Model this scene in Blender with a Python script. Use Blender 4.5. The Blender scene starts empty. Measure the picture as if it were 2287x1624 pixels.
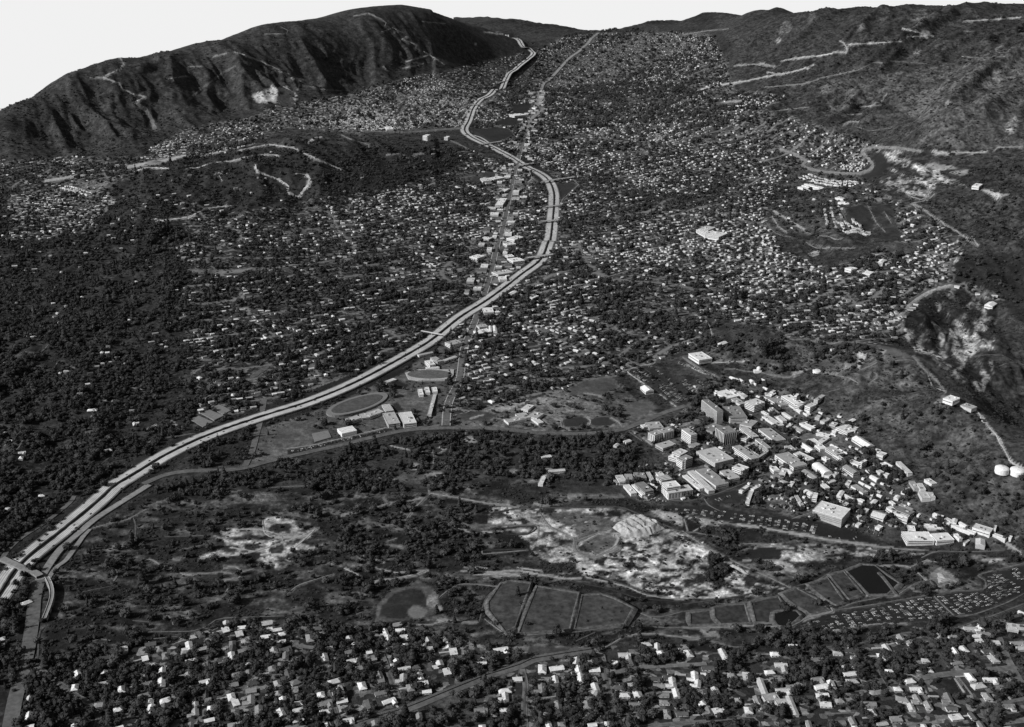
import bpy, bmesh, math, random
import numpy as np
from mathutils import Vector, Matrix

random.seed(7)
rng = np.random.default_rng(7)
SC = bpy.context.scene
COL = SC.collection

# ------------------------------------------------------------------ camera, sky, sun, exposure
H = 1000.0                       # camera height in metres above the valley floor beside the laboratory
FPX = 2400.0                     # focal length in pixels of a 2287 px wide picture
PITCH = math.radians(20.8)
cam_d = bpy.data.cameras.new('camera')
cam_d.sensor_fit = 'HORIZONTAL'
cam_d.angle = 2 * math.atan(1143.5 / FPX)
cam_d.clip_start = 10.0
cam_d.clip_end = 90000.0
cam = bpy.data.objects.new('camera', cam_d)
cam.location = (0, 0, H)
cam.rotation_euler = (math.pi / 2 - PITCH, 0, 0)
COL.objects.link(cam)
SC.camera = cam

SUN_EL = math.radians(31)
SUN_AZ = math.radians(-112)      # bearing of the sun seen from the scene: 0 = view direction (+Y), negative = left
sun_from = Vector((math.sin(SUN_AZ) * math.cos(SUN_EL), math.cos(SUN_AZ) * math.cos(SUN_EL), math.sin(SUN_EL)))
W = bpy.data.worlds.new('World')
SC.world = W
W.use_nodes = True
nt = W.node_tree
bg = nt.nodes['Background']
sky = nt.nodes.new('ShaderNodeTexSky')
sky.sky_type = 'NISHITA'
sky.sun_disc = False
sky.sun_elevation = SUN_EL
sky.sun_rotation = SUN_AZ
sky.air_density = 1.0
sky.dust_density = 3.0
tc = nt.nodes.new('ShaderNodeTexCoord')           # below the horizon the sky goes on at its horizon brightness
sx = nt.nodes.new('ShaderNodeSeparateXYZ'); cxz = nt.nodes.new('ShaderNodeCombineXYZ'); mx = nt.nodes.new('ShaderNodeMath')
mx.operation = 'MAXIMUM'; mx.inputs[1].default_value = 0.012
nt.links.new(tc.outputs['Generated'], sx.inputs[0])
nt.links.new(sx.outputs[0], cxz.inputs[0]); nt.links.new(sx.outputs[1], cxz.inputs[1]); nt.links.new(sx.outputs[2], mx.inputs[0]); nt.links.new(mx.outputs[0], cxz.inputs[2])
nt.links.new(cxz.outputs[0], sky.inputs[0])
bw = nt.nodes.new('ShaderNodeRGBToBW')      # black-and-white film: the whole place is grey
nt.links.new(sky.outputs[0], bw.inputs[0])
hz_a = nt.nodes.new('ShaderNodeMath'); hz_a.operation = 'SUBTRACT'; hz_a.inputs[0].default_value = 1.0; hz_a.use_clamp = True
hz_p = nt.nodes.new('ShaderNodeMath'); hz_p.operation = 'POWER'; hz_p.inputs[1].default_value = 7.0
hz_m = nt.nodes.new('ShaderNodeMath'); hz_m.operation = 'MULTIPLY_ADD'; hz_m.inputs[1].default_value = 22.5
nt.links.new(mx.outputs[0], hz_a.inputs[1]); nt.links.new(hz_a.outputs[0], hz_p.inputs[0]); nt.links.new(hz_p.outputs[0], hz_m.inputs[0])
nt.links.new(bw.outputs[0], hz_m.inputs[2])       # clear sky overhead, whitening to a bright hazy horizon all the way round
nt.links.new(hz_m.outputs[0], bg.inputs[0])
bg.inputs[1].default_value = 0.05
sd = bpy.data.lights.new('sun', 'SUN')
sd.energy = 5.0
sd.angle = math.radians(0.5)
sd.color = (1, 1, 1)
so = bpy.data.objects.new('sun', sd)
so.rotation_euler = sun_from.to_track_quat('Z', 'Y').to_euler()
so.location = (0, 0, 3000)
COL.objects.link(so)
SC.view_settings.view_transform = 'Standard'
SC.view_settings.look = 'None'
SC.view_settings.exposure = -0.3
SC.view_settings.gamma = 1.0
SC.view_settings.use_curve_mapping = False
SC.cycles.max_bounces = 3
SC.cycles.diffuse_bounces = 1
SC.cycles.glossy_bounces = 1

# ------------------------------------------------------------------ survey: picture pixels to ground points
# Every place was surveyed from the photograph in pixels of its 2287 px wide copy ("P").
def Zt(c, r, pts):               # pixels of a nine-tile enlargement
    return [(762.33 * c + x / 3.0, 541.4 * r + y / 3.0) for x, y in pts]
def Ft(ox, oy, s, pts):          # pixels of an enlargement whose corner is (ox, oy) of the full photograph
    return [((ox + x / s) * 0.59557, (oy + y / s) * 0.59557) for x, y in pts]
T1 = lambda p: Ft(2240, 1360, 3.5734, p)
T2 = lambda p: Ft(2720, 1360, 3.5734, p)
T3 = lambda p: Ft(2240, 1700, 3.5734, p)
T4 = lambda p: Ft(2800, 1620, 3.5734, p)
T5 = lambda p: Ft(3200, 1760, 3.5734, p)
S1 = lambda p: Ft(1080, 1200, 2.8588, p)
S2 = lambda p: Ft(3040, 2160, 2.8588, p)
S3 = lambda p: Ft(1850, 2300, 2.8588, p)
S4 = lambda p: Ft(900, 2300, 2.8588, p)

CP, SP = math.cos(PITCH), math.sin(PITCH)
def ray_at(px, py):
    u = (np.asarray(px, float) - 1143.5) / FPX
    v = (812.0 - np.asarray(py, float)) / FPX
    den = CP + v * SP
    return u / den, (SP - v * CP) / den           # X/Y and drop per metre of Y
def proj(X, Y, Z):
    dz = np.asarray(Z, float) - H
    dep = Y * CP - dz * SP
    return 1143.5 + FPX * X / dep, 812.0 - FPX * (Y * SP + dz * CP) / dep

# ------------------------------------------------------------------ noise
def _hash(ix, iy, seed):
    n = (ix.astype(np.int64) * 374761393 + iy.astype(np.int64) * 668265263 + seed * 974634777) & 0x7fffffff
    n = ((n ^ (n >> 13)) * 1274126177) & 0x7fffffff
    n = n ^ (n >> 16)
    return (n & 0xffff) / 65535.0
def vnoise(x, y, seed=0):
    ix, iy = np.floor(x), np.floor(y)
    fx, fy = x - ix, y - iy
    fx = fx * fx * fx * (fx * (fx * 6 - 15) + 10)
    fy = fy * fy * fy * (fy * (fy * 6 - 15) + 10)
    a, b = _hash(ix, iy, seed), _hash(ix + 1, iy, seed)
    c, d = _hash(ix, iy + 1, seed), _hash(ix + 1, iy + 1, seed)
    return (a * (1 - fx) + b * fx) * (1 - fy) + (c * (1 - fx) + d * fx) * fy
def fbm(x, y, oct_=4, seed=0):
    s, a, t = 0.0, 0.5, 0.0
    for k in range(oct_):
        s = s + a * vnoise(x * 2 ** k, y * 2 ** k, seed + k)
        t += a
        a *= 0.5
    return s / t

# ------------------------------------------------------------------ terrain heights
# (px, py, height, ruggedness): points where the height is known; (px, py, -distance, ...) through ctl_y
CTL = []
def cz(px, py, z, rug=0.0):
    a, t = ray_at(px, py)
    CTL.append((float(a), (H - z) / float(t), z, rug))
def cy(px, py, Y, rug=0.0, back=None):
    a, t = ray_at(px, py)
    z = H - Y * float(t)
    CTL.append((float(a), Y, z, rug))
    if back:
        CTL.append((float(a), Y * back[0], z - back[1], rug))
for p in [(-300, 1624, -5), (0, 1624, 0), (500, 1600, 4), (1143, 1624, 10), (1700, 1624, 16), (2287, 1624, 25), (2600, 1600, 25),
          (700, 1440, 2), (1250, 1480, 6), (1800, 1450, 10), (2250, 1420, 16), (300, 1400, -6), (0, 1450, -8),
          (300, 1250, -20), (900, 1200, -18), (1500, 1250, -15), (2000, 1200, -12), (2287, 1230, -6), (2550, 1200, 5),
          (600, 1330, -18), (1000, 1380, -12), (1300, 1370, -12), (1600, 1380, -12), (1900, 1330, -11), (2200, 1330, -8),
          (700, 1060, -2), (1100, 1010, 2), (1250, 1100, -8), (1600, 1150, -4), (1850, 1170, -4), (2100, 1170, 0),
          (80, 1250, -4), (400, 1040, 8), (600, 935, 12), (900, 790, 25), (1080, 665, 40), (1220, 560, 60), (1235, 430, 85),
          (1170, 365, 105), (1040, 280, 130), (1100, 200, 165), (1180, 125, 205), (1150, 88, 245),
          (1500, 1050, 2), (1500, 950, 8), (1650, 900, 16), (1800, 1000, 15), (2000, 1090, 10), (1900, 930, 26), (1690, 860, 24), (1500, 840, 22),
          (1400, 800, 30), (1300, 880, 16), (1000, 880, 12),
          (1400, 650, 60), (1600, 560, 90), (1500, 450, 115), (1400, 300, 160), (1500, 200, 220), (1500, 120, 270), (1700, 640, 70),
          (900, 600, 55), (700, 700, 50), (600, 800, 35)]:
    cz(*p)
# hill behind the laboratory and its ridge road
for p in [(1530, 760, 50, .1), (1600, 770, 70, .3), (1700, 790, 70, .5), (1830, 826, 62, .5), (1760, 755, 95, .2), (1880, 765, 100, .3), (1960, 772, 108, .2), (2040, 800, 112, .2),
          (1900, 850, 70, .6), (2000, 870, 75, .7), (2120, 885, 104, .2), (2200, 945, 95, .3), (2270, 1020, 80, .3), (2100, 980, 55, .7), (2200, 1070, 45, .6),
          (2350, 1120, 50, .5), (2500, 1100, 60, .5)]:
    cz(*p)
# tableland of houses above it, the canyon behind the ridge, the mountain to the right
for p in [(1900, 730, 95), (2000, 690, 115), (1800, 700, 90), (1900, 600, 130), (2050, 590, 150), (2130, 600, 165, .1), (2020, 700, 120, .4), (2140, 700, 85, .8), (2120, 790, 55, .8), (2220, 880, 35, .6), (2270, 950, 25, .5),
          (2240, 740, 110, .9), (2260, 600, 170, .9), (2200, 500, 215, .7), (2280, 480, 235, .8), (2100, 470, 200, .6), (1950, 480, 170, .5), (1900, 420, 190, .6),
          (1750, 480, 140, .1), (1800, 540, 130, .7), (2000, 370, 245, .4), (2150, 400, 260, .3), (2280, 330, 330, .6), (2150, 330, 320, .6), (1950, 340, 240, .3), (1700, 340, 185, .1), (1850, 300, 270, .6),
          (2250, 250, 430, 1), (2100, 260, 410, 1), (1950, 240, 380, 1), (1800, 220, 360, .8), (1700, 200, 320, .4),
          (2280, 130, 590, 1), (2150, 130, 560, 1), (2000, 130, 540, 1), (1850, 120, 510, 1), (1700, 110, 440, .8), (1620, 130, 360, .4)]:
    cz(*p)
for px, py, Y in [(2600, 20, 6500), (2287, 15, 6600), (2150, 12, 6700), (2000, 12, 7000), (1900, 20, 7400), (1800, 20, 8000), (1700, 22, 8800), (1600, 32, 9600), (1500, 50, 10800), (1400, 64, 12000)]:
    cy(px, py, Y, .3, (1.12, 160))
# far end of the valley
for px, py, Y in [(1330, 71, 12500), (1290, 66, 13200), (1230, 50, 13800), (1150, 38, 14000), (1070, 38, 14000), (1000, 42, 14200)]:
    cy(px, py, Y, .4, (1.2, 200))
cz(1250, 90, 275, .2)
# mountain range on the left: crest, foot
for px, py, Y in [(-220, 380, 5300), (-100, 335, 5300), (0, 265, 5400), (60, 222, 5700), (130, 180, 6000), (200, 145, 6300), (265, 125, 6600), (330, 122, 6900), (400, 112, 7100), (450, 97, 7200),
                  (520, 93, 7400), (560, 75, 7600), (600, 55, 7700), (650, 49, 7900), (720, 43, 8100), (780, 38, 8300), (830, 28, 8400), (880, 26, 8600), (950, 33, 8800), (1010, 46, 9100),
                  (1060, 60, 9500), (1110, 75, 9800), (1145, 92, 10000)]:
    cy(px, py, Y, .25, (1.13, 190))
for px, py, z, r in [(300, 335, 125, .3), (420, 290, 150, .3), (560, 258, 175, .3), (650, 235, 185, .3), (760, 215, 190, .3), (900, 172, 203, .2), (1020, 150, 212, .2), (1110, 130, 218, .1),
                     (150, 350, 100, .3), (-100, 500, 80, .3)]:
    cz(px, py, z, r)
for px, py, Y, r in [(100, 280, 5480, .8), (200, 250, 5800, 1), (300, 220, 5900, 1), (450, 180, 6500, 1), (600, 140, 7050, 1), (600, 200, 6450, 1), (750, 120, 7650, 1), (900, 95, 8200, 1), (800, 170, 7500, .9), (1000, 100, 8700, .8), (350, 260, 5850, .9), (500, 220, 6300, .9)]:
    cy(px, py, Y, r)
# nearer hills below the range
for px, py, z, r in [(200, 400, 130, .3), (300, 375, 170, .5), (450, 350, 200, .5), (600, 330, 222, .5), (700, 314, 236, .5), (850, 310, 204, .5), (960, 326, 160, .2),
                     (300, 600, 70, .4), (500, 450, 125, .9), (660, 420, 150, .9), (100, 450, 80, .3), (0, 600, 40, .3), (100, 800, 25, .4), (200, 1000, 6, .3), (400, 800, 30, .3), (700, 500, 95, .3), (900, 420, 115, .2), (850, 370, 150, .4)]:
    cz(px, py, z, r)
for px, Y, z in [(300, 5150, 105), (450, 5600, 120), (600, 5800, 130), (700, 5900, 140), (850, 6000, 150), (200, 4950, 95)]:
    CTL.append(((px - 1143.5) / FPX / 1.04, Y, z, 0.0))
for a in (-1.2, -.6, 0, .6, 1.2):
    CTL.append((a, 25000, 260, 0.0)); CTL.append((a, 60000, 260, 0.0)); CTL.append((a, 650, 10, 0.0))
CTL += [(1.2, 1300, 30, 0), (-1.2, 1300, 0, 0), (1.2, 2500, 120, .4), (-1.2, 2500, 30, .3), (1.2, 6000, 650, .8), (-1.2, 6000, 300, .5)]
C = np.array(CTL)
cx_, cs_ = C[:, 0], np.log(C[:, 1])
def _tps_fit(vals, reg):
    d2 = (cx_[:, None] - cx_[None]) ** 2 + (cs_[:, None] - cs_[None]) ** 2
    K = 0.5 * d2 * np.log(d2 + 1e-12) + reg * np.eye(len(vals))
    Pm = np.c_[np.ones(len(vals)), cx_, cs_]
    A_ = np.block([[K, Pm], [Pm.T, np.zeros((3, 3))]])
    return np.linalg.solve(A_, np.r_[vals, 0, 0, 0])
wz, wr = _tps_fit(C[:, 2], 1e-5), _tps_fit(C[:, 3], 1e-4)
cols = np.r_[np.arange(-1.3, -.64, .03), np.arange(-.62, .6201, .0016), np.arange(.65, 1.31, .03)]
rows = [650.0]
while rows[-1] < 13500:
    y = rows[-1]
    rows.append(y + (25 if y < 1080 else 5.6 if y < 2300 else 7.5 * max(1.0, y / 3000.0)))
while rows[-1] < 60000:
    rows.append(rows[-1] * 1.06)
rows = np.array(rows)
GA, GY = np.meshgrid(cols, rows)
GX = GA * GY
GZ = np.empty_like(GA); GR = np.empty_like(GA)
for i0 in range(0, len(rows), 40):
    a = GA[i0:i0 + 40].ravel(); s = np.log(GY[i0:i0 + 40].ravel())
    d2 = (a[:, None] - cx_[None]) ** 2 + (s[:, None] - cs_[None]) ** 2
    K = 0.5 * d2 * np.log(d2 + 1e-12)
    b = np.c_[np.ones(len(a)), a, s]
    GZ[i0:i0 + 40] = (K @ wz[:-3] + b @ wz[-3:]).reshape(-1, len(cols))
    GR[i0:i0 + 40] = (K @ wr[:-3] + b @ wr[-3:]).reshape(-1, len(cols))
GR = np.clip(GR, 0, 1)
GZ = np.clip(GZ, -40, 900)
# spurs and gullies: ridged noise, stretched down the slopes
def ridged(x, y, seed):
    s, a, t = 0.0, 1.0, 0.0
    w = 1.0
    for k in range(5):
        f = 2.0 ** k
        n = 1 - np.abs(2 * vnoise(x * f + 13.7 * k, y * f - 7.1 * k, seed + k) - 1)
        n = n * n
        s = s + a * n * w
        w = np.clip(n * 1.6, 0, 1)
        t += a
        a *= 0.52
    return s / t
wx = (fbm(GX / 900, GY / 900, 3, 31) - .5) * 500
wy = (fbm(GX / 900, GY / 900, 3, 37) - .5) * 500
big = np.clip((GY - 3400) / 1600, 0.0, 1)                      # the near hills carry smaller folds than the ranges
left = np.clip((-.02 - GA) / .1, 0, 1)
th = np.where(left > .5, math.radians(24), math.radians(-48))     # the way the spurs run down
ca, sa = np.cos(th), np.sin(th)
U_ = (GX + wx * .7) * ca + (GY + wy * .7) * sa
V_ = -(GX + wx * .7) * sa + (GY + wy * .7) * ca
near_ = 1 - big
r1 = ridged(U_ / 520, V_ / 1700, 5)
r2 = ridged(U_ / 215, V_ / 640, 17)
r3 = ridged(U_ / 88, V_ / 230, 23)
rough = GR * big * ((r1 - .42) * np.where(GA < 0, 105, 170) + (r2 - .42) * 74 + (r3 - .42) * 30)
n2_ = ridged((GX + wx * .3) / 190, (GY + wy * .3) / 260, 19)
rough += GR * near_ * ((n2_ - .42) * 70 + (ridged(GX / 75, GY / 100, 29) - .42) * 22)
rough += GR * (fbm(GX / 40, GY / 40, 3, 53) - .5) * 9
GZ = GZ + rough
GZ = GZ + (fbm(GX / 160, GY / 160, 3, 77) - .5) * 3.0 * np.clip((GY - 600) / 300, 0, 1)

_ri = np.arange(len(rows), dtype=float); _ci = np.arange(len(cols), dtype=float)
def bil(G, X, Y):
    X = np.asarray(X, float); Y = np.asarray(Y, float)
    fi = np.interp(Y, rows, _ri); fj = np.interp(X / Y, cols, _ci)
    i = np.minimum(fi.astype(int), len(rows) - 2); j = np.minimum(fj.astype(int), len(cols) - 2)
    fi = fi - i; fj = fj - j
    return (G[i, j] * (1 - fi) + G[i + 1, j] * fi) * (1 - fj) + (G[i, j + 1] * (1 - fi) + G[i + 1, j + 1] * fi) * fj
# the land ends out of sight behind the crests
CREST_A = [-1.3, -.52, -.46, -.37, -.3, -.22, -.14, -.09, -.065, -.045, .01, .06, .09, .15, .2, .26, .32, .4, .5, .6, 1.3]
CREST_Y = [5600, 5600, 5900, 6900, 7300, 7900, 8500, 9000, 9300, 14300, 14300, 13400, 12800, 10800, 9600, 8700, 8000, 7200, 6700, 6700, 6900]
CUT = np.interp(GA, CREST_A, np.array(CREST_Y) * 1.1)
def hz(X, Y):
    return bil(GZ, X, Y)
def ground(pts, lift=0.0):
    """picture points -> points on the terrain (n, 3)"""
    p = np.asarray(pts, float).reshape(-1, 2)
    out = np.zeros((len(p), 3))
    for k in range(0, len(p), 1500):
        q = p[k:k + 1500]
        a, t = ray_at(q[:, 0], q[:, 1])
        fj = np.interp(a, cols, _ci); j = np.minimum(fj.astype(int), len(cols) - 2); f = fj - j
        prof = GZ[:, j] * (1 - f) + GZ[:, j + 1] * f + lift
        d = (H - rows[:, None] * t[None]) - prof
        hit = d <= 0
        first = np.where(hit.any(0), hit.argmax(0), len(rows) - 1)
        first = np.maximum(first, 1)
        n = np.arange(len(q))
        d0, d1 = d[first - 1, n], d[first, n]
        s = np.clip(d0 / np.where(np.abs(d0 - d1) < 1e-9, 1e-9, d0 - d1), 0, 1)
        Y = rows[first - 1] + s * (rows[first] - rows[first - 1])
        out[k:k + 1500, 0] = a * Y; out[k:k + 1500, 1] = Y
    out[:, 2] = hz(out[:, 0], out[:, 1]) + lift
    return out
# ------------------------------------------------------------------ land cover, surveyed as outlines and lines
RW, RH = 1144, 812
L = {k: np.zeros((RH, RW), np.float32) for k in ('alb', 'bush', 'tree', 'house', 'block', 'scrub', 'tone')}
L['alb'][:] = .095; L['bush'][:] = .9; L['scrub'][:] = .6
def _set(mask, win, kw):
    for k, v in kw.items():
        s = L[k][win]
        s[mask] = v
def _win(p, pad):
    x0 = max(int(p[:, 0].min() - pad), 0); x1 = min(int(p[:, 0].max() + pad) + 2, RW)
    y0 = max(int(p[:, 1].min() - pad), 0); y1 = min(int(p[:, 1].max() + pad) + 2, RH)
    return x0, x1, y0, y1
def inpoly(X, Y, p):
    m = np.zeros(X.shape, bool)
    for (x0, y0), (x1, y1) in zip(p, np.roll(p, -1, 0)):
        if y0 == y1:
            continue
        c = (y0 > Y) != (y1 > Y)
        m ^= c & (X < (x1 - x0) * (Y - y0) / (y1 - y0) + x0)
    return m
def area(pts, **kw):
    p = np.asarray(pts, float) / 2
    x0, x1, y0, y1 = _win(p, 1)
    if x1 <= x0 or y1 <= y0:
        return
    Y, X = np.mgrid[y0:y1, x0:x1] + .25
    _set(inpoly(X, Y, p), np.s_[y0:y1, x0:x1], kw)
def ellipse(c, rx, ry, rot=0, n=40):
    t = np.linspace(0, 2 * math.pi, n, endpoint=False)
    x, y = np.cos(t) * rx, np.sin(t) * ry
    r = math.radians(rot)
    return [(c[0] + a * math.cos(r) - b * math.sin(r), c[1] + a * math.sin(r) + b * math.cos(r)) for a, b in zip(x, y)]
def line(pts, w, **kw):
    """w = width in P pixels"""
    p = np.asarray(pts, float) / 2
    w = max(w / 2, 1.0)
    for a, b in zip(p[:-1], p[1:]):
        x0, x1, y0, y1 = _win(np.array([a, b]), w + 1)
        if x1 <= x0 or y1 <= y0:
            continue
        Y, X = np.mgrid[y0:y1, x0:x1] + .25
        d = b - a
        t = np.clip(((X - a[0]) * d[0] + (Y - a[1]) * d[1]) / max(d @ d, 1e-6), 0, 1)
        r = np.hypot(X - a[0] - t * d[0], Y - a[1] - t * d[1])
        _set(r <= w / 2, np.s_[y0:y1, x0:x1], kw)
TRACKS = []
def track(pts, w=3, alb=.3, **kw):
    TRACKS.append((pts, w, alb))
    line(pts, w, alb=alb, bush=.1, tree=0, block=1, scrub=0, **kw)
def dirt(pts, alb=.3, bush=.3, scrub=.1, **kw):
    area(pts, alb=alb, bush=bush, tree=0, house=0, scrub=scrub, **kw)
def field(pts, alb=.07, bush=.15, **kw):
    area(pts, alb=alb, bush=bush, tree=0, house=0, scrub=0, block=1, **kw)

def braid(pts, lo, hi, sx=16, sy=5, seed=3, cut=.5, scrub=.9):
    """gravel bars and channels: streaks of pale sand between dark brush"""
    p = np.asarray(pts, float) / 2
    x0, x1, y0, y1 = _win(p, 1)
    Y, X = np.mgrid[y0:y1, x0:x1] + .25
    wx_ = (fbm(X / 14, Y / 8, 2, seed + 5) - .5) * 16
    n = fbm((X + wx_) / sx, (Y + wx_ * .4) / sy, 4, seed)
    k = np.clip((n - cut) * 7 + .5, 0, 1)
    m = inpoly(X, Y, p)
    w = np.s_[y0:y1, x0:x1]
    v = (lo + (hi - lo) * k).astype(np.float32)
    v = v * (.7 + .6 * fbm(X / 2.6, Y / 1.6, 2, seed + 9)).astype(np.float32)
    L['alb'][w][m] = v[m]; L['bush'][w][m] = .9; L['tree'][w][m] = 0; L['house'][w][m] = 0
    L['scrub'][w][m] = (scrub * (1.1 - k))[m]
# mountains
area([(1560, -20), (1640, 120), (1730, 215), (1700, 240), (1850, 290), (2000, 330), (2400, 340), (2400, -20)], alb=.1, bush=1.0)
area([(1400, -5), (1560, -20), (1640, 120), (1500, 90)], alb=.07, bush=.7)
area(Zt(2, 0, [(900, 540), (1500, 480), (2287, 300), (2287, 800), (1700, 880), (1500, 780), (1350, 640), (1000, 760)]), alb=.135, bush=1.0)
area(Zt(2, 0, [(1500, 980), (1700, 830), (2287, 700), (2287, 1000)]), alb=.13, bush=.9)
area([(-50, -20), (1180, -20), (1150, 120), (900, 172), (560, 260), (300, 340), (-50, 520)], alb=.095, bush=.8)
area([(-20, 360), (150, 350), (320, 350), (300, 400), (150, 415), (-20, 430)], alb=.06, bush=.6, tree=.5, house=.35)
area([(1040, 20), (1330, 20), (1330, 80), (1180, 70)], alb=.08, bush=.8)
# suburbs
LAC = [(640, 890), (760, 865), (900, 795), (1080, 655), (1215, 565), (1230, 430), (1160, 370), (1050, 300), (1075, 225), (1160, 150), (1195, 115), (1250, 85), (1330, 73), (1500, 72), (1580, 75),
       (1620, 130), (1640, 200), (1760, 215), (1720, 235), (1640, 260), (1760, 280), (1900, 300), (1990, 335), (1910, 335), (1960, 380), (1760, 385), (1740, 425), (1710, 480), (1740, 560), (1850, 600), (1960, 560),
       (2080, 500), (2160, 560), (2130, 610), (2230, 650), (2080, 640), (2030, 700), (1990, 770), (1860, 765), (1780, 760), (1690, 745), (1590, 690), (1560, 770), (1400, 830), (1270, 880), (1200, 905), (1020, 945), (990, 940)]
area(LAC, alb=.105, bush=.8, tree=.95, house=.85)
area([(1600, 480), (1700, 480), (1740, 560), (1850, 600), (1960, 560), (2080, 500), (2150, 560), (2120, 610), (2000, 700), (1990, 770), (1700, 745), (1590, 690), (1480, 640)], tree=.75, house=1.1)
area([(1740, 250), (1990, 335), (1910, 335), (1960, 380), (1760, 385), (1560, 330), (1500, 220), (1600, 200)], tree=.85, house=.7)
area([(1290, 200), (1620, 190), (1700, 330), (1560, 330), (1480, 270), (1290, 290)], tree=1.1, house=.5)
area([(400, 440), (500, 480), (640, 455), (700, 445), (860, 420), (960, 360), (1040, 330), (1150, 370), (1105, 540), (1070, 655), (900, 790), (700, 880), (590, 920), (470, 950), (420, 900), (380, 650)], alb=.07, bush=.8, tree=1, house=.62)
area([(900, 420), (1060, 360), (1150, 370), (1105, 540), (1070, 655), (960, 735), (840, 560)], tree=.85, house=.95)
area([(700, 330), (960, 330), (1060, 350), (1000, 380), (880, 420), (730, 440)], alb=.05, bush=.7, tree=.7, house=.05)
area([(300, 372), (450, 347), (600, 327), (700, 310), (760, 330), (700, 440), (640, 455), (500, 480), (400, 440), (300, 420)], alb=.055, bush=.8, tree=.35, house=.04)
area([(-50, 430), (150, 420), (420, 430), (400, 660), (440, 900), (420, 960), (250, 1060), (0, 1240), (-50, 1250)], alb=.05, bush=.7, tree=1.2, house=.13)
area([(20, 430), (230, 415), (260, 450), (190, 520), (20, 540)], tree=.7, house=1.0)
area([(330, 335), (420, 285), (560, 262), (620, 235), (760, 217), (900, 175), (1020, 152), (1110, 130), (1160, 118), (1185, 125), (1075, 215), (1050, 280), (900, 293), (760, 296), (640, 285), (520, 315), (380, 352)], alb=.095, bush=.7, tree=.45, house=1.35)
area([(880, 200), (920, 205), (960, 190), (990, 180), (940, 230), (890, 250), (920, 290), (860, 292), (880, 262)], alb=.16, tree=.1, house=2.0)
area([(760, 262), (880, 262), (900, 292), (760, 294)], alb=.12, tree=.2, house=1.9)
area([(300, 350), (420, 330), (560, 300), (640, 290), (560, 325), (440, 350), (300, 365)], alb=.07, bush=.6, tree=.6, house=.5)
area([(1290, 88), (1330, 75), (1500, 75), (1590, 78), (1620, 130), (1560, 180), (1400, 190), (1260, 180)], tree=.8, house=.7)
# valley pieces
field([(1050, 288), (1130, 285), (1150, 300), (1095, 325), (1060, 308)], alb=.06)
area(Zt(1, 0, [(870, 910), (900, 880), (1010, 940), (1040, 960), (940, 970)]), alb=.1, bush=.2, tree=0, house=0)
area([(1010, 385), (1100, 383), (1130, 400), (1120, 415), (1060, 415)], alb=.13, bush=.3, tree=.1, house=.3)
field(Zt(1, 0, [(860, 1205), (900, 1180), (960, 1220), (910, 1240)]), alb=.1)
field(Zt(1, 0, [(930, 1165), (1010, 1150), (1040, 1175), (990, 1190)]), alb=.1)
field(Zt(1, 0, [(1440, 1235), (1540, 1215), (1590, 1250), (1480, 1320), (1440, 1300)]), alb=.09)
field(Zt(1, 0, [(1150, 700), (1290, 690), (1240, 760), (1140, 760)]), alb=.045)
field(Zt(1, 0, [(1000, 830), (1180, 760), (1260, 790), (1150, 850)]), alb=.045)
field(Zt(1, 0, [(1240, 1170), (1330, 1160), (1390, 1210), (1300, 1230), (1250, 1210)]), alb=.06)
area([(1150, 375), (1182, 382), (1222, 420), (1226, 520), (1205, 572), (1118, 628), (1112, 541), (1130, 480)], alb=.11, bush=.8, tree=.85, house=.95)
# commercial strip along the boulevard
for f in ([(1146, 400), (1129, 483), (1112, 541), (1096, 608), (1078, 655)], ):
    line(f, 60, alb=.15, bush=.5, tree=.25, house=.5)
# hills with trails
for f, w, al in [([(800, 380), (830, 430), (800, 465), (690, 520), (800, 560), (820, 600), (900, 635), (980, 650), (905, 685)], 2.6, .26), ([(905, 685), (980, 740), (1020, 810), (1040, 870)], 8, .11),
                 ([(690, 520), (600, 522)], 2, .16), ([(1250, 680), (1360, 590), (1480, 500), (1580, 440)], 5, .085), ([(1250, 450), (1350, 445)], 2, .14), ([(1130, 530), (1250, 510)], 2.5, .14),
                 ([(1570, 350), (1640, 370), (1740, 410), (1850, 460), (1930, 500), (2005, 550), (2000, 600)], 2.2, .2), ([(2000, 560), (2150, 600), (2287, 610)], 2, .12),
                 ([(1440, 380), (1520, 360)], 3, .16), ([(1770, 230), (1920, 228), (1930, 205), (1880, 180)], 1.6, .13),
                 ([(840, 1120), (1000, 1090), (1240, 1045)], 6, .26), ([(860, 1130), (1020, 1105), (1180, 1070)], 2, .2), ([(300, 1215), (560, 1175)], 5, .26), ([(900, 1150), (980, 1125), (1130, 1130)], 2.2, .3),
                 ([(1250, 1130), (1330, 1125), (1410, 1095)], 2.2, .32), ([(1450, 1090), (1560, 1080), (1650, 1055), (1780, 1035), (1870, 1045)], 2.2, .25),
                 ([(1600, 1010), (1720, 985), (1800, 970), (1960, 990), (2040, 1030), (2120, 1065), (2287, 1140)], 2.2, .24), ([(1380, 1040), (1520, 1010), (1480, 985)], 2, .28), ([(2060, 955), (2110, 925), (2160, 920)], 2.5, .3),
                 ([(1710, 1105), (1720, 1150), (1880, 1210), (1935, 1250), (1930, 1290), (1995, 1325)], 2.8, .42), ([(1995, 1325), (2060, 1250), (2075, 1200), (2050, 1170)], 5, .34), ([(2050, 1170), (1980, 1165)], 2.2, .25),
                 ([(980, 1470), (1080, 1480), (1250, 1460), (1320, 1430)], 2.4, .4), ([(1320, 1430), (1370, 1400), (1560, 1380)], 2, .25), ([(1430, 1175), (1500, 1145), (1470, 1180), (1490, 1215)], 1.8, .2),
                 ([(270, 1390), (260, 1420), (330, 1450)], 2, .2), ([(440, 1490), (520, 1500)], 2, .2), ([(60, 1360), (180, 1380)], 2, .14)]:
    track(Zt(0, 0, f), w * 1.15, al * 1.35)
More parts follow.
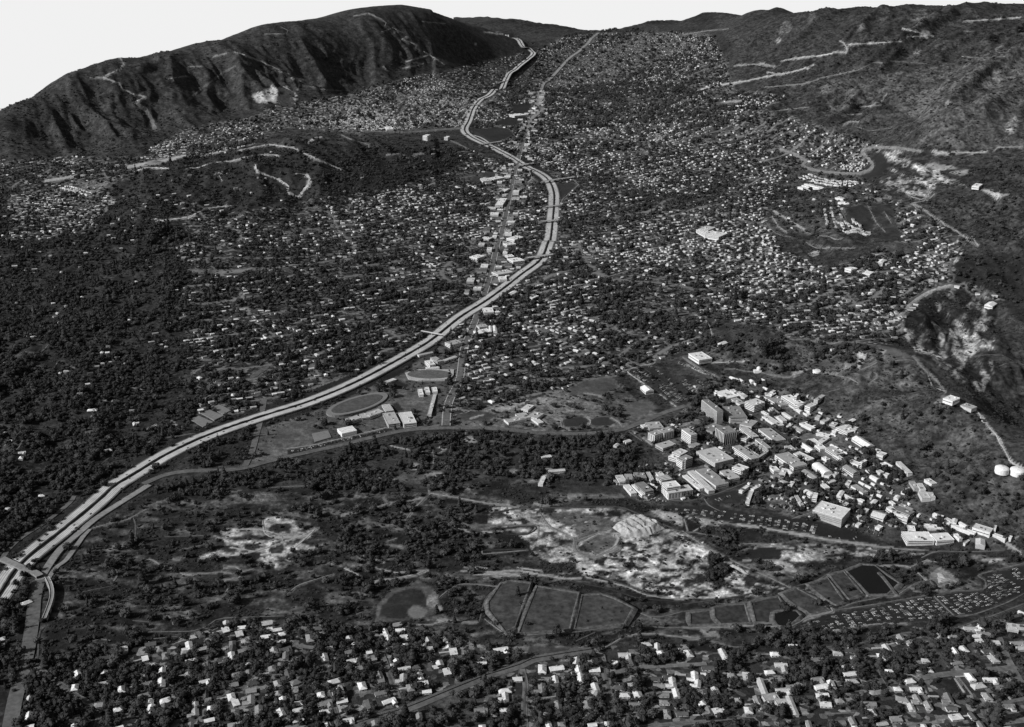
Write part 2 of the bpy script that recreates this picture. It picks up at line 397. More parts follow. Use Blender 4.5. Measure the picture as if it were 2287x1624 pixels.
area(Zt(0, 0, [(1685, 640), (1760, 610), (1830, 572), (1850, 595), (1920, 575), (1945, 600), (1990, 635), (1965, 740), (1900, 715), (1850, 690), (1720, 690)]), alb=.4, bush=.4, tree=0, house=0)
area(Zt(0, 0, [(1855, 620), (1890, 610), (1900, 635), (1865, 640)]), alb=.06, bush=.3)
area(Zt(0, 0, [(480, 1215), (700, 1205), (780, 1225), (720, 1265), (560, 1260)]), alb=.17, bush=.7, tree=.1)
area(Zt(0, 0, [(1720, 1110), (1880, 1120), (2050, 1165), (2060, 1260), (1995, 1320), (1930, 1250), (1860, 1190), (1740, 1150)]), alb=.075, bush=.4, tree=.1, house=0)
area(Zt(0, 0, [(860, 1310), (920, 1300), (1010, 1370), (940, 1470), (860, 1400)]), alb=.1, bush=.6, tree=.5)
area(Zt(0, 0, [(1300, 1080), (1450, 1140), (1390, 1290), (1210, 1200)]), alb=.08, bush=.5, tree=.3, house=.1)
for f, w, al in [([(180, 90), (270, 130), (300, 155), (290, 175)], 2.2, .22), ([(80, 110), (180, 90)], 2, .13), ([(340, 185), (400, 215), (350, 210)], 2, .2), ([(270, 215), (330, 195)], 1.6, .16), ([(405, 265), (440, 245), (420, 270), (500, 300), (500, 340)], 2, .24), ([(550, 345), (590, 370), (430, 415)], 2, .22), ([(590, 370), (640, 400), (690, 435)], 2, .22),
                 ([(410, 460), (550, 430), (480, 420)], 2, .2), ([(540, 145), (700, 160)], 1.6, .14), ([(960, 215), (1100, 235)], 2.4, .3), ([(1390, 950), (1780, 880), (2200, 795)], 3, .1), ([(690, 920), (850, 1000), (960, 1060)], 2.4, .15),
                 ([(280, 445), (300, 465)], 3, .22), ([(900, 290), (905, 300)], 3, .25), ([(400, 350), (390, 375)], 3, .2), ([(430, 870), (360, 790), (400, 710), (440, 660)], 5, .03), ([(1550, 1200), (1590, 1240), (1480, 1340), (1450, 1400)], 2, .15), ([(1260, 1150), (1280, 1200), (1250, 1220)], 2, .25),
                 ([(300, 1040), (400, 1030), (440, 1060)], 4, .14), ([(480, 1040), (540, 1030)], 5, .18), ([(0, 905), (60, 935), (180, 970), (185, 990)], 2, .14), ([(0, 870), (420, 890), (810, 860)], 4, .12), ([(1960, 310), (2010, 240)], 2, .12)]:
    track(Zt(1, 0, f), w * 1.1, al * (1.35 if al > .1 else 1))
# firebreaks and roads of the right-hand mountain
for f, w, al in [([(1880, 145), (2050, 135), (2260, 120)], 3, .36), ([(1470, 190), (1560, 215), (1640, 235)], 2.6, .38), ([(1610, 205), (1660, 232)], 8, .26), ([(1500, 250), (1670, 240)], 2.6, .4), ([(1110, 300), (1300, 290), (1470, 278)], 2.6, .38),
                 ([(1050, 275), (1080, 290), (1100, 320), (1100, 340)], 3, .3), ([(660, 410), (800, 385), (900, 378), (1000, 360), (1010, 350)], 2.6, .42), ([(1010, 352), (1100, 352)], 2.4, .3),
                 ([(120, 600), (220, 575), (420, 545), (560, 515), (730, 485), (830, 455), (880, 435)], 2.8, .4), ([(560, 485), (640, 495)], 2, .35), ([(900, 530), (1090, 490), (1180, 470), (1280, 420), (1340, 425)], 2.4, .2), ([(560, 585), (800, 565), (910, 535)], 2, .24),
                 ([(0, 235), (180, 205), (310, 195)], 2, .18), ([(1390, 410), (1640, 430)], 1.8, .16), ([(1870, 380), (2000, 390), (2160, 380)], 2, .2), ([(2160, 380), (2100, 345), (2100, 325), (2150, 310)], 2, .2), ([(2210, 440), (2235, 470), (2260, 500)], 2, .22),
                 ([(350, 440), (530, 430), (620, 450)], 2.2, .34), ([(540, 430), (570, 445)], 4, .4), ([(580, 755), (700, 735), (850, 720)], 2, .2), ([(1080, 835), (1120, 815), (1180, 820)], 2, .25), ([(1160, 850), (1250, 880), (1400, 860)], 1.8, .16), ([(1280, 690), (1330, 690), (1370, 630)], 2, .26), ([(1180, 720), (1330, 705)], 2.4, .3), ([(1060, 775), (1200, 765)], 2, .22),
                 ([(2070, 400), (2200, 440)], 1.8, .15), ([(1700, 110), (1850, 90)], 1.6, .12)]:
    track(Zt(2, 0, f), w, al)
for c, r, al in [((1600, 110), 40, .14), ((1340, 90), 40, .14), ((690, 190), 35, .16), ((1560, 120), 25, .16), ((640, 270), 14, .3), ((1200, 180), 20, .17), ((2090, 530), 40, .2), ((2210, 840), 40, .24), ((1780, 690), 14, .28), ((1920, 210), 22, .14), ((1570, 350), 20, .2), ((860, 120), 24, .14), ((960, 600), 30, .16), ((1120, 660), 60, .14), ((1450, 640), 70, .13), ((1620, 690), 50, .16)]:
    area(Zt(2, 0, ellipse(c, r, r * 1.4, 20)), alb=al, bush=.9)
# upper right: meadows, graded pads, roads
area(Zt(2, 0, [(850, 1100), (1180, 1180), (1300, 1250), (1400, 1330), (1280, 1540), (1000, 1580), (700, 1560), (560, 1440), (600, 1300), (680, 1150), (800, 1090)]), alb=.125, bush=.95, tree=.5, house=.1, scrub=.8)
area(Zt(2, 0, [(1900, 1180), (2300, 1000), (2300, 1624), (1990, 1640), (1700, 1450), (1560, 1340), (1700, 1280), (1950, 1340), (2200, 1320)]), alb=.1, bush=1.0, tree=.35, scrub=.9)
area(Zt(2, 0, [(1440, 1330), (1560, 1400), (1760, 1530), (1900, 1640), (1500, 1640), (1400, 1450)]), alb=.11, bush=.9, tree=.55, house=.5)
area(Zt(2, 0, [(820, 1090), (900, 1080), (1000, 1120), (1230, 1130), (1190, 1000), (1000, 1020), (850, 1060)]), tree=.8, house=1.1, alb=.08)
field(Zt(2, 0, [(1250, 1090), (1290, 1040), (1370, 1035), (1390, 1100), (1330, 1170), (1240, 1200), (1190, 1180)]), alb=.06, bush=.1)
field(Zt(2, 0, [(1090, 1400), (1200, 1370), (1290, 1440), (1280, 1530), (1200, 1560), (1100, 1490)]), alb=.065, bush=.15)
field(Zt(2, 0, [(1250, 1350), (1400, 1390), (1470, 1600), (1340, 1600), (1290, 1500)]), alb=.1, bush=.4)
braid(Zt(2, 0, [(1225, 1005), (1380, 985), (1500, 1040), (1550, 1080), (1440, 1120), (1390, 1100), (1340, 1025)]), 0.06, 0.3, 9, 4, 61, .5, .5)
braid(Zt(2, 0, [(1390, 1105), (1500, 1085), (1620, 1110), (1800, 1175), (1920, 1255), (1700, 1225), (1560, 1185), (1400, 1150)]), 0.06, 0.36, 9, 4, 63, .5, .5)
braid(Zt(2, 0, [(1280, 1230), (1400, 1180), (1520, 1195), (1480, 1290), (1380, 1330)]), 0.06, 0.26, 9, 4, 65, .5, .5)
braid(Zt(2, 0, [(1520, 1190), (1700, 1195), (1690, 1290), (1640, 1335), (1560, 1320), (1480, 1285)]), 0.06, 0.38, 9, 4, 67, .5, .5)
dirt(Zt(2, 0, [(1620, 1105), (1680, 1095), (1800, 1110), (1835, 1130), (1700, 1142)]), .3, .3)
dirt(Zt(2, 0, [(1780, 1152), (1900, 1140), (1960, 1160), (1860, 1178)]), .26, .3)
dirt(Zt(2, 0, [(1990, 1262), (2060, 1275), (2195, 1308), (2110, 1327), (2040, 1300)]), .4, .2)
dirt(Zt(2, 0, [(1660, 1005), (1760, 1015), (1800, 1040), (1690, 1035)]), .36, .5)
dirt(Zt(2, 0, [(1205, 1320), (1300, 1320), (1420, 1355), (1290, 1350)]), .2, .6)
for f, w, al in [([(650, 1000), (750, 1035), (830, 1080), (800, 1110), (840, 1130), (900, 1145), (1050, 1165), (1180, 1165), (1260, 1140), (1275, 1105), (1240, 1060), (1200, 1020), (1215, 1000), (1300, 988), (1450, 995), (1600, 1015)], 7, .2),
                 ([(1800, 1022), (1920, 1025), (2030, 1022)], 3, .3), ([(2085, 1015), (2110, 990), (2280, 985)], 4, .2), ([(1160, 1175), (1200, 1215), (1250, 1280)], 5, .1), ([(1470, 1280), (1530, 1320), (1600, 1340), (1650, 1320), (1640, 1230), (1700, 1210)], 3, .28), ([(1530, 1365), (1640, 1345), (1690, 1300)], 3, .2),
                 ([(380, 1275), (450, 1240), (530, 1190)], 3, .25), ([(520, 1190), (50, 1500)], 3, .09), ([(610, 1415), (700, 1470), (830, 1550)], 4, .34), ([(560, 1490), (620, 1560), (760, 1600)], 3, .16), ([(830, 1560), (930, 1580), (1080, 1595)], 3, .18), ([(600, 1450), (640, 1520), (700, 1560)], 3, .25), ([(970, 1290), (960, 1330), (1000, 1370), (1080, 1380), (1090, 1430)], 2, .12), ([(1060, 1400), (1100, 1480)], 2, .12),
                 ([(1540, 1365), (1640, 1420), (1750, 1500), (1850, 1560), (1980, 1650)], 4, .28), ([(1240, 1380), (1300, 1500), (1360, 1560)], 2.5, .22), ([(1350, 1420), (1400, 1500)], 2, .2), ([(20, 1540), (0, 1624)], 3, .3)]:
    track(Zt(2, 0, f), w, al)
field(Zt(2, 0, [(200, 690), (300, 690), (430, 675), (330, 715), (220, 715)]), alb=.14, bush=.4)
area(Zt(2, 0, [(240, 690), (340, 670), (420, 672), (430, 680), (330, 690)]), alb=.24, bush=.5)
# ---- second band on the right
braid(Zt(2, 1, [(1600, 420), (1700, 330), (1830, 310), (2120, 400), (2080, 720), (2080, 1000), (1960, 1000), (1700, 800), (1560, 720), (1450, 600), (1480, 500)]), .05, .27, 7, 11, 71, .54, .6)
area(Zt(2, 1, [(1600, 420), (1700, 340), (1740, 480), (1690, 620), (1640, 520)]), bush=1.0)
for p_ in ([(1870, 640), (1950, 630), (1970, 700), (1890, 740)], [(1790, 590), (1850, 600), (1830, 660)], [(1530, 700), (1680, 730), (1700, 760), (1560, 730)], [(1690, 400), (1730, 410), (1720, 470)]):
    area(Zt(2, 1, p_), alb=.32, bush=.8, tree=0, house=0)
area(Zt(2, 1, [(1820, 110), (2287, 60), (2287, 560), (2150, 400), (1960, 300), (1830, 260)]), alb=.05, bush=.5, tree=.15, house=0)
area(Zt(2, 1, [(1830, 260), (1960, 290), (2140, 360), (2170, 390), (1950, 370)]), alb=.14, bush=.6, tree=.3, house=1.1)
area(Zt(2, 1, [(620, 560), (700, 650), (1290, 690), (1460, 790), (1180, 940), (900, 870), (600, 890), (0, 700), (200, 600)]), alb=.13, bush=.95, scrub=.9, tree=.6, house=.04)
area(Zt(2, 1, [(150, 480), (300, 540), (560, 560), (620, 640), (300, 660), (200, 620)]), alb=.1, bush=.7, tree=.2, house=.1)
area(Zt(2, 1, [(950, 980), (1180, 930), (1350, 850), (1560, 800), (1760, 1010), (1960, 1110), (2190, 1460), (2287, 1550), (2287, 1624), (1640, 1560), (1380, 1430), (1150, 1180), (930, 1090)]), alb=.115, bush=.95, tree=.12, house=0, scrub=.7)
area(Zt(2, 2, [(1400, -80), (2350, -80), (2350, 400), (2150, 330), (1900, 220), (1700, 140), (1600, 60)]), alb=.115, bush=.95, tree=.2, house=0, scrub=.8)
area(Zt(2, 1, [(1350, 850), (1560, 800), (1640, 900), (1540, 960), (1300, 1010)]), alb=.14, bush=.95)
for f, w, al in [([(1450, 490), (1480, 470), (1520, 420), (1600, 360), (1700, 310), (1800, 285)], 9, .3), ([(1440, 480), (1510, 405), (1600, 340), (1700, 300), (1800, 270), (1820, 235), (1790, 180), (1805, 130), (1840, 110)], 7, .09), ([(1835, 110), (1820, 135)], 5, .45),
                 ([(620, 560), (700, 640), (850, 655), (1000, 680), (1150, 675), (1290, 690)], 6, .14), ([(1640, 870), (1760, 1000)], 5, .3), ([(1540, 765), (1640, 870)], 7, .22), ([(1950, 1110), (1990, 1150), (2040, 1220), (2100, 1290), (2150, 1380), (2190, 1460), (2287, 1510)], 4.2, .4),
                 ([(280, 850), (500, 870), (680, 905), (760, 890), (850, 850)], 4.5, .15), ([(930, 860), (1080, 900), (1180, 945)], 2.6, .22), ([(1180, 860), (1300, 805), (1450, 790), (1560, 800)], 5, .14), ([(0, 770), (100, 840), (250, 910)], 9, .13), ([(0, 810), (120, 870), (220, 900)], 4, .24),
                 ([(200, 805), (330, 800), (450, 790)], 3, .32), ([(1280, 870), (1310, 900), (1240, 950)], 3, .2), ([(300, 900), (420, 960), (560, 1000)], 2.4, .16), ([(950, 1010), (1120, 960)], 4, .1), ([(270, 120), (300, 200), (270, 310)], 2.4, .2), ([(450, 210), (430, 290)], 3, .14), ([(0, 315), (500, 315)], 2.4, .14), ([(20, 0), (70, 190), (100, 230), (90, 265), (30, 280)], 4, .2), ([(830, 0), (960, 40), (1150, 40)], 3, .2), ([(940, 335), (1130, 340)], 3, .18), ([(600, 490), (700, 460), (880, 430)], 3, .12), ([(1030, 520), (1150, 560)], 3, .22), ([(580, 540), (680, 610)], 4, .16), ([(380, 195), (560, 210)], 2.4, .15), ([(1700, 700), (1900, 760), (2287, 820)], 2, .12), ([(140, 500), (180, 560), (200, 640)], 2, .24), ([(2120, 830), (2287, 815)], 3, .11)]:
    track(Zt(2, 1, f), w, al)
dirt(Zt(2, 1, [(1290, 690), (1380, 700), (1465, 725), (1540, 775), (1400, 768), (1340, 740)]), .16, .1, 0)
dirt(Zt(2, 1, [(1170, 735), (1240, 755), (1175, 860)]), .42, .4)
dirt(Zt(2, 1, [(1310, 705), (1370, 720), (1360, 745), (1300, 740)]), .36, .5)
dirt(Zt(2, 1, [(970, 730), (1000, 830), (890, 835)]), .13, .4)
dirt(Zt(2, 1, [(1090, 800), (1140, 820), (1110, 875), (1080, 840)]), .22, .9)
dirt(Zt(2, 1, [(990, 740), (1080, 820), (1060, 870), (1010, 840)]), .12, .8)
dirt(Zt(2, 1, [(1200, 840), (1380, 740), (1440, 780), (1200, 920), (1120, 930), (1120, 890)]), .15, .8, .4)
dirt(Zt(2, 1, [(730, 865), (820, 850), (850, 852), (740, 900)]), .34, .4)
dirt(Zt(2, 1, [(1670, 1080), (1750, 1020), (1850, 1060), (1960, 1095), (1940, 1115), (1800, 1080)]), .2, .3, 0)
dirt(Zt(2, 1, [(1310, 0), (1600, 0), (1560, 60), (1460, 100), (1380, 90)]), .14, .5, 0)
dirt(Zt(2, 1, [(1150, 280), (1200, 220), (1190, 300), (1130, 330)]), .2, .5)
for c, r, al in [((880, 75), 36, .3), ((1180, 180), 60, .22), ((1640, 90), 40, .25), ((1260, 200), 20, .4), ((1110, 245), 18, .4), ((1500, 130), 30, .3), ((1800, 80), 30, .35), ((1330, 120), 20, .35)]:
    area(Zt(2, 1, ellipse(c, r, r * .5, -10)), alb=al, bush=.6, tree=.1)
# ---- school, park, laboratory ground
area([(430, 950), (560, 925), (700, 885), (850, 830), (960, 765), (1040, 775), (1010, 900), (995, 950), (830, 975), (550, 1040), (440, 1045)], alb=.155, bush=.5, tree=.22, house=.0)
area([(440, 950), (560, 925), (565, 1000), (540, 1040), (430, 1045)], alb=.055, bush=.6, tree=.6, house=.08)
field([(590, 1000), (650, 950), (700, 935), (700, 1000), (610, 1025)], alb=.17, bush=.5)
field(S1([(1120, 770), (1500, 800), (1510, 940), (1330, 990), (1140, 900)]), alb=.16, bush=.5)
field(S1([(1100, 690), (1180, 640), (1300, 700), (1220, 745)]), alb=.05, bush=.1)
field(S1([(860, 620), (1330, 470), (1340, 500), (1180, 600), (620, 820)]), alb=.04, bush=.1)
field(S1([(1120, 895), (1190, 890), (1240, 970), (1160, 985)]), alb=.06, bush=.1)
area(S1([(0, 1400), (500, 1280), (1080, 1150), (1090, 1190), (500, 1330), (0, 1450)]), alb=.06, bush=.1, tree=0, block=1)
track(S1([(0, 1380), (280, 1340), (560, 1275), (1080, 1150)]), 2, .3)
area([(560, 1040), (700, 1012), (1000, 962), (1200, 970), (1400, 962), (1420, 985), (1390, 1090), (1230, 1090), (1100, 1060), (960, 1100), (700, 1095), (400, 1090), (480, 1060)], alb=.085, bush=.8, tree=1.9, house=0, scrub=.2)
area([(640, 1085), (560, 1110), (430, 1130), (330, 1110), (360, 1090), (500, 1070)], alb=.06, bush=.6, tree=.4)
for f, w, al in [([(300, 1355), (450, 1390), (540, 1400), (640, 1410), (720, 1380)], 3, .3), ([(660, 1370), (640, 1425)], 3, .4), ([(830, 1265), (840, 1310), (900, 1340)], 3, .22), ([(620, 1300), (700, 1280)], 3, .25), ([(620, 1420), (615, 1500)], 3, .2), ([(230, 1575), (360, 1590)], 3, .28), ([(740, 1400), (850, 1430)], 2, .16), ([(1000, 1330), (1160, 1370)], 3, .2), ([(730, 1110), (900, 1130), (1000, 1110)], 2, .18)]:
    track(Zt(1, 1, f), w, al)
for c, rx, ry, al in [((340, 1490), 200, 45, .09), ((490, 1500), 40, 25, .22), ((480, 1580), 120, 40, .14), ((860, 1325), 60, 22, .26), ((1100, 1420), 40, 20, .14), ((1380, 1440), 50, 14, .28), ((1150, 1540), 50, 20, .22), ((660, 1395), 40, 14, .36), ((1420, 1530), 90, 18, .24), ((130, 1555), 30, 30, .2), ((640, 1560), 80, 20, .2), ((900, 1560), 90, 22, .13), ((1240, 1600), 80, 16, .2)]:
    area(Zt(1, 1, ellipse((c), rx, ry)), alb=al, bush=.6, tree=.1, scrub=.2)
# grounds north-east of the drive
area(Zt(1, 1, [(760, 1230), (740, 1180), (980, 1120), (1250, 1060), (1480, 990), (1600, 930), (1820, 900), (2000, 1080), (2140, 1160), (1880, 1250), (1300, 1270), (1000, 1240)]), alb=.18, bush=.8, tree=.3, house=0, scrub=.2)
field(Zt(1, 1, [(1510, 1000), (1600, 940), (1740, 905), (1820, 910), (1850, 960), (1740, 1020), (1560, 1025)]), alb=.15, bush=.3)
field(Zt(1, 1, [(780, 1150), (900, 1130), (1050, 1150), (980, 1200), (770, 1190)]), alb=.12, bush=.3)
dirt(Zt(1, 1, [(1000, 1120), (1250, 1050), (1250, 1075), (1020, 1150)]), .3, .4)
dirt(Zt(1, 1, [(1870, 1110), (1960, 1070), (2060, 1060), (2110, 1110), (1980, 1180)]), .17, .3)
track(Zt(1, 1, [(860, 1180), (950, 1155)]), 3, .3); track(Zt(1, 1, [(1370, 1085), (1430, 1130), (1400, 1170)]), 3, .22)
track(Zt(1, 1, [(1620, 1010), (1750, 1030)]), 2.4, .24)
field(Zt(1, 1, ellipse((1565, 1205), 95, 32, -6)), alb=.085, bush=.1); field(Zt(1, 1, ellipse((1760, 1200), 95, 32, -2)), alb=.1, bush=.15)
track(Zt(1, 1, [(1640, 1170), (1670, 1195), (1660, 1230)]), 3, .35); track(Zt(1, 1, [(1810, 1175), (1860, 1205), (1880, 1235)]), 5, .26); track(Zt(1, 1, [(1470, 1190), (1480, 1240), (1530, 1260)]), 2, .26)
# west car park
LOTW = T1([(400, 105), (580, 45), (760, 40), (980, 200), (1330, 330), (1260, 540), (1060, 590), (900, 470), (760, 330)])
area(LOTW, alb=.075, bush=.25, tree=.12, house=0, block=0)
track(T1([(400, 95), (420, 140), (640, 290)]), 1.6, .4); track(T1([(400, 95), (600, 40), (760, 5)]), 2, .3); track(T1([(600, 55), (800, 200), (1000, 330)]), 2, .04)
track(T1([(830, 420), (930, 495)]), 2, .35); track(T1([(980, 535), (1060, 590)]), 3, .3)
area(T1([(1040, 0), (1200, 0), (1560, 180), (1580, 210), (1400, 170)]), alb=.12, bush=.2, tree=0, house=0, block=1)
# laboratory ground
JPL = T1([(1180, 600), (1000, 760), (600, 830), (430, 920), (700, 1080), (1000, 1320), (150, 1450), (300, 1640)]) + T3([(640, 620), (1250, 650), (1450, 560), (1800, 430)]) + T4([(0, 640), (0, 1000), (600, 1060), (900, 1190), (1300, 1260), (2000, 1320)]) + T5([(640, 960), (1400, 960), (1900, 1000), (2200, 960), (1900, 850), (1200, 640), (900, 560), (700, 300), (900, 200), (600, 60)]) + T2([(2240, 1340), (1900, 1080), (1650, 700), (1200, 620), (1250, 500), (900, 350), (400, 320), (0, 160)]) + T1([(1500, 200), (1300, 330)])
area(JPL, alb=.15, bush=.55, tree=.62, house=0, scrub=.3)
area(T2([(1100, 930), (1440, 930), (1700, 1080), (1700, 1240), (1450, 1330), (900, 1100), (1000, 1000)]), alb=.19, bush=.5, tree=.12)
for f, w, al in [(T1([(1560, 400), (1800, 560), (2060, 720), (2287, 870)]), 4.5, .075), (T2([(340, 720), (700, 930), (1000, 1110), (1400, 1370), (1700, 1500)]), 4.5, .08), (T2([(800, 1010), (640, 1120), (590, 1250), (530, 1480)]), 7, .09), (T2([(640, 560), (900, 740), (1300, 960), (1560, 1100)]), 3, .09),
                 (T1([(900, 1300), (1130, 1500), (1400, 1770)]), 4, .1), (T3([(1110, 260), (1440, 120)]), 5, .13), (T3([(1130, 300), (1400, 540), (1540, 560), (1800, 470), (2150, 330)]), 4.5, .1), (T3([(640, 600), (900, 620), (1250, 640), (1400, 560)]), 5, .11), (T3([(1420, 590), (1500, 700), (1640, 770)]), 2.5, .13),
                 (T4([(0, 640), (150, 590), (330, 560)]), 2.5, .16), (T4([(1100, 700), (1200, 820)]), 3, .1), (T4([(1400, 620), (1700, 830), (1900, 920), (2287, 1060)]), 3.5, .09), (T4([(1640, 1150), (1900, 1190), (2100, 1195), (2287, 1170)]), 4, .12), (T5([(230, 640), (560, 700), (740, 690), (900, 640), (910, 600), (860, 570)]), 4.5, .13),
                 (T5([(400, 360), (700, 480), (900, 580), (1200, 720), (1600, 870), (1900, 930), (2050, 990)]), 4, .1), (T5([(2050, 990), (2287, 1150)]), 8, .32), (T5([(2080, 1010), (2287, 1135)]), 3, .12), (T5([(2080, 960), (2220, 900)]), 4, .26), (T5([(600, 120), (720, 150), (960, 160), (1000, 200)]), 3, .12),
                 (T4([(860, 1080), (600, 1170)]), 4, .22), (T4([(200, 620), (300, 300)]), 6, .1), (T2([(0, 480), (240, 660), (420, 760)]), 4, .08), (T1([(1700, 1150), (1880, 1060)]), 3, .14), (T1([(900, 1180), (990, 1300)]), 3, .12),
                 (T1([(610, 1010), (740, 1110)]), 5, .25), (T1([(1120, 840), (1340, 770)]), 5, .24), (T2([(150, 200), (480, 390), (560, 400)]), 3, .12), (T1([(430, 930), (600, 1050)]), 3, .14)]:
    track(f, w, al)
dirt(T1([(1200, 310), (1350, 320), (1340, 390), (1250, 350)]), .24, .6, 0)
# middle car park
LOTC = T3([(640, 710), (900, 710), (1500, 720), (1750, 760), (2287, 860), (2287, 930), (1900, 905), (1500, 880), (1100, 800), (740, 760)]) 
area(T3([(640, 700), (900, 700), (1500, 700), (1800, 750), (2287, 840)]) + T4([(900, 1180), (1500, 1330), (1780, 1490), (1300, 1440), (700, 1330), (240, 1270), (0, 1240)]) + T3([(1800, 900), (1100, 800), (740, 760)]), alb=.055, bush=.15, tree=.02, house=0, block=0, scrub=0)
area(T3([(1480, 600), (1850, 490), (1960, 620), (1900, 680), (1560, 660)]), alb=.06, bush=.2, tree=.05, scrub=0)
area(T3([(780, 440), (880, 420), (900, 600), (780, 560)]), alb=.08, bush=.1, tree=0, block=1)
area(T4([(200, 920), (360, 860), (560, 970), (400, 1060), (220, 1020)]), alb=.16, bush=.8, tree=0)
area(T4([(420, 1090), (600, 1000), (720, 1090), (620, 1130)]), alb=.18, bush=.8, tree=0)
area(T4([(1500, 930), (1640, 940), (1660, 1000), (1540, 1030)]), alb=.13, bush=.3, tree=0)
area(T4([(1350, 1080), (1540, 1120), (1540, 1280), (1350, 1260)]), alb=.24, bush=.9, tree=.05)
area(T4([(1650, 1180), (2100, 1250), (2100, 1450), (1800, 1460), (1550, 1340)]), alb=.13, bush=.7, tree=.12)
# grey wedge and oval beside the north-west laboratory buildings
field(T3([(0, 300), (90, 290), (115, 360), (60, 440), (0, 440)]), alb=.075, bush=.2)
dirt(T3([(0, 190), (90, 240), (140, 380), (60, 460), (0, 460), (0, 440), (60, 440), (115, 360), (90, 290), (0, 280)]), .17, .5, .1)
field(T3(ellipse((210, 465), 95, 35, 3)), alb=.13, bush=.4)
dirt(T3([(100, 560), (350, 540), (440, 590), (400, 620), (0, 630)]), .17, .5, .2)
dirt([(1270, 1100), (1400, 1100), (1470, 1120), (1380, 1130), (1250, 1125)], .12, .8, .5)
# ---- the basin
area([(-40, 1230), (60, 1280), (60, 1480), (60, 1700), (-40, 1700)], alb=.045, bush=.6, tree=.9, house=.12)
BAS = [(60, 1480), (90, 1400), (115, 1330), (100, 1280), (200, 1190), (320, 1110), (700, 1095), (960, 1100), (1130, 1070), (1250, 1100), (1400, 1110), (1500, 1140), (1700, 1185), (1900, 1215), (2050, 1225), (2287, 1225), (2287, 1330), (1900, 1400), (1300, 1440), (1000, 1420), (640, 1400), (300, 1440), (150, 1460)]
area(BAS, alb=.062, bush=.55, tree=.14, house=0, scrub=1)
braid(BAS, .045, .15, 34, 7, 51, .56, 1.0)
area(BAS, tree=.13, bush=.9)
area(Zt(1, 2, [(0, 150), (560, 110), (1000, 180), (900, 540), (500, 560), (0, 500)]), tree=.5)
area(Zt(1, 2, [(0, 620), (640, 590), (900, 640), (960, 780), (900, 900), (650, 900), (640, 780), (200, 870), (0, 860)]), tree=.35)
area(Zt(0, 2, [(100, 900), (250, 560), (420, 560), (800, 560), (1200, 640), (2287, 560), (2287, 820), (1500, 900), (600, 960), (300, 1100)]), tree=.14)
# bare pit on the left of the basin
braid(Zt(0, 2, [(1420, 320), (1560, 290), (1700, 295), (1780, 290), (1760, 240), (1800, 210), (1900, 225), (1980, 250), (2000, 300), (2130, 290), (2110, 430), (2040, 455), (1950, 450), (1900, 500), (1945, 490), (1930, 550), (1850, 570), (1830, 530), (1740, 550), (1710, 500), (1800, 470), (1600, 460), (1360, 490), (1330, 480), (1560, 420), (1440, 380)]), .09, .36, 15, 6, 41, .45, .3)
for c, rx, ry in [((1880, 285), 75, 30), ((1855, 430), 50, 45), ((1690, 415), 55, 26), ((1640, 300), 50, 12), ((1550, 430), 60, 30), ((1460, 400), 50, 40)]:
    area(Zt(0, 2, ellipse(c, rx, ry, -5)), alb=.07, bush=.8, scrub=.8)
for f, w, al in [([(1330, 490), (1600, 470), (1800, 420), (2000, 350), (2130, 290)], 3, .36), ([(1600, 300), (1740, 300), (1900, 340), (2000, 340)], 3, .36), ([(1800, 460), (1900, 470), (2000, 400), (2110, 300)], 4, .38), ([(1540, 420), (1700, 445)], 2.5, .3), ([(1760, 240), (1780, 330), (1880, 360), (2060, 345)], 4, .36), ([(1100, 350), (1400, 340)], 4, .1), ([(1200, 440), (1440, 385)], 3, .16),
                 ([(600, 300), (700, 270), (850, 235), (890, 215), (1000, 155)], 3, .22), ([(890, 215), (910, 280), (900, 400)], 2, .12), ([(1040, 125), (1150, 95)], 3, .22), ([(1420, 65), (1620, 40)], 2.4, .16), ([(1780, 20), (2287, 0)], 2.4, .14), ([(670, 540), (720, 540), (780, 575), (780, 620), (740, 670)], 4, .2), ([(890, 560), (1000, 500), (1100, 550), (1180, 560), (1230, 600), (1400, 595), (1480, 585), (1560, 600)], 3, .22), ([(1220, 600), (1290, 605)], 4, .3), ([(1500, 560), (1580, 550), (1620, 590), (1590, 630), (1500, 640)], 4, .24), ([(1500, 640), (1530, 690), (1490, 745)], 4, .24), ([(1560, 600), (1700, 565)], 3, .22), ([(500, 730), (750, 680)], 3, .1), ([(1920, 740), (1990, 680), (2100, 640), (2230, 600)], 3, .18), ([(1110, 870), (1150, 900), (1160, 940)], 3, .18), ([(890, 910), (1000, 920)], 3, .12),
                 ([(860, 990), (1100, 985), (1300, 980), (1400, 940), (1500, 895), (1900, 880)], 2.4, .13), ([(620, 1050), (680, 1035), (740, 1045)], 2.4, .14), ([(860, 1050), (1200, 1015)], 2.4, .13)]:
    track(Zt(0, 2, f), w, al)
# sand and gravel of the wash
braid(Zt(1, 2, [(1000, 150), (1250, 160), (1560, 160), (1870, 150), (2000, 210), (2287, 330), (2287, 560), (2287, 760), (2000, 690), (1900, 650), (1700, 600), (1560, 520), (1400, 520), (1270, 450), (1260, 380), (1100, 300), (980, 250)]), .06, .38, 11, 4.5, 11, .46)
dirt(Zt(1, 2, [(1340, 190), (1560, 300), (1640, 420), (1760, 500), (1900, 380), (1810, 330), (1900, 260), (1600, 180)]), .16, .6, .3)
braid(Zt(1, 2, [(1640, 520), (1900, 420), (2287, 400), (2287, 780), (2000, 700), (1860, 630), (1620, 600)]), .05, .44, 10, 3.4, 3, .48, 1.5)
dirt(Zt(1, 2, [(1580, 500), (1650, 490), (1690, 540), (1620, 590), (1570, 560)]), .36, .6, .2)
dirt(Zt(1, 2, [(1120, 180), (1270, 190), (1260, 225), (1130, 230)]), .33, .9, .1)
dirt(Zt(1, 2, [(2060, 170), (2287, 190), (2287, 280), (2150, 230)]), .3, .5, .2)
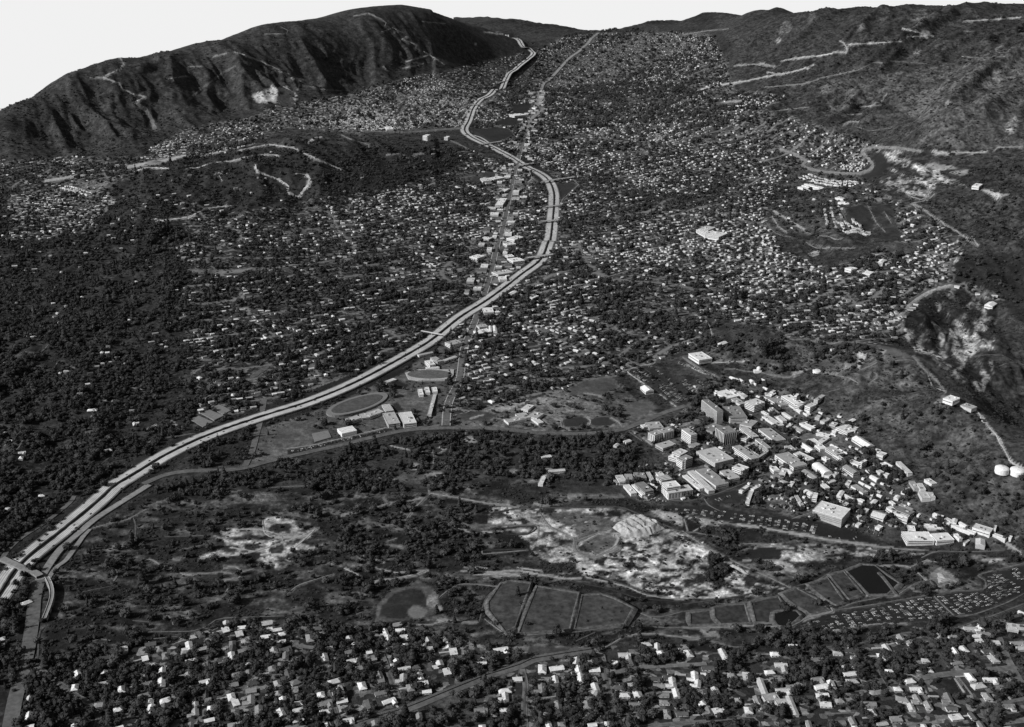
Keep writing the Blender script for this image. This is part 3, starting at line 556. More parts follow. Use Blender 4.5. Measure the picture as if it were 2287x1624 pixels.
dirt(Zt(1, 2, [(1270, 120), (1400, 110), (1480, 130), (1350, 150)]), .24, .9, .1)
field(Zt(1, 2, [(1510, 10), (1860, 5), (1880, 40), (1720, 60), (1510, 60)]), alb=.1, bush=.5)
dirt(Zt(1, 2, [(1510, 60), (1880, 60), (1900, 90), (1510, 100)]), .18, .6, .2)
braid(Zt(2, 2, [(0, 300), (150, 400), (330, 520), (480, 610), (620, 650), (700, 690), (500, 740), (0, 770)]), .05, .44, 10, 3.4, 3, .48, 1.5)
braid(Zt(2, 2, [(0, 560), (160, 600), (160, 700), (0, 720)]), .06, .45, 10, 4, 31, .48)
braid(Zt(2, 2, [(400, 390), (700, 390), (1000, 390), (1300, 430), (1620, 460), (1600, 480), (1200, 510), (900, 500), (740, 520), (640, 500)]), .05, .4, 22, 4, 21, .49)
dirt(Zt(2, 2, [(520, 510), (640, 495), (740, 540), (760, 590), (640, 600)]), .33, .6, .2)
dirt(Zt(2, 2, [(760, 430), (1000, 420), (1100, 450), (850, 490)]), .3, .8, .6)
dirt(Zt(2, 2, [(0, 210), (200, 235), (360, 260), (300, 280), (130, 265)]), .3, .5, .2)
area(Zt(2, 2, [(240, 270), (380, 240), (560, 290), (540, 340), (380, 390), (240, 430)]), alb=.045, tree=1.0, bush=.5)
field(Zt(2, 2, [(420, 440), (560, 415), (670, 430), (650, 500), (500, 510)]), alb=.05, bush=.2)
area(Zt(2, 2, [(170, 470), (280, 500), (280, 640), (180, 660)]), alb=.045, tree=.9, bush=.5)
field(Zt(2, 2, [(740, 545), (900, 510), (1200, 522), (1600, 480), (1580, 500), (1200, 560), (900, 545)]), alb=.06, bush=.9); area(Zt(2, 2, [(740, 545), (900, 510), (1200, 522), (1600, 480), (1580, 500), (1200, 560), (900, 545)]), tree=.8, block=0, scrub=1)
field(Zt(2, 2, [(1700, 520), (1850, 490), (1980, 540), (2100, 540), (2000, 575), (1780, 580)]), alb=.06, bush=.9); area(Zt(2, 2, [(1700, 520), (1850, 490), (1980, 540), (2100, 540), (2000, 575), (1780, 580)]), tree=.7, block=0, scrub=1)
dirt(Zt(2, 2, [(1980, 500), (2120, 495), (2190, 500), (2080, 520)]), .24, .6, .2)
dirt(Zt(2, 2, [(1655, 600), (1730, 545), (1850, 640), (1840, 670), (1700, 695), (1650, 640)]), .24, .5, .1)
dirt(Zt(2, 2, [(1540, 540), (1640, 510), (1720, 545), (1640, 600)]), .14, .8, .7)
area(Zt(2, 2, [(1300, 555), (1500, 555), (1600, 620), (1470, 670), (1360, 620)]), alb=.1, bush=.9, scrub=.8)
area(Zt(2, 2, [(0, 1020), (320, 1080), (480, 1070), (690, 970), (850, 940), (1060, 985), (1500, 940), (1830, 900), (2000, 850), (1750, 980), (1500, 1000), (1000, 1085), (400, 1135), (0, 1110)]), alb=.05, bush=.6, tree=.45, scrub=.6)
# tracks of the basin
for f, w, al in [([(0, 210), (300, 130), (560, 90), (590, 55)], 4.5, .27), ([(590, 55), (580, 0)], 5, .22), ([(590, 55), (900, 110), (1190, 155)], 4.5, .24), ([(560, 90), (480, 170), (430, 240)], 4, .22), ([(280, 85), (320, 130)], 8, .16),
                 ([(1000, 190), (1190, 160), (1500, 155), (1720, 145), (1870, 152), (1980, 190), (2287, 320)], 5, .07), ([(1330, 190), (1400, 280), (1560, 360)], 5, .22), ([(1560, 380), (1650, 350), (1810, 290)], 5, .2), ([(1590, 400), (1720, 330), (1810, 305)], 3, .3), ([(1700, 480), (1820, 420), (1860, 360), (1840, 340)], 5, .3), ([(1560, 360), (1570, 440), (1700, 490), (1860, 430)], 9, .2),
                 ([(780, 295), (910, 330)], 3, .28), ([(940, 315), (1080, 315)], 3, .26), ([(940, 465), (1240, 440)], 3, .18), ([(910, 270), (1300, 270)], 3, .16), ([(940, 420), (945, 465)], 3, .16), ([(1080, 290), (1300, 280), (1250, 330), (1080, 330)], 5, .045), ([(950, 440), (1230, 430)], 6, .04), ([(1320, 280), (1320, 350)], 3, .24),
                 ([(800, 575), (1000, 583), (1200, 578), (1350, 605), (1500, 632), (1600, 625)], 4, .34), ([(880, 605), (1050, 600), (1200, 602)], 3.4, .32), ([(820, 552), (980, 560)], 2.4, .34), ([(950, 630), (1080, 615)], 2.4, .28), ([(1180, 555), (1350, 580)], 2.4, .3),
                 ([(20, 560), (90, 590), (140, 620)], 3.4, .34), ([(220, 645), (340, 632), (480, 605), (570, 575)], 6, .3), ([(350, 590), (560, 570)], 2.6, .3), ([(200, 500), (290, 520)], 4, .4), ([(230, 560), (330, 580)], 2.6, .26), ([(175, 375), (165, 460), (100, 515)], 3, .2), ([(310, 380), (370, 360)], 4, .18),
                 ([(650, 765), (700, 720), (800, 668), (950, 672), (1050, 682), (1150, 660), (1290, 690)], 4, .17), ([(640, 905), (760, 915), (920, 922)], 4, .26), ([(440, 940), (620, 935), (700, 915)], 4, .24), ([(640, 600), (650, 680)], 2, .16), ([(925, 920), (960, 780), (1010, 720), (1070, 690)], 5, .12), ([(960, 900), (1040, 960), (1100, 1000)], 5, .18),
                 ([(1290, 690), (1430, 720), (1620, 760), (1740, 745), (1820, 770), (1900, 820), (2100, 885), (2287, 850)], 5, .14), ([(1500, 640), (1800, 700), (2000, 760), (2287, 785)], 5, .045), ([(1640, 620), (1900, 680), (2050, 740), (2287, 770)], 3, .3), ([(1960, 850), (1920, 900), (1900, 950)], 4, .17), ([(1200, 1010), (1540, 990), (1700, 970), (1900, 950), (2287, 960)], 5, .15), ([(2000, 860), (2080, 890)], 3, .2), ([(1570, 1050), (1700, 990)], 3, .12), ([(80, 990), (180, 965)], 3, .16), ([(100, 870), (220, 820)], 6, .13), ([(1700, 600), (1860, 660), (2000, 700)], 4, .1)]:
    track(Zt(1, 2, f), w, al)
for f, w, al in [([(360, 268), (500, 285), (700, 318), (1000, 372), (1300, 412)], 6, .36), ([(1300, 412), (1450, 430), (1620, 440)], 4, .28), ([(0, 310), (100, 380), (200, 440), (400, 540), (600, 630), (720, 690)], 5.5, .19), ([(720, 690), (820, 720), (900, 770), (980, 810), (1010, 850)], 6.5, .26),
                 ([(830, 690), (960, 625), (1080, 582), (1180, 545), (1400, 540), (1530, 555), (1620, 630)], 4.5, .28), ([(1620, 630), (1660, 660), (1700, 700)], 7, .36), ([(1620, 640), (1500, 700), (1300, 760), (1150, 790), (1050, 830)], 4, .16), ([(1530, 550), (1640, 505), (1700, 520)], 3.5, .28),
                 ([(1010, 845), (1300, 800), (1700, 732), (1850, 710), (2010, 703), (2032, 660), (2020, 635), (1980, 610), (2030, 590), (2150, 560), (2287, 525)], 4.5, .16), ([(0, 850), (300, 822), (500, 790), (640, 740), (740, 690)], 4, .12), ([(0, 800), (300, 760), (600, 700), (700, 670)], 4, .08), ([(760, 680), (900, 640), (1000, 580)], 4, .1),
                 ([(0, 962), (300, 955), (480, 945), (620, 955), (690, 970)], 5, .24), ([(690, 970), (760, 930), (850, 885), (940, 870), (1010, 850)], 8, .28), ([(0, 1025), (180, 1045), (320, 1085), (440, 1080), (560, 1030), (690, 970), (800, 915)], 5, .13), ([(390, 1135), (590, 1135)], 2, .24), ([(820, 1105), (1000, 1095)], 2, .14),
                 ([(1640, 455), (1720, 445), (1900, 450), (2150, 440)], 3.5, .12), ([(1600, 490), (1660, 460), (1720, 445)], 4, .14), ([(1300, 430), (1500, 430), (1650, 440)], 3, .15), ([(70, 315), (150, 270)], 3, .26), ([(10, 230), (35, 310)], 3, .2), ([(270, 255), (360, 268)], 3, .22), ([(0, 320), (80, 320), (300, 365)], 3, .14), ([(400, 395), (560, 400), (720, 430)], 3, .22), ([(400, 505), (460, 505)], 3, .3), ([(2170, 400), (2287, 470)], 7, .26),
                 ([(210, 850), (240, 930)], 4, .26), ([(430, 815), (480, 940)], 4, .26), ([(650, 765), (690, 830)], 4, .22), ([(970, 650), (1095, 780)], 3.6, .22), ([(1080, 595), (1230, 745)], 3.6, .2), ([(1000, 590), (960, 640)], 5, .05), ([(190, 845), (200, 890)], 5, .34), ([(1210, 740), (1300, 745), (1440, 745)], 4, .15), ([(1420, 745), (1440, 740)], 6, .34), ([(1210, 735), (1240, 745)], 5, .34), ([(1440, 740), (1530, 680), (1620, 640)], 4, .18),
                 ([(2287, 730), (2150, 800), (1950, 870), (1830, 890)], 4, .13), ([(2287, 800), (2100, 870), (1980, 910), (1750, 985), (1520, 990), (1200, 1060), (840, 1100)], 5, .16), ([(1980, 870), (1850, 880), (1730, 900)], 3, .16), ([(840, 920), (880, 980), (930, 995), (1050, 980)], 2.4, .24), ([(1050, 975), (1290, 935), (1500, 932)], 2.4, .24), ([(1540, 955), (1600, 965)], 3, .2), ([(1000, 1030), (1060, 1010)], 3, .12)]:
    track(Zt(2, 2, f), w, al)
# east car park
LOTE1 = Zt(2, 2, [(850, 915), (940, 875), (1030, 855), (1350, 805), (1680, 745), (1830, 885), (1500, 925), (1290, 930), (1060, 972), (930, 988)])
LOTE2 = Zt(2, 2, [(1690, 742), (1850, 718), (2020, 708), (2045, 660), (2030, 630), (1995, 612), (2150, 570), (2287, 540), (2287, 725), (2050, 825), (1845, 883)])
for q in (LOTE1, LOTE2):
    area(q, alb=.06, bush=.12, tree=0, house=0, scrub=0, block=1)
track(Zt(2, 2, [(1680, 740), (1830, 888)]), 3, .2)
dirt(Zt(2, 2, [(120, 970), (240, 985), (240, 1020), (150, 1010)]), .26, .3, 0)
# baseball ground
area(Zt(1, 2, [(225, 915), (240, 800), (330, 700), (450, 655), (560, 660), (640, 720), (660, 780), (640, 850), (600, 880), (400, 915)]), alb=.16, bush=.5, tree=0, scrub=0, block=1)
area(Zt(1, 2, [(255, 890), (270, 810), (350, 730), (460, 690), (540, 700), (570, 770), (560, 860), (400, 900)]), alb=.075, bush=.4)
area(Zt(1, 2, ellipse((505, 855), 62, 44)), alb=.22, bush=.1)
dirt(Zt(1, 2, [(580, 740), (620, 720), (655, 750), (650, 800), (610, 840), (570, 810)]), .25, .7, 0); dirt(Zt(1, 2, [(620, 840), (660, 800), (680, 830), (650, 870)]), .32, .4, 0)
dirt(Zt(1, 2, [(640, 900), (690, 895), (700, 910), (650, 920)]), .36, .3, 0)
# ---- foreground suburb
FG = [(60, 1470), (250, 1440), (420, 1415), (560, 1385), (660, 1385), (760, 1400), (900, 1395), (1000, 1420), (1080, 1440), (1140, 1440), (1180, 1475), (1300, 1440), (1480, 1445), (1640, 1465), (1830, 1445), (2050, 1410), (2200, 1390), (2287, 1370), (2400, 1370), (2400, 1700), (40, 1700)]
area(FG, alb=.11, bush=.9, tree=.68, house=1, scrub=0)
area([(60, 1470), (250, 1440), (280, 1470), (260, 1700), (40, 1700)], alb=.05, tree=1.0, house=.5)
area([(1640, 1465), (1830, 1445), (2050, 1410), (2150, 1420), (2100, 1500), (1850, 1520), (1660, 1500)], tree=1.1, house=.6)
dirt(S3([(270, 530), (300, 440), (170, 430), (190, 350), (400, 345), (700, 345), (1060, 385), (900, 410), (600, 450), (400, 500)]), .2, .6, 0, block=1)
dirt(S3([(400, 350), (860, 365), (800, 400), (500, 440), (350, 480)]), .12, .4, 0)
dirt(S3([(1220, 560), (1200, 430), (1330, 370), (1340, 420), (1280, 470)]), .12, .4, 0, block=1)
area(S4([(1700, 1221), (1850, 1020), (2287, 900), (2287, 1221)]), alb=.13, bush=.9, tree=.4, house=.25)
area(Zt(1, 2, [(480, 1490), (640, 1440), (900, 1360), (950, 1400), (950, 1624), (700, 1624), (600, 1520)]), alb=.13, bush=.9, tree=.4, house=.1)
field(S2([(1160, 680), (1270, 680), (1470, 960), (1430, 1010), (1320, 900)]), alb=.15, bush=.4)
field(S2([(1370, 1110), (1560, 1090), (1640, 1280), (1460, 1300)]), alb=.08, bush=.4)
field(S2([(1620, 690), (1720, 700), (1800, 900), (1740, 900)]), alb=.13, bush=.4)
field(Zt(2, 2, [(2060, 960), (2200, 900), (2287, 890), (2287, 980)]), alb=.15, bush=.2)
field(Zt(2, 2, [(390, 1230), (460, 1160), (560, 1230), (480, 1250)]), alb=.11, bush=.4)
field(S3([(480, 950), (660, 910), (700, 960), (560, 1000)]), alb=.12, bush=.6)
FG_STREETS = [(S4([(1520, 450), (1600, 650), (1695, 915)]), 10, .12), (S4([(830, 500), (920, 600), (970, 710)]), 10, .11), (S4([(930, 850), (1000, 1000), (1060, 1221)]), 10, .11),
              (S3([(310, 600), (345, 780), (330, 1000), (345, 1260)]), 9, .1), (S3([(1150, 450), (1190, 600), (1225, 760), (1270, 1000), (1330, 1260)]), 13, .09), (S3([(1220, 655), (1500, 600), (1800, 570), (2287, 545)]), 9, .1),
              (S3([(1560, 1225), (1900, 1190), (2287, 1160)]), 8, .12), (S3([(360, 945), (600, 900), (770, 885)]), 3, .26), (S3([(1330, 1080), (1650, 1055)]), 3, .26), (S3([(870, 1085), (1010, 1060), (1220, 1000)]), 2.4, .24), (S3([(1560, 1060), (1320, 1080), (1290, 860)]), 3, .2),
              (S2([(1990, 600), (2060, 760), (2120, 900), (2200, 1050), (2310, 1220)]), 11, .14), (S2([(1190, 1095), (1500, 1050), (1800, 1020), (2100, 990), (2200, 970)]), 12, .15), (S2([(660, 930), (730, 1100), (840, 1245)]), 12, .12), (S2([(540, 855), (620, 880), (670, 950)]), 7, .15),
              (S2([(1030, 1590), (1230, 1575), (1400, 1565)]), 5, .22), (S2([(1750, 1385), (2000, 1370), (2310, 1315)]), 7, .13), (S2([(2050, 1575), (2310, 1545)]), 10, .14), (S2([(150, 1480), (300, 1475), (470, 1465)]), 5, .14), (S2([(980, 1065), (1080, 1060), (1170, 1110)]), 4, .24), (S2([(1190, 1100), (1310, 1360)]), 3, .05), (S2([(1545, 1100), (1650, 1255)]), 2.4, .36), (S2([(1590, 1090), (1740, 1290)]), 3, .2),
              (S2([(2070, 1060), (2190, 1200)]), 2.4, .36), (S2([(1450, 1290), (1540, 1305), (1640, 1290)]), 2.4, .2), (S2([(1840, 1400), (1860, 1520), (1800, 1480)]), 8, .12), (S2([(470, 1240), (560, 1240), (540, 1300)]), 5, .1),
              (Zt(2, 2, [(0, 1600), (250, 1580), (480, 1560), (520, 1624)]), 6, .13), (Zt(2, 2, [(500, 1550), (700, 1545), (850, 1540)]), 5, .14), (Zt(0, 2, [(230, 1200), (330, 1280), (480, 1390), (600, 1470), (660, 1560), (640, 1624)]), 9, .09), (Zt(0, 2, [(1240, 1245), (1330, 1225)]), 3, .2), (Zt(0, 2, [(250, 1200), (270, 980), (330, 960)]), 4, .08), (S4([(640, 340), (700, 360), (800, 370)]), 8, .16), (S4([(1050, 1110), (1110, 1085), (1160, 1050)]), 4, .3)]
for f, w, al in FG_STREETS:
    track(f, w, al)
RAILROAD = S4([(1050, 1290), (1150, 1230), (1500, 1110), (1830, 1010)]) + S3([(-100, 690), (0, 655), (300, 560), (420, 505), (650, 465), (900, 425), (1060, 405)])
line(RAILROAD, 16, alb=.1, bush=.3, tree=0, house=0, block=1)
track(S3([(1060, 400), (1200, 365), (1400, 255), (1550, 225), (1700, 218), (2000, 255), (2287, 292)]), 3, .26)
track(Zt(2, 2, [(0, 1013), (180, 1043), (320, 1085)]), 3.5, .24)
# freeway corridor planting
FWY = [(-20, 1352), (3, 1321), (43, 1264), (130, 1193), (220, 1119), (263, 1080), (367, 1019), (467, 972), (583, 932), (683, 901), (762, 870), (829, 838), (896, 801), (962, 761), (1029, 708), (1096, 665), (1162, 615), (1206, 581), (1224, 541), (1229, 533), (1236, 467), (1236, 430), (1226, 405), (1206, 388), (1176, 373), (1139, 350), (1096, 328), (1052, 307), (1037, 290), (1046, 270), (1056, 243), (1072, 223), (1102, 203), (1129, 182), (1152, 157), (1176, 137), (1191, 122), (1182, 110), (1156, 90), (1132, 78)]
line(FWY[13:26], 30, alb=.05, bush=.5, tree=.3, house=0)
line(FWY[5:14], 46, alb=.05, bush=.5, tree=.25, house=0)
line(FWY[24:], 16, alb=.06, bush=.4, tree=.1, house=0)
line(FWY[:7], 60, alb=.05, bush=.4, tree=.2, house=0)
line(FWY[:24], 26, block=1)
line(FWY[23:], 8, block=1)
FOOT = [(996, 951), (1002, 901), (1026, 848), (1033, 800), (1039, 771), (1062, 715), (1082, 655), (1096, 608), (1112, 541), (1117, 533), (1129, 483), (1146, 400), (1159, 350), (1176, 293), (1186, 267), (1212, 243), (1199, 230), (1209, 200), (1229, 177), (1269, 133), (1302, 107), (1336, 74)]
line(FOOT[4:], 8, block=1, alb=.14, bush=.2); line(FOOT[13:], 9, block=1, house=0); line(FOOT[:5], 7, block=1)
OAK = [(320, 1082), (367, 1062), (433, 1052), (500, 1051), (550, 1045), (600, 1031), (700, 1008), (762, 995), (829, 978), (912, 961), (996, 956), (1096, 957), (1196, 966), (1296, 969), (1379, 962), (1406, 954), (1434, 943), (1481, 923), (1531, 906)]
line(OAK, 14, block=1, tree=0)
RAMP = [(333, 1084), (233, 1147), (187, 1182), (140, 1223), (110, 1262), (97, 1283), (87, 1297)]
BRID = [(87, 1297), (78, 1335), (73, 1385), (60, 1466), (35, 1560), (20, 1640)]
line(RAMP, 14, block=1); line(BRID, 16, block=1)
for f in (S1(ellipse((740, 912), 360, 100, -17)), S1([(1240, 570), (1350, 520), (1790, 525), (1790, 610), (1740, 655), (1400, 670), (1280, 650)]), S1([(240, 1215), (280, 1330), (475, 1275), (440, 1175)])):
    area(f, tree=0, block=1, scrub=0)
for f in ([(50, 870), (190, 850), (240, 940), (50, 940)], [(205, 840), (420, 810), (460, 930), (250, 940)], [(610, 880), (680, 855), (770, 860), (800, 890), (700, 960), (620, 950)], [(1090, 590), (1200, 550), (1285, 556), (1460, 670), (1370, 742), (1245, 742)]):
    area(Zt(2, 2, f), tree=0, block=1, scrub=0)
area(Zt(2, 2, [(450, 810), (640, 770), (690, 740), (970, 640), (1070, 595), (1210, 740), (1000, 840), (600, 930), (480, 930)]), tree=.04, scrub=.2)
area(Zt(1, 2, [(990, 700), (1290, 690), (1740, 750), (1960, 850), (1900, 960), (1180, 1000), (960, 880)]), tree=.05, scrub=.25)
FIELD_RD = [(590, 893), (586, 915), (580, 945), (573, 971), (563, 1008), (547, 1042)]
line(FIELD_RD, 12, block=1)
ACCESS = Zt(0, 2, [(600, 300), (560, 345), (500, 430), (440, 510), (390, 545), (345, 595), (318, 640)])
SIDERD = Zt(0, 2, [(500, 70), (470, 120), (380, 195), (280, 270), (160, 345), (70, 420), (25, 480), (22, 515)])
for f in (ACCESS, SIDERD): line(f, 10, block=1, tree=0)
OVERP = [(5, 1252), (20, 1259), (53, 1274), (80, 1284), (90, 1292)]
line(Zt(1, 1, [(530, 605), (680, 640)]), 2, block=1)
for f in (Zt(0, 1, [(1270, 1190), (1325, 1155), (1430, 1205), (1360, 1245)]), Zt(0, 1, [(1340, 1150), (1400, 1118), (1505, 1165), (1435, 1205)]), Zt(0, 1, [(1415, 1110), (1465, 1082), (1555, 1125), (1495, 1162)])):
    field(f, alb=.06, bush=.1)
# odd clearings, drives and gardens of the left-hand woods
for f, w, al in [([(80, 780), (150, 740), (230, 740), (330, 680)], 4, .12), ([(230, 740), (215, 800), (290, 840)], 4, .16), ([(370, 830), (390, 800), (440, 795)], 3, .14), ([(450, 820), (500, 840)], 4, .16), ([(220, 1110), (260, 1040), (390, 1000)], 3, .1), ([(640, 1080), (720, 1060)], 4, .24), ([(880, 975), (940, 980), (960, 1000)], 3, .26), ([(640, 1520), (770, 1410), (790, 1370)], 4, .1), ([(0, 1220), (180, 1245), (400, 1220)], 4, .08), ([(20, 1390), (110, 1390), (150, 1330), (230, 1300)], 4, .09), ([(990, 1250), (1040, 1220)], 4, .3), ([(1150, 1200), (1210, 1240)], 5, .32), ([(1150, 530), (1240, 490)], 3, .26), ([(1200, 825), (1340, 790)], 3, .3), ([(1280, 880), (1340, 840), (1420, 800)], 4, .2), ([(1320, 965), (1460, 955)], 3, .26), ([(1260, 335), (1280, 380), (1340, 375)], 2.4, .3), ([(1580, 510), (1600, 540), (1680, 540)], 2.4, .3), ([(1820, 570), (1950, 550), (2090, 510)], 2.4, .2), ([(940, 1400), (1040, 1300)], 6, .14), ([(1060, 1320), (1300, 1280)], 3, .16), ([(1680, 910), (1800, 830)], 22, .1), ([(1660, 940), (1740, 960)], 5, .34), ([(700, 130), (900, 60)], 2, .06)]:
    track(Zt(0, 1, f), w, al)
# the sheet of ground itself, coloured by that survey
# streets of the suburbs follow a gently warped lattice: s along a street, t across
TH_S = math.radians(25)
def lot_st(X, Y):
    w1 = (fbm(X / 620, Y / 620, 2, 141) - .5) * 420; w2 = (fbm(X / 620, Y / 620, 2, 147) - .5) * 420
    return X * math.cos(TH_S) + Y * math.sin(TH_S) + w1, -X * math.sin(TH_S) + Y * math.cos(TH_S) + w2
BLOCK, CROSS, LOT = 66.0, 330.0, 19.0
def street_dist(X, Y):
    s_, t_ = lot_st(X, Y)
    a = np.abs((t_ + BLOCK / 2) % BLOCK - BLOCK / 2)
    b = np.abs((s_ + CROSS / 2) % CROSS - CROSS / 2)
    return np.minimum(a, b)
L['alb'] = np.where(L['alb'] < .1, L['alb'] * .38, L['alb'] * np.clip(.38 + (L['alb'] - .1) * 4, 0, 1)).astype(np.float32)
def paint_of(X, Y, Z, keys, jit=1.6):
    px, py = proj(X, Y, Z)
    px = px + (fbm(X / 23, Y / 23, 2, 91) - .5) * jit * 4; py = py + (fbm(X / 23, Y / 23, 2, 97) - .5) * jit * 2
    x = np.clip(px / 2 - .25, 0, RW - 1.001); y = np.clip(py / 2 - .25, 0, RH - 1.001)
    ix, iy = x.astype(int), y.astype(int); fx, fy = x - ix, y - iy
    out = []
    for k in keys:
        A_ = L[k]
        out.append((A_[iy, ix] * (1 - fx) + A_[iy, ix + 1] * fx) * (1 - fy) + (A_[iy + 1, ix] * (1 - fx) + A_[iy + 1, ix + 1] * fx) * fy)
    return out

# ------------------------------------------------------------------ materials (greys: the place is seen on black-and-white film)
def new_mat(name):
    m = bpy.data.materials.new(name)
    m.use_nodes = True
    b = m.node_tree.nodes['Principled BSDF']
    b.inputs['Roughness'].default_value = .85
    b.inputs['Specular IOR Level'].default_value = .2
    return m, m.node_tree, b
def N(t, typ, **kw):
    n = t.nodes.new(typ)
    for k, v in kw.items():
        setattr(n, k, v)
    return n
def mathn(t, op, a, b=None, clamp=False):
    n = N(t, 'ShaderNodeMath', operation=op, use_clamp=clamp)
    for i, v in enumerate((a, b)):
        if v is None:
            continue
        if isinstance(v, (int, float)):
            n.inputs[i].default_value = v
        else:
            t.links.new(v, n.inputs[i])
    return n.outputs[0]
def noise_out(t, size, detail=2.0, rough=.55, coord=None):
    n = N(t, 'ShaderNodeTexNoise')
    n.inputs['Scale'].default_value = 1.0 / size
    n.inputs['Detail'].default_value = detail
    n.inputs['Roughness'].default_value = rough
    if coord is None:
        coord = N(t, 'ShaderNodeNewGeometry').outputs['Position']
    t.links.new(coord, n.inputs['Vector'])
    return n.outputs[0]
def rng_out(t, v, a, b, c, d):
    n = N(t, 'ShaderNodeMapRange')
    t.links.new(v, n.inputs[0])
    for i, x in enumerate((a, b, c, d)):
        n.inputs[i + 1].default_value = x
    return n.outputs[0]
def grey(name, v, size=3.0, amt=.3, rough=.85, source=None):
    """a plain grey with mottled wear; source 'object' / 'tone' takes the grey from the object colour / a face attribute"""
    m, t, b = new_mat(name)
    b.inputs['Roughness'].default_value = rough
    w = rng_out(t, noise_out(t, size, 3), .3, .7, 1 - amt, 1 + amt)
    w2 = rng_out(t, noise_out(t, size * 4.3, 2), .3, .7, 1 - amt * .6, 1 + amt * .6)
    w = mathn(t, 'MULTIPLY', w, w2)
    if source == 'object':
        s = N(t, 'ShaderNodeObjectInfo').outputs['Color']
        bwn = N(t, 'ShaderNodeRGBToBW'); t.links.new(s, bwn.inputs[0]); s = bwn.outputs[0]
    elif source:
        s = N(t, 'ShaderNodeAttribute', attribute_name=source).outputs['Fac']
    else:
        s = v
    o = mathn(t, 'MULTIPLY', w, s)
    t.links.new(o, b.inputs['Base Color'])
    return m
M = {}
M['obj'] = grey('weathered_surface', 0, 2.5, .16, source='object')
M['roof'] = grey('roofing', 0, 1.6, .22, source='object')
M['tone'] = grey('roofs_and_walls', 0, 3.0, .2, source='tone')
M['glass'] = grey('dark_window_glass', .022, 4, .4, .5)
M['carpaint'] = grey('car_paint', 0, 5, .03, .3, source='object')
M['cartone'] = grey('car_paint_many', 0, 5, .03, .3, source='tone')
M['steel'] = grey('grey_steel', .3, 2, .2, .5)
M['concrete'] = grey('pale_concrete', .42, 5, .2)
M['asphalt'] = grey('worn_asphalt', .085, 7, .28)
M['asphalt2'] = grey('old_grey_asphalt', .12, 7, .28)
M['street'] = grey('sunlit_street', .15, 7, .3)  # street paving, a paler grey than the two asphalts
M['court0'] = grey('mid_grey_concrete', .24, 6, .2)
M['dirtm'] = grey('dry_earth', .26, 6, .4)
M['bark'] = grey('bark', .06, .6, .3)
def foliage(name, lo, hi):
    m, t, b = new_mat(name)
    b.inputs['Specular IOR Level'].default_value = .1
    r = N(t, 'ShaderNodeObjectInfo').outputs['Random']
    n_ = rng_out(t, noise_out(t, 1.6, 2), .3, .7, .6, 1.4)
    t.links.new(mathn(t, 'MULTIPLY', rng_out(t, r, 0, 1, lo, hi), n_), b.inputs['Base Color'])
    return m
M['leaf'] = foliage('dark_foliage', .026, .055)
M['leaf2'] = foliage('pale_foliage', .04, .085)
M['bushm'] = foliage('chaparral_bush', .024, .05)

# ground: survey colour x clumps of brush and bare soil
gm, t, b = new_mat('ground_cover')
al = N(t, 'ShaderNodeAttribute', attribute_name='cover').outputs['Fac']
bu = N(t, 'ShaderNodeAttribute', attribute_name='brush').outputs['Fac']
pos = N(t, 'ShaderNodeNewGeometry').outputs['Position']
n1 = rng_out(t, noise_out(t, 34, 4, .62, pos), .36, .64, .35, 1.75)
n2 = rng_out(t, noise_out(t, 11, 3, .6, pos), .36, .66, .45, 1.65)
n3 = rng_out(t, noise_out(t, 150, 3, .5, pos), .3, .7, .75, 1.25)
mot = mathn(t, 'MULTIPLY', n1, n2)
mot = mathn(t, 'ADD', mathn(t, 'MULTIPLY', mathn(t, 'SUBTRACT', mot, 1.0), bu), 1.0)
fine = rng_out(t, noise_out(t, 4, 2, .6, pos), .3, .7, .82, 1.18)
o = mathn(t, 'MULTIPLY', mathn(t, 'MULTIPLY', al, mot), mathn(t, 'MULTIPLY', n3, fine))
vo = N(t, 'ShaderNodeTexVoronoi', distance='CHEBYCHEV', voronoi_dimensions='2D')      # house lots: lawns, drives, patios and bare yards
vo.inputs['Scale'].default_value = 1 / 8.5
t.links.new(pos, vo.inputs['Vector'])
sep = N(t, 'ShaderNodeSeparateColor'); t.links.new(vo.outputs['Color'], sep.inputs[0])
yt = mathn(t, 'ADD', mathn(t, 'MULTIPLY', mathn(t, 'POWER', sep.outputs[0], 3.5), .34), .018)
yt = mathn(t, 'MULTIPLY', yt, fine)
yd = N(t, 'ShaderNodeAttribute', attribute_name='yards').outputs['Fac']
mixn = N(t, 'ShaderNodeMix'); mixn.data_type = 'FLOAT'
t.links.new(yd, mixn.inputs[0]); t.links.new(o, mixn.inputs[2]); t.links.new(yt, mixn.inputs[3])
o = mathn(t, 'MAXIMUM', mixn.outputs[0], .01)
t.links.new(o, b.inputs['Base Color'])
bp = N(t, 'ShaderNodeBump')
bp.inputs['Strength'].default_value = .7
bp.inputs['Distance'].default_value = 3.0
t.links.new(mathn(t, 'MULTIPLY', noise_out(t, 9, 3, .6, pos), bu), bp.inputs['Height'])
t.links.new(bp.outputs[0], b.inputs['Normal'])
M['ground'] = gm

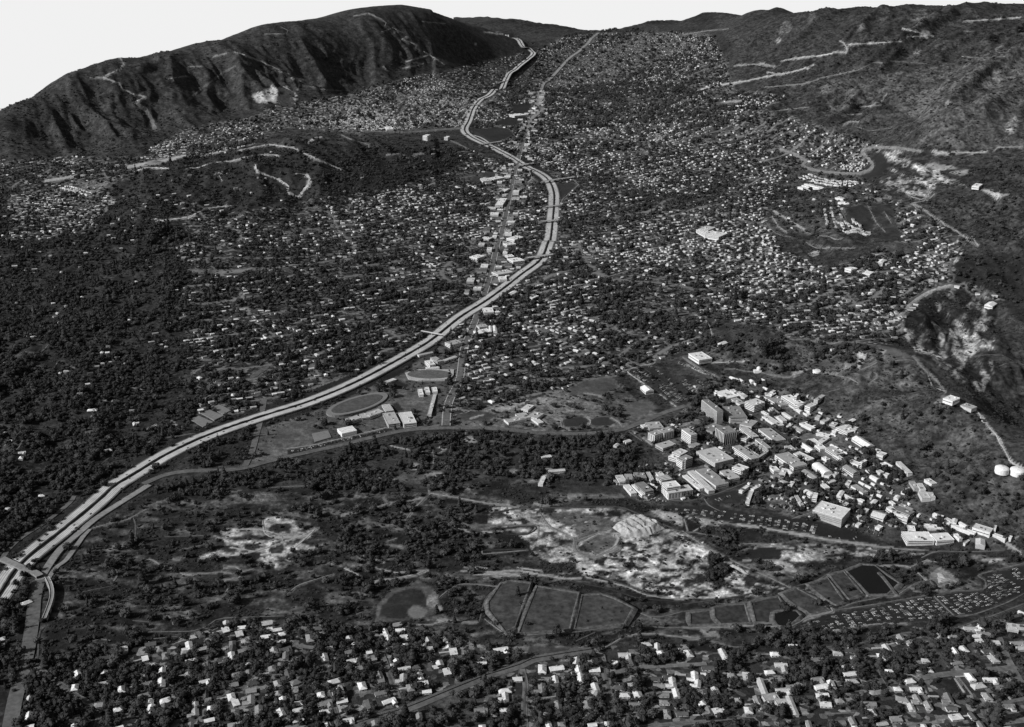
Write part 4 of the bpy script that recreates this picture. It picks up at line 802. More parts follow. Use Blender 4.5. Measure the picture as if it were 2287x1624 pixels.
# freeway concrete: lanes with wheel polish and oil, joints across
fm, t, b = new_mat('freeway_concrete')
ac = N(t, 'ShaderNodeAttribute', attribute_name='across').outputs['Fac']
lane = mathn(t, 'FRACT', mathn(t, 'MULTIPLY', ac, 4.0))
oil = mathn(t, 'SUBTRACT', 1.0, mathn(t, 'MULTIPLY', mathn(t, 'ABSOLUTE', mathn(t, 'SUBTRACT', lane, .5)), 2.4), True)
v = mathn(t, 'SUBTRACT', .6, mathn(t, 'MULTIPLY', oil, .3))
v = mathn(t, 'MULTIPLY', v, rng_out(t, noise_out(t, 14, 3), .3, .7, .85, 1.15))
v = mathn(t, 'MULTIPLY', v, rng_out(t, noise_out(t, 70, 2), .3, .7, .85, 1.15))
t.links.new(v, b.inputs['Base Color'])
M['freeway'] = fm

# ------------------------------------------------------------------ object helpers
def link(o, parent=None):
    COL.objects.link(o)
    if parent is not None:
        o.parent = parent
    return o
def tag(o, label=None, cat=None, group=None, kind=None):
    if label: o['label'] = label
    if cat: o['category'] = cat
    if group: o['group'] = group
    if kind: o['kind'] = kind
    return o
def empty(name, loc, rz=0.0):
    o = bpy.data.objects.new(name, None)
    o.empty_display_size = 2
    o.location = loc
    o.rotation_euler = (0, 0, rz)
    return link(o)
class MB:
    """collects vertices and faces of one mesh"""
    def __init__(s):
        s.v, s.f, s.m = [], [], []
    def add(s, verts, faces, mi=0):
        k = len(s.v)
        s.v += [tuple(p) for p in verts]
        s.f += [tuple(i + k for i in f) for f in faces]
        s.m += [mi] * len(faces)
        return s
    def box(s, x0, x1, y0, y1, z0, z1, mi=0, bottom=False):
        vs = [(x0, y0, z0), (x1, y0, z0), (x1, y1, z0), (x0, y1, z0), (x0, y0, z1), (x1, y0, z1), (x1, y1, z1), (x0, y1, z1)]
        fs = [(0, 1, 5, 4), (1, 2, 6, 5), (2, 3, 7, 6), (3, 0, 4, 7), (4, 5, 6, 7)]
        if bottom: fs.append((3, 2, 1, 0))
        return s.add(vs, fs, mi)
    def mesh(s, name, mats, smooth=False):
        me = bpy.data.meshes.new(name)
        me.from_pydata(s.v, [], s.f)
        for m in (mats if isinstance(mats, (list, tuple)) else [mats]):
            me.materials.append(m)
        if len(set(s.m)) > 1:
            me.polygons.foreach_set('material_index', s.m)
        if smooth:
            me.polygons.foreach_set('use_smooth', [True] * len(s.f))
        me.update()
        return me
    def obj(s, name, mats, parent=None, color=None, smooth=False, loc=None):
        o = bpy.data.objects.new(name, s.mesh(name, mats, smooth))
        if color is not None: o.color = (color, color, color, 1)
        if loc is not None: o.location = loc
        return link(o, parent)
def mesh_np(name, V, quads=None, tris=None, mats=(), attrs=None, smooth=False):
    me = bpy.data.meshes.new(name)
    V = np.ascontiguousarray(V, np.float32)
    me.vertices.add(len(V)); me.vertices.foreach_set('co', V.ravel())
    parts, lens = [], []
    if quads is not None and len(quads): parts.append(np.asarray(quads, np.int32).ravel()); lens.append(np.full(len(quads), 4, np.int32))
    if tris is not None and len(tris): parts.append(np.asarray(tris, np.int32).ravel()); lens.append(np.full(len(tris), 3, np.int32))
    if parts:
        lp = np.concatenate(parts); ln = np.concatenate(lens)
        me.loops.add(len(lp)); me.loops.foreach_set('vertex_index', lp)
        me.polygons.add(len(ln))
        me.polygons.foreach_set('loop_start', np.r_[0, np.cumsum(ln)[:-1]].astype(np.int32))
        me.polygons.foreach_set('loop_total', ln)
        me.polygons.foreach_set('use_smooth', np.full(len(ln), smooth, bool))
    for m in mats: me.materials.append(m)
    for (an, dom), arr in (attrs or {}).items():
        at = me.attributes.new(an, 'FLOAT', dom)
        at.data.foreach_set('value', np.ascontiguousarray(arr, np.float32))
    me.update(calc_edges=True)
    return me

# ------------------------------------------------------------------ the ground sheet
alb, bru, yar = paint_of(GX, GY, GZ, ('alb', 'bush', 'house'))
yar = np.clip(yar, 0, 1) * .85 * (alb < .15)
st_ = np.clip(1.6 - street_dist(GX, GY) / 5.0, 0, 1) * (yar > .25) * (GY > 1950) * (GY < 9000)
alb = alb * (1 - st_) + .17 * st_; yar = yar * (1 - st_); bru = bru * (1 - st_)
nr, nc = GX.shape
idx = np.arange(nr * nc).reshape(nr, nc)
q = np.stack([idx[:-1, :-1], idx[:-1, 1:], idx[1:, 1:], idx[1:, :-1]], -1).reshape(-1, 4)[(GY < CUT)[:-1, :-1].ravel()]
me = mesh_np('ground', np.stack([GX, GY, GZ], -1).reshape(-1, 3), q, None, [M['ground']], {('cover', 'POINT'): alb.ravel(), ('brush', 'POINT'): bru.ravel(), ('yards', 'POINT'): yar.ravel()}, True)
g = link(bpy.data.objects.new('ground', me))
tag(g, 'valley floor, brushy hills and mountains with bare trails and sandy wash', 'ground', kind='structure')
# apron of plain land behind and under the aircraft
mb = MB(); n = 24
ring = [(-16000, 640), (16000, 640), (16000, -9000), (-16000, -9000)]
mb.add([(-16000, 655, 6), (-900, 655, 6), (900, 655, 6), (16000, 655, 6), (16000, -9000, 6), (-16000, -9000, 6)], [(0, 5, 4, 3, 2, 1)])
o = mb.obj('ground_behind', M['asphalt'])
tag(o, 'flat dark land continuing behind the viewpoint', 'ground', kind='structure')

# ------------------------------------------------------------------ roads
def smooth_path(pts, step=10.0):
    """picture points -> evenly spaced, rounded path on the ground (x, y)"""
    w = ground(pts)[:, :2]
    out = []
    n = len(w)
    for i in range(n - 1):
        p0, p1, p2, p3 = w[max(i - 1, 0)], w[i], w[i + 1], w[min(i + 2, n - 1)]
        k = max(2, int(np.hypot(*(p2 - p1)) / step))
        for s in np.arange(k) / k:
            out.append(.5 * ((2 * p1) + (-p0 + p2) * s + (2 * p0 - 5 * p1 + 4 * p2 - p3) * s * s + (-p0 + 3 * p1 - 3 * p2 + p3) * s ** 3))
    out.append(w[-1])
    return np.array(out)
def normals(c):
    d = np.gradient(c, axis=0)
    d /= np.maximum(np.hypot(d[:, 0], d[:, 1])[:, None], 1e-6)
    return np.stack([-d[:, 1], d[:, 0]], -1)
def level(c, n, half, lift):
    z = np.max([hz(c[:, 0] + n[:, 0] * k, c[:, 1] + n[:, 1] * k) for k in np.linspace(-half, half, 5)], 0)
    k = np.ones(7) / 7
    z = np.maximum(np.convolve(np.pad(z, 3, 'edge'), k, 'valid'), z)
    return z + lift
def ribbon(name, c, n, z, o0, o1, mats, skirt=4.0, parent=None):
    m = len(c)
    l, r = c + n * o0, c + n * o1
    V = np.concatenate([np.c_[l, z - skirt], np.c_[l, z], np.c_[r, z], np.c_[r, z - skirt]])
    A_ = np.concatenate([np.zeros(m), np.zeros(m), np.ones(m), np.ones(m)])
    i = np.arange(m - 1)
    Q = np.concatenate([np.stack([i + a * m, i + b_ * m, i + 1 + b_ * m, i + 1 + a * m], -1) for a, b_ in ((0, 1), (1, 2), (2, 3))])
    me = mesh_np(name, V, Q, None, [mats], {('across', 'POINT'): A_})
    return link(bpy.data.objects.new(name, me), parent)
fw_c = smooth_path(FWY); fw_n = normals(fw_c); fw_z = level(fw_c, fw_n, 24, .7)
o = ribbon('freeway', fw_c, fw_n, fw_z, -20.5, -3.0, M['freeway']); tag(o, 'pale concrete carriageway of the freeway on its lower, right-hand side', 'freeway', kind='structure')
o = ribbon('freeway', fw_c, fw_n, fw_z, 3.0, 20.5, M['freeway']); tag(o, 'pale concrete carriageway of the freeway on its upper, left-hand side', 'freeway', kind='structure')
for s_, wd in ((-1, 'lower'), (1, 'upper')):
    o = ribbon('hard_shoulder', fw_c, fw_n, fw_z - .06, *sorted((s_ * 20.4, s_ * 24.5)), M['asphalt2']); tag(o, 'dark outer shoulder along the %s side of the freeway' % wd, 'freeway', kind='structure')
# planted median: ragged dark oleanders
hm = len(fw_c)
hh = 1.6 + 1.6 * rng.random(hm)
V = np.concatenate([np.c_[fw_c - fw_n * 3.1, fw_z - 2], np.c_[fw_c - fw_n * 2.6, fw_z + hh], np.c_[fw_c + fw_n * 2.6, fw_z + hh * .9], np.c_[fw_c + fw_n * 3.1, fw_z - 2]])
i = np.arange(hm - 1)
Q = np.concatenate([np.stack([i + a * hm, i + b_ * hm, i + 1 + b_ * hm, i + 1 + a * hm], -1) for a, b_ in ((0, 1), (1, 2), (2, 3))])
o = link(bpy.data.objects.new('median_hedge', mesh_np('median_hedge', V, Q, None, [M['leaf']], None, True)))
tag(o, 'dark planted strip between the two carriageways of the freeway', 'hedge', kind='stuff')
def road(name, pts, w, mat, label, lift=.5, cat='road'):
    c = smooth_path(pts, 8); n = normals(c); z = level(c, n, w / 2, lift)
    o = ribbon(name, c, n, z, -w / 2, w / 2, mat)
    tag(o, label, cat, kind='structure')
    return c, n, z
fo = road('boulevard', FOOT, 17, M['asphalt2'], 'grey boulevard running up the middle of the valley under the freeway')
road('boulevard', FOOT[13:], 26, M['court0'], 'pale far stretch of the boulevard climbing to the pass', 1.1)
for s in (-1, 1):
    o = ribbon('pavement', fo[0], fo[1], fo[2] + .12, s * 10.2, s * 8.3, M['concrete'])
    tag(o, 'pale pavement along the %s side of the grey boulevard' % ('left' if s > 0 else 'right'), 'pavement', kind='structure')
road('drive', OAK, 15, M['asphalt2'], 'curving grey drive between the oak park and the schools')
road('slip_road', RAMP, 14, M['court0'], 'pale slip road beside the freeway at the left edge', 1.2)
road('boulevard', BRID, 21, M['asphalt2'], 'pale double road running down the left edge past the dam', 1.4)
road('road', FIELD_RD, 13, M['asphalt2'], 'grey road crossing beneath the freeway by the tennis courts', .4)
road('road', ACCESS, 9, M['court0'], 'narrow pale road dropping from the slip road to the dam', .8)
road('road', SIDERD, 9, M['asphalt2'], 'grey frontage road above the freeway in the lower left corner', .6)
road('road', OVERP, 12, M['court0'], 'short pale road crossing the freeway in the lower left corner', 5.5)
road('road', [(905, 296), (970, 291), (1032, 287), (1100, 283), (1176, 280)], 22, M['asphalt2'], 'straight grey road crossing the far freeway interchange', .6)
road('slip_road', [(1015, 285), (1030, 270), (1042, 250), (1050, 240)], 9, M['concrete'], 'pale slip road left of the far interchange', .6)
road('slip_road', [(1056, 272), (1068, 258), (1066, 245), (1078, 232)], 9, M['concrete'], 'looping pale slip road right of the far interchange', .6)
road('slip_road', [(1050, 300), (1075, 308), (1100, 325), (1130, 345)], 9, M['concrete'], 'pale slip road below the far interchange', .6)
STREETS = []
for f, w, al in FG_STREETS:
    if w >= 7:
        c, n, z = road('street', f, w * .95, M['street'], None, .35, 'street')
        STREETS.append((bpy.data.objects[[o.name for o in COL.objects if o.name.startswith('street')][-1]], c[len(c) // 2], float(z[len(c) // 2])))
# railway beside the diagonal road
rc = smooth_path(RAILROAD, 8); rn = normals(rc); rz_ = level(rc, rn, 9, .4)
o = ribbon('road', rc, rn, rz_, -8, 1.5, M['asphalt2']); tag(o, 'long diagonal road beside the railway in the foreground', 'road', kind='structure')
o = ribbon('railway_bed', rc, rn, rz_ + .3, 3.0, 8.0, M['asphalt']); tag(o, 'dark ballast bed of the railway beside the diagonal road', 'railway', kind='structure')
for k in (4.4, 6.4):
    o2 = ribbon('rail', rc, rn, rz_ + .55, k - .16, k + .16, M['steel'], .3, parent=o)

# dirt tracks, firebreaks and lanes: ragged-edged strips
PENDING = [(o, 'grey residential street', c, z) for o, c, z in STREETS]
trk_tones = [.04, .07, .1, .14, .19, .25, .32, .4]
trk_m = {v: grey('track_earth', v, 7, .35) for v in trk_tones}
def ribbon2(name, c, n, z, oa, ob, mat, skirt=2.5):
    m = len(c)
    l, r = c + n * oa[:, None], c + n * ob[:, None]
    lift = z[0]
    zs = [hz(p[:, 0], p[:, 1]) for p in (l, c, r)]
    zs[1] = np.maximum(zs[1], (zs[0] + zs[2]) / 2)
    V = np.concatenate([np.c_[l, zs[0] - skirt], np.c_[l, zs[0] + lift], np.c_[c, zs[1] + lift + .1], np.c_[r, zs[2] + lift], np.c_[r, zs[2] - skirt]])
    i = np.arange(m - 1)
    Q = np.concatenate([np.stack([i + a * m, i + b_ * m, i + 1 + b_ * m, i + 1 + a * m], -1) for a, b_ in ((0, 1), (1, 2), (2, 3), (3, 4))])
    return link(bpy.data.objects.new(name, mesh_np(name, V, Q, None, [mat])))
for k, (pts, w, al_) in enumerate(TRACKS):
    c = smooth_path(pts, 9)
    if len(c) < 3: continue
    d = np.hypot(c[:, 0], c[:, 1]).mean()
    wm = max(2.6, w * d / 2400 * .72)
    if d > 3700:                                   # on the mountains: follow the traced line over every fold of the ground
        pp = np.array(pts, float)
        q_ = np.concatenate([np.linspace(a_, b_, max(2, int(np.hypot(*(b_ - a_)) / 3.5)), endpoint=False) for a_, b_ in zip(pp[:-1], pp[1:])] + [pp[-1:]])
        q_ = q_ + np.c_[rng.normal(0, .25, len(q_)), rng.normal(0, .35, len(q_))]
        dq = np.gradient(q_, axis=0); dq /= np.maximum(np.hypot(dq[:, 0], dq[:, 1])[:, None], 1e-6)
        hw_ = (w * .42 * (.6 + .8 * rng.random(len(q_))))[:, None]
        nq = np.c_[-dq[:, 1], dq[:, 0]]
        A3, B3 = ground(q_ + nq * hw_), ground(q_ - nq * hw_)
        A3[:, 2] += 1.2; B3[:, 2] += 1.2
        i = np.arange(len(q_) - 1); mq = len(q_)
        jump = np.maximum(np.abs(np.diff(A3[:, 1])), np.abs(np.diff(B3[:, 1]))) + np.maximum(np.abs(A3[:-1, 1] - B3[:-1, 1]) - 40, 0)
        Q = np.stack([i, i + mq, i + 1 + mq, i + 1], -1)[jump < 110]
        if not len(Q): continue
        tn = min(trk_tones, key=lambda v: abs(v - al_))
        o = link(bpy.data.objects.new('dirt_track' if al_ >= .12 else 'lane', mesh_np('dirt_track', np.concatenate([A3, B3]), Q, None, [trk_m[tn]])))
        tag(o, None, 'track', kind='structure'); PENDING.append((o, 'pale dirt track' if al_ >= .12 else 'dark narrow lane', A3[mq // 2], float(A3[mq // 2, 2])))
        continue
    n = normals(c)
    r = np.convolve(np.pad(rng.random(len(c)), 1, 'edge'), [.25, .5, .25], 'valid')
    half = wm / 2 * (.7 + .6 * r)
    s_ = np.interp(np.arange(len(c)), [0, 2, len(c) - 3, len(c) - 1], [.3, 1, 1, .3]) if len(c) > 5 else 1.0
    half = half * s_
    z = [.4 + .03 * (k % 9) + .8 * (d > 4000)]
    tn = min(trk_tones, key=lambda v: abs(v - al_))
    o = ribbon2('dirt_track' if al_ >= .12 else 'lane', c, n, z, -half, half, trk_m[tn])
    tag(o, None, 'track', kind='structure'); PENDING.append((o, 'pale dirt track' if al_ >= .12 else 'dark narrow lane', c[len(c) // 2], float(hz(*c[len(c) // 2]))))

# ------------------------------------------------------------------ labels that single things out
ITEMS = []          # (object, phrase, place, x pixel)
ORD = ['first', 'second', 'third', 'fourth', 'fifth', 'sixth', 'seventh', 'eighth', 'ninth', 'tenth', 'eleventh', 'twelfth', 'thirteenth', 'fourteenth', 'fifteenth', 'sixteenth', 'seventeenth', 'eighteenth', 'nineteenth', 'twentieth']
def ordinal(k):
    if k < 20: return ORD[k]
    tens = {2: 'twenty', 3: 'thirty', 4: 'forty', 5: 'fifty'}[(k + 1) // 10]
    u = (k + 1) % 10
    return ({2: 'twentieth', 3: 'thirtieth', 4: 'fortieth', 5: 'fiftieth'}[(k + 1) // 10] if u == 0 else tens + '-' + ORD[u - 1])
def later(o, phrase, place, loc):
    px, py = proj(loc[0], loc[1], loc[2])
    ITEMS.append((o, phrase, place, float(px)))
def label_all():
    d = {}
    for it in ITEMS:
        d.setdefault((it[1], it[2]), []).append(it)
    for (phrase, place), lst in d.items():
        lst.sort(key=lambda i: i[3])
        for k, it in enumerate(lst):
            it[0]['label'] = ('%s %s' % (phrase, place)) if len(lst) == 1 else ('%s %s, %s from left' % (phrase, place, ordinal(k)))
def near(px, py, anchors):
    return min(anchors, key=lambda a: (a[1][0] - px) ** 2 + ((a[1][1] - py) * 1.6) ** 2)[0]

# ------------------------------------------------------------------ traced buildings: three roof corners in the picture (left, near, right) and a height
MODEL_GL = M['glass']
def corners(A_, B_, C_, h):
    p = np.array([A_, B_, C_], float)
    base = float(ground([p[1]])[0, 2])
    a, t_ = ray_at(p[:, 0], p[:, 1])
    for _ in range(4):
        Y = (H - base - h) / t_
        X = a * Y
        base = float(hz((X[0] + X[2]) / 2, (Y[0] + Y[2]) / 2))
    w = np.stack([X, Y], -1)
    e1, e2 = w[1] - w[0], w[2] - w[1]
    l1, l2 = np.hypot(*e1), np.hypot(*e2)
    if l1 >= l2:
        u = e1 / l1; n_ = np.array([-u[1], u[0]]); Lx, Ly = l1, max(abs(e2 @ n_), 3.0)
    else:
        n_ = e2 / l2; u = np.array([n_[1], -n_[0]]); Lx, Ly = max(abs(e1 @ u), 3.0), l2
    c = w[1] - u * Lx / 2 + n_ * Ly / 2
    return c, math.atan2(u[1], u[0]), Lx, Ly, base
def building(abc, h, roof=.45, wall=.5, style='flat', name='building', cat='building', label=None, place=None, group=None, seed=0):
    c, rz, Lx, Ly, base = corners(*abc, h)
    r = random.Random(seed * 7 + int(c[0]))
    root = empty(name, (c[0], c[1], base), rz)
    if cat: root['category'] = cat
    if group: root['group'] = group
    hx, hy = Lx / 2, Ly / 2
    W_ = MB()
    W_.add([(-hx, -hy, -4), (hx, -hy, -4), (hx, hy, -4), (-hx, hy, -4), (-hx, -hy, h), (hx, -hy, h), (hx, hy, h), (-hx, hy, h)], [(0, 1, 5, 4), (1, 2, 6, 5), (2, 3, 7, 6), (3, 0, 4, 7)])
    wm = M['obj']
    if style in ('fins', 'bands'):
        wo = W_.obj('wall', M['glass'], root)
    else:
        wo = W_.obj('wall', wm, root, wall)
    # roof
    R_ = MB()
    if style == 'gable':
        rh = min(Lx, Ly) * .17; e = .5
        if Lx >= Ly:
            R_.add([(-hx - e, -hy - e, h - .2), (hx + e, -hy - e, h - .2), (hx + e, 0, h + rh), (-hx - e, 0, h + rh), (hx + e, hy + e, h - .2), (-hx - e, hy + e, h - .2)], [(0, 1, 2, 3), (3, 2, 4, 5), (0, 3, 5), (1, 4, 2)])
        else:
            R_.add([(-hx - e, -hy - e, h - .2), (-hx - e, hy + e, h - .2), (0, hy + e, h + rh), (0, -hy - e, h + rh), (hx + e, hy + e, h - .2), (hx + e, -hy - e, h - .2)], [(0, 3, 2, 1), (3, 5, 4, 2), (0, 5, 3), (1, 2, 4)])
    elif style in ('barrel', 'vaults'):
        k = 9; nb = 1 if style == 'barrel' else 4
        for b_ in range(nb):
            if nb == 1:
                along, hw, off = hx, hy, 0
            else:
                along, hw, off = hy, hx / nb, -hx + (2 * b_ + 1) * hx / nb
            a_ = [math.pi * i_ / (k - 1) for i_ in range(k)]
            rr = hw * .45
            if nb == 1:
                vs = [(s * along, -hw * math.cos(x), h + rr * math.sin(x)) for s in (-1, 1) for x in a_]
            else:
                vs = [(off - hw * math.cos(x), s * along, h + rr * math.sin(x)) for s in (1, -1) for x in a_]
            R_.add(vs, [(i_ , k + i_, k + i_ + 1, i_ + 1) for i_ in range(k - 1)] + [tuple(range(k)), tuple(range(2 * k - 1, k - 1, -1))])
    else:
        e = .35
        R_.box(-hx - e, hx + e, -hy - e, hy + e, h - .3, h + .35)
        # parapet
        for q_ in ((-hx - e, hx + e, -hy - e, -hy), (-hx - e, hx + e, hy, hy + e), (-hx - e, -hx, -hy, hy), (hx, hx + e, -hy, hy)):
            R_.box(q_[0], q_[1], q_[2], q_[3], h + .352, h + .9)
    R_.obj('roof', M['roof'], root, roof)
    def windows(z0, z1, x0, x1, y, axis):
        w_ = MB()
        if axis == 'y': w_.box(x0, x1, y - .06, y + .2, z0, z1)
        else: w_.box(y - .2, y + .06, x0, x1, z0, z1)
        w_.obj('window_band', M['glass'], root)
    if style == 'fins':
        fb = MB().box(-.8, .8, -.7, .25, -2, h - 1.2).mesh('fin', M['obj'])
        for ax, ln in (('y', Lx), ('x', Ly)):
            k = max(5, int(round(ln / 5.2)))
            for i_ in range(k + 1):
                o = bpy.data.objects.new('fin', fb); o.color = (.74, .74, .74, 1)
                s = -ln / 2 + ln * i_ / k
                if ax == 'y': o.location = (s, -hy, 0)
                else: o.location = (hx, s, 0); o.rotation_euler = (0, 0, math.pi / 2)
                link(o, root)
        cb = MB().box(-hx - .6, hx + .6, -hy - .6, hy + .6, h - 1.3, h - .32).obj('cornice', M['obj'], root, .62)
    elif style == 'bands':
        k = max(3, int(h / 3.3))
        for i_ in range(k):
            z0 = i_ * h / k + .2
            MB().box(-hx - .5, hx + .5, -hy - .5, hy + .5, z0, z0 + h / k * .56, bottom=True).obj('floor_band', M['obj'], root, wall)
    elif style == 'slots':
        k = max(5, int(Lx / 6))
        sl = MB().box(-.8, .8, -.12, .3, h * .12, h * .85).mesh('window', M['glass'])
        for ax, ln in (('y', Lx), ('x', Ly)):
            k = max(3, int(ln / 6))
            for i_ in range(k):
                o = bpy.data.objects.new('window', sl)
                s = -ln / 2 + ln * (i_ + .5) / k
                if ax == 'y': o.location = (s, -hy, 0)
                else: o.location = (hx, s, 0); o.rotation_euler = (0, 0, math.pi / 2)
                link(o, root)
    elif style == 'ribs':
        k = max(4, int(Lx / 5)); 
        rb = MB().box(-.9, .9, -hy * .86, hy * .86, .35, 1.6).mesh('roof_rib', M['obj'])
        for i_ in range(k):
            o = bpy.data.objects.new('roof_rib', rb); o.color = (.78, .78, .78, 1); o.location = (-hx + Lx * (i_ + .5) / k, 0, h); link(o, root)
    elif style == 'striped':
        for k in range(3):
            z0 = h * (.2 + .24 * k)
            MB().box(-hx * .98, hx * .98, -hy - .15, -hy + .2, z0, z0 + .9).obj('siding_seam', M['obj'], root, .16)
    elif style in ('flat', 'gable') and h >= 5.5:
        k = max(1, int(h / 4))
        for i_ in range(k):
            z0 = i_ * 4 + 1.5
            if z0 + 1.4 > h: break
            windows(z0, z0 + 1.4, -hx * .93, hx * .93, -hy, 'y'); windows(z0, z0 + 1.4, -hy * .9, hy * .9, hx, 'x')
    if style in ('flat', 'fins', 'bands', 'slots', 'striped') and Lx * Ly > 120:
        for k in range(min(6, 1 + int(Lx * Ly / 480))):
            x, y = r.uniform(-hx * .7, hx * .7), r.uniform(-hy * .6, hy * .6)
            w_, d_ = r.uniform(1, 3), r.uniform(1, 2.4)
            MB().box(x - w_, x + w_, y - d_, y + d_, h + .352, h + r.uniform(1.4, 3)).obj('rooftop_unit', M['obj'], root, r.choice([.1, .25, .4, .6, .7]))
    if label: root['label'] = label
    elif place: later(root, place[0], place[1], (c[0], c[1], base))
    L_PLAN.append((c[0], c[1], Lx, Ly, rz))
    return root
L_PLAN = []
B = building
lab = 'laboratory buildings'
# landmarks, labelled by hand: tile, corners, height, roof, wall, style, name, label
for T_, abc, h, rf, wl, st, nm, lb in [
    (T1, [(1405, 500), (1605, 655), (1652, 622)], 30, .2, .5, 'fins', 'office_tower', 'tall slab office tower with pale vertical fins on dark glass'),
    (T1, [(1680, 590), (1780, 742), (1975, 688)], 12, .24, .55, 'flat', 'assembly_hall', 'broad grey-roofed hall just right of the tall finned slab tower'),
    (T1, [(1592, 875), (1700, 955), (1850, 918)], 27, .24, .5, 'fins', 'office_block', 'square finned office block with a grey roof below the slab tower'),
    (T1, [(1470, 850), (1545, 930), (1690, 860)], 5, .22, .3, 'flat', 'low_hall', 'low grey hall tucked behind the square finned block'),
    (T1, [(2005, 515), (2105, 578), (2245, 535)], 16, .6, .72, 'bands', 'office_block', 'white office cube ringed by stacked horizontal bands'),
    (T1, [(1565, 400), (1730, 487), (1825, 415)], 6, .8, .7, 'flat', 'warehouse', 'bright white flat-roofed warehouse nearest the hillside car park'),
    (T1, [(685, 935), (770, 980), (895, 937)], 17, .34, .5, 'slots', 'office_block', 'left block of the twin offices beside the drive'),
    (T1, [(830, 897), (897, 950), (1028, 910)], 17, .34, .4, 'slots', 'office_block', 'right block of the twin offices beside the drive'),
    (T1, [(640, 805), (700, 888), (870, 850)], 6, .38, .45, 'flat', 'low_hall', 'pale flat hall behind the twin offices'),
    (T1, [(578, 835), (622, 870), (690, 850)], 6, .62, .6, 'flat', 'annex', 'small white annex at the left end behind the twin offices'),
    (T1, [(785, 1095), (880, 1152), (1055, 1098)], 7, .42, .4, 'flat', 'low_hall', 'grey flat hall in front of the twin offices'),
    (T1, [(1130, 890), (1255, 978), (1318, 950)], 23, .4, .72, 'flat', 'office_tower', 'narrow white tower midway between twin offices and finned block'),
    (T1, [(1235, 1100), (1295, 1140), (1380, 1095)], 4, .3, .4, 'flat', 'annex', 'low grey annex at the foot of the narrow white tower'),
    (T1, [(1040, 1185), (1110, 1245), (1215, 1192)], 12, .6, .7, 'flat', 'laboratory', 'pale rear wing of the white laboratory with the boxed stair'),
    (T1, [(978, 1240), (1060, 1290), (1128, 1245)], 8, .75, .75, 'flat', 'laboratory', 'low bright left wing of the white laboratory with the boxed stair'),
    (T1, [(1110, 1262), (1185, 1312), (1277, 1275)], 20, .28, .3, 'flat', 'laboratory', 'dark-roofed tall front wing beside the boxed white stair'),
    (T1, [(1062, 1280), (1140, 1330), (1180, 1300)], 16, .4, .78, 'flat', 'stair_block', 'white boxed stair block against the dark-roofed front wing'),
    (T1, [(1330, 1190), (1580, 1352), (1787, 1265)], 9, .5, .66, 'bands', 'laboratory', 'huge pale square roof over stacked white floor bands'),
    (T1, [(1810, 1125), (2070, 1297), (2140, 1260)], 13, .36, .74, 'flat', 'laboratory', 'long laboratory bar with a white flank right of the huge square roof'),
    (T3, [(1310, 225), (1590, 440), (1745, 392)], 7, .3, .6, 'flat', 'workshop', 'long dark-roofed workshop in front of the huge square roof'),
    (T3, [(1210, 245), (1490, 512), (1565, 490)], 5, .55, .6, 'ribs', 'test_shed', 'long shed with a white ribbed roof left of the dark-roofed workshop'),
    (T3, [(1140, 300), (1370, 482), (1410, 460)], 4, .7, .6, 'flat', 'storage_shed', 'thin white shed alongside the ribbed-roof shed'),
    (T3, [(1640, 240), (1790, 352), (1892, 312)], 7, .42, .6, 'flat', 'laboratory', 'mottled roof laboratory right of the dark-roofed workshop'),
    (T3, [(1805, 190), (1950, 242), (2040, 196)], 12, .72, .74, 'flat', 'laboratory', 'small tall white laboratory with a dark right wall near the trees'),
    (T3, [(905, 470), (955, 542), (1282, 492)], 13, .55, .66, 'slots', 'test_hall', 'white test hall with tall dark slots facing the car park'),
    (T3, [(905, 390), (935, 468), (1115, 440)], 20, .78, .7, 'flat', 'test_hall', 'bright tall upper storey behind the slotted test hall'),
    (T3, [(500, 405), (640, 522), (745, 490)], 12, .22, .4, 'flat', 'workshop', 'dark-roofed tall workshop left of the slotted test hall'),
    (T3, [(460, 425), (600, 562), (630, 532)], 6, .75, .72, 'flat', 'lean_to', 'white lean-to along the dark-roofed tall workshop'),
    (T4, [(885, 1050), (1275, 1165), (1337, 1022)], 15, .72, .4, 'striped', 'hangar', 'big pale-roofed hangar with a grey striped side above the car park'),
    (T2, [(665, 1235), (915, 1405), (1060, 1345)], 10, .36, .74, 'flat', 'laboratory', 'long grey roof with a white flank at the crossroads'),
    (T5, [(690, 840), (725, 960), (1088, 962)], 8, .8, .7, 'flat', 'warehouse', 'largest white roof by the lower edge, near the wash'),
    (T5, [(722, 755), (738, 815), (828, 806)], 8, .8, .7, 'flat', 'warehouse', 'white rear annex of the largest roof by the wash'),
    (T5, [(1075, 865), (1120, 962), (1352, 945)], 6, .78, .7, 'flat', 'warehouse', 'second white roof right of the largest one by the wash'),
    (T5, [(1345, 870), (1420, 932), (1450, 915)], 5, .75, .7, 'flat', 'storage_shed', 'small white shed right of the two large roofs by the wash'),
    (T2, [(1695, 1010), (1885, 1132), (1955, 1085)], 6, .82, .7, 'gable', 'warehouse', 'clean white long warehouse against the foot of the hill'),
    (T2, [(1070, 585), (1135, 612), (1220, 575)], 10, .6, .74, 'flat', 'laboratory', 'white cube building below the hillside spur'),
    (T2, [(510, 450), (745, 582), (845, 530)], 6, .3, .72, 'flat', 'laboratory', 'grey roof and white front at the foot of the terraced slope'),
    (T4, [(1985, 1040), (2182, 1116), (2222, 1060)], 8, .2, .6, 'flat', 'workshop', 'dark grey roof behind the white L-shaped court'),
    (T5, [(1595, 780), (1830, 852), (1842, 790)], 7, .6, .7, 'flat', 'laboratory', 'long mottled pale building right along the exit road'),
    (T5, [(1312, 755), (1620, 868), (1640, 845)], 5, .76, .7, 'flat', 'storage_shed', 'long white shed below the exit road'),
]:
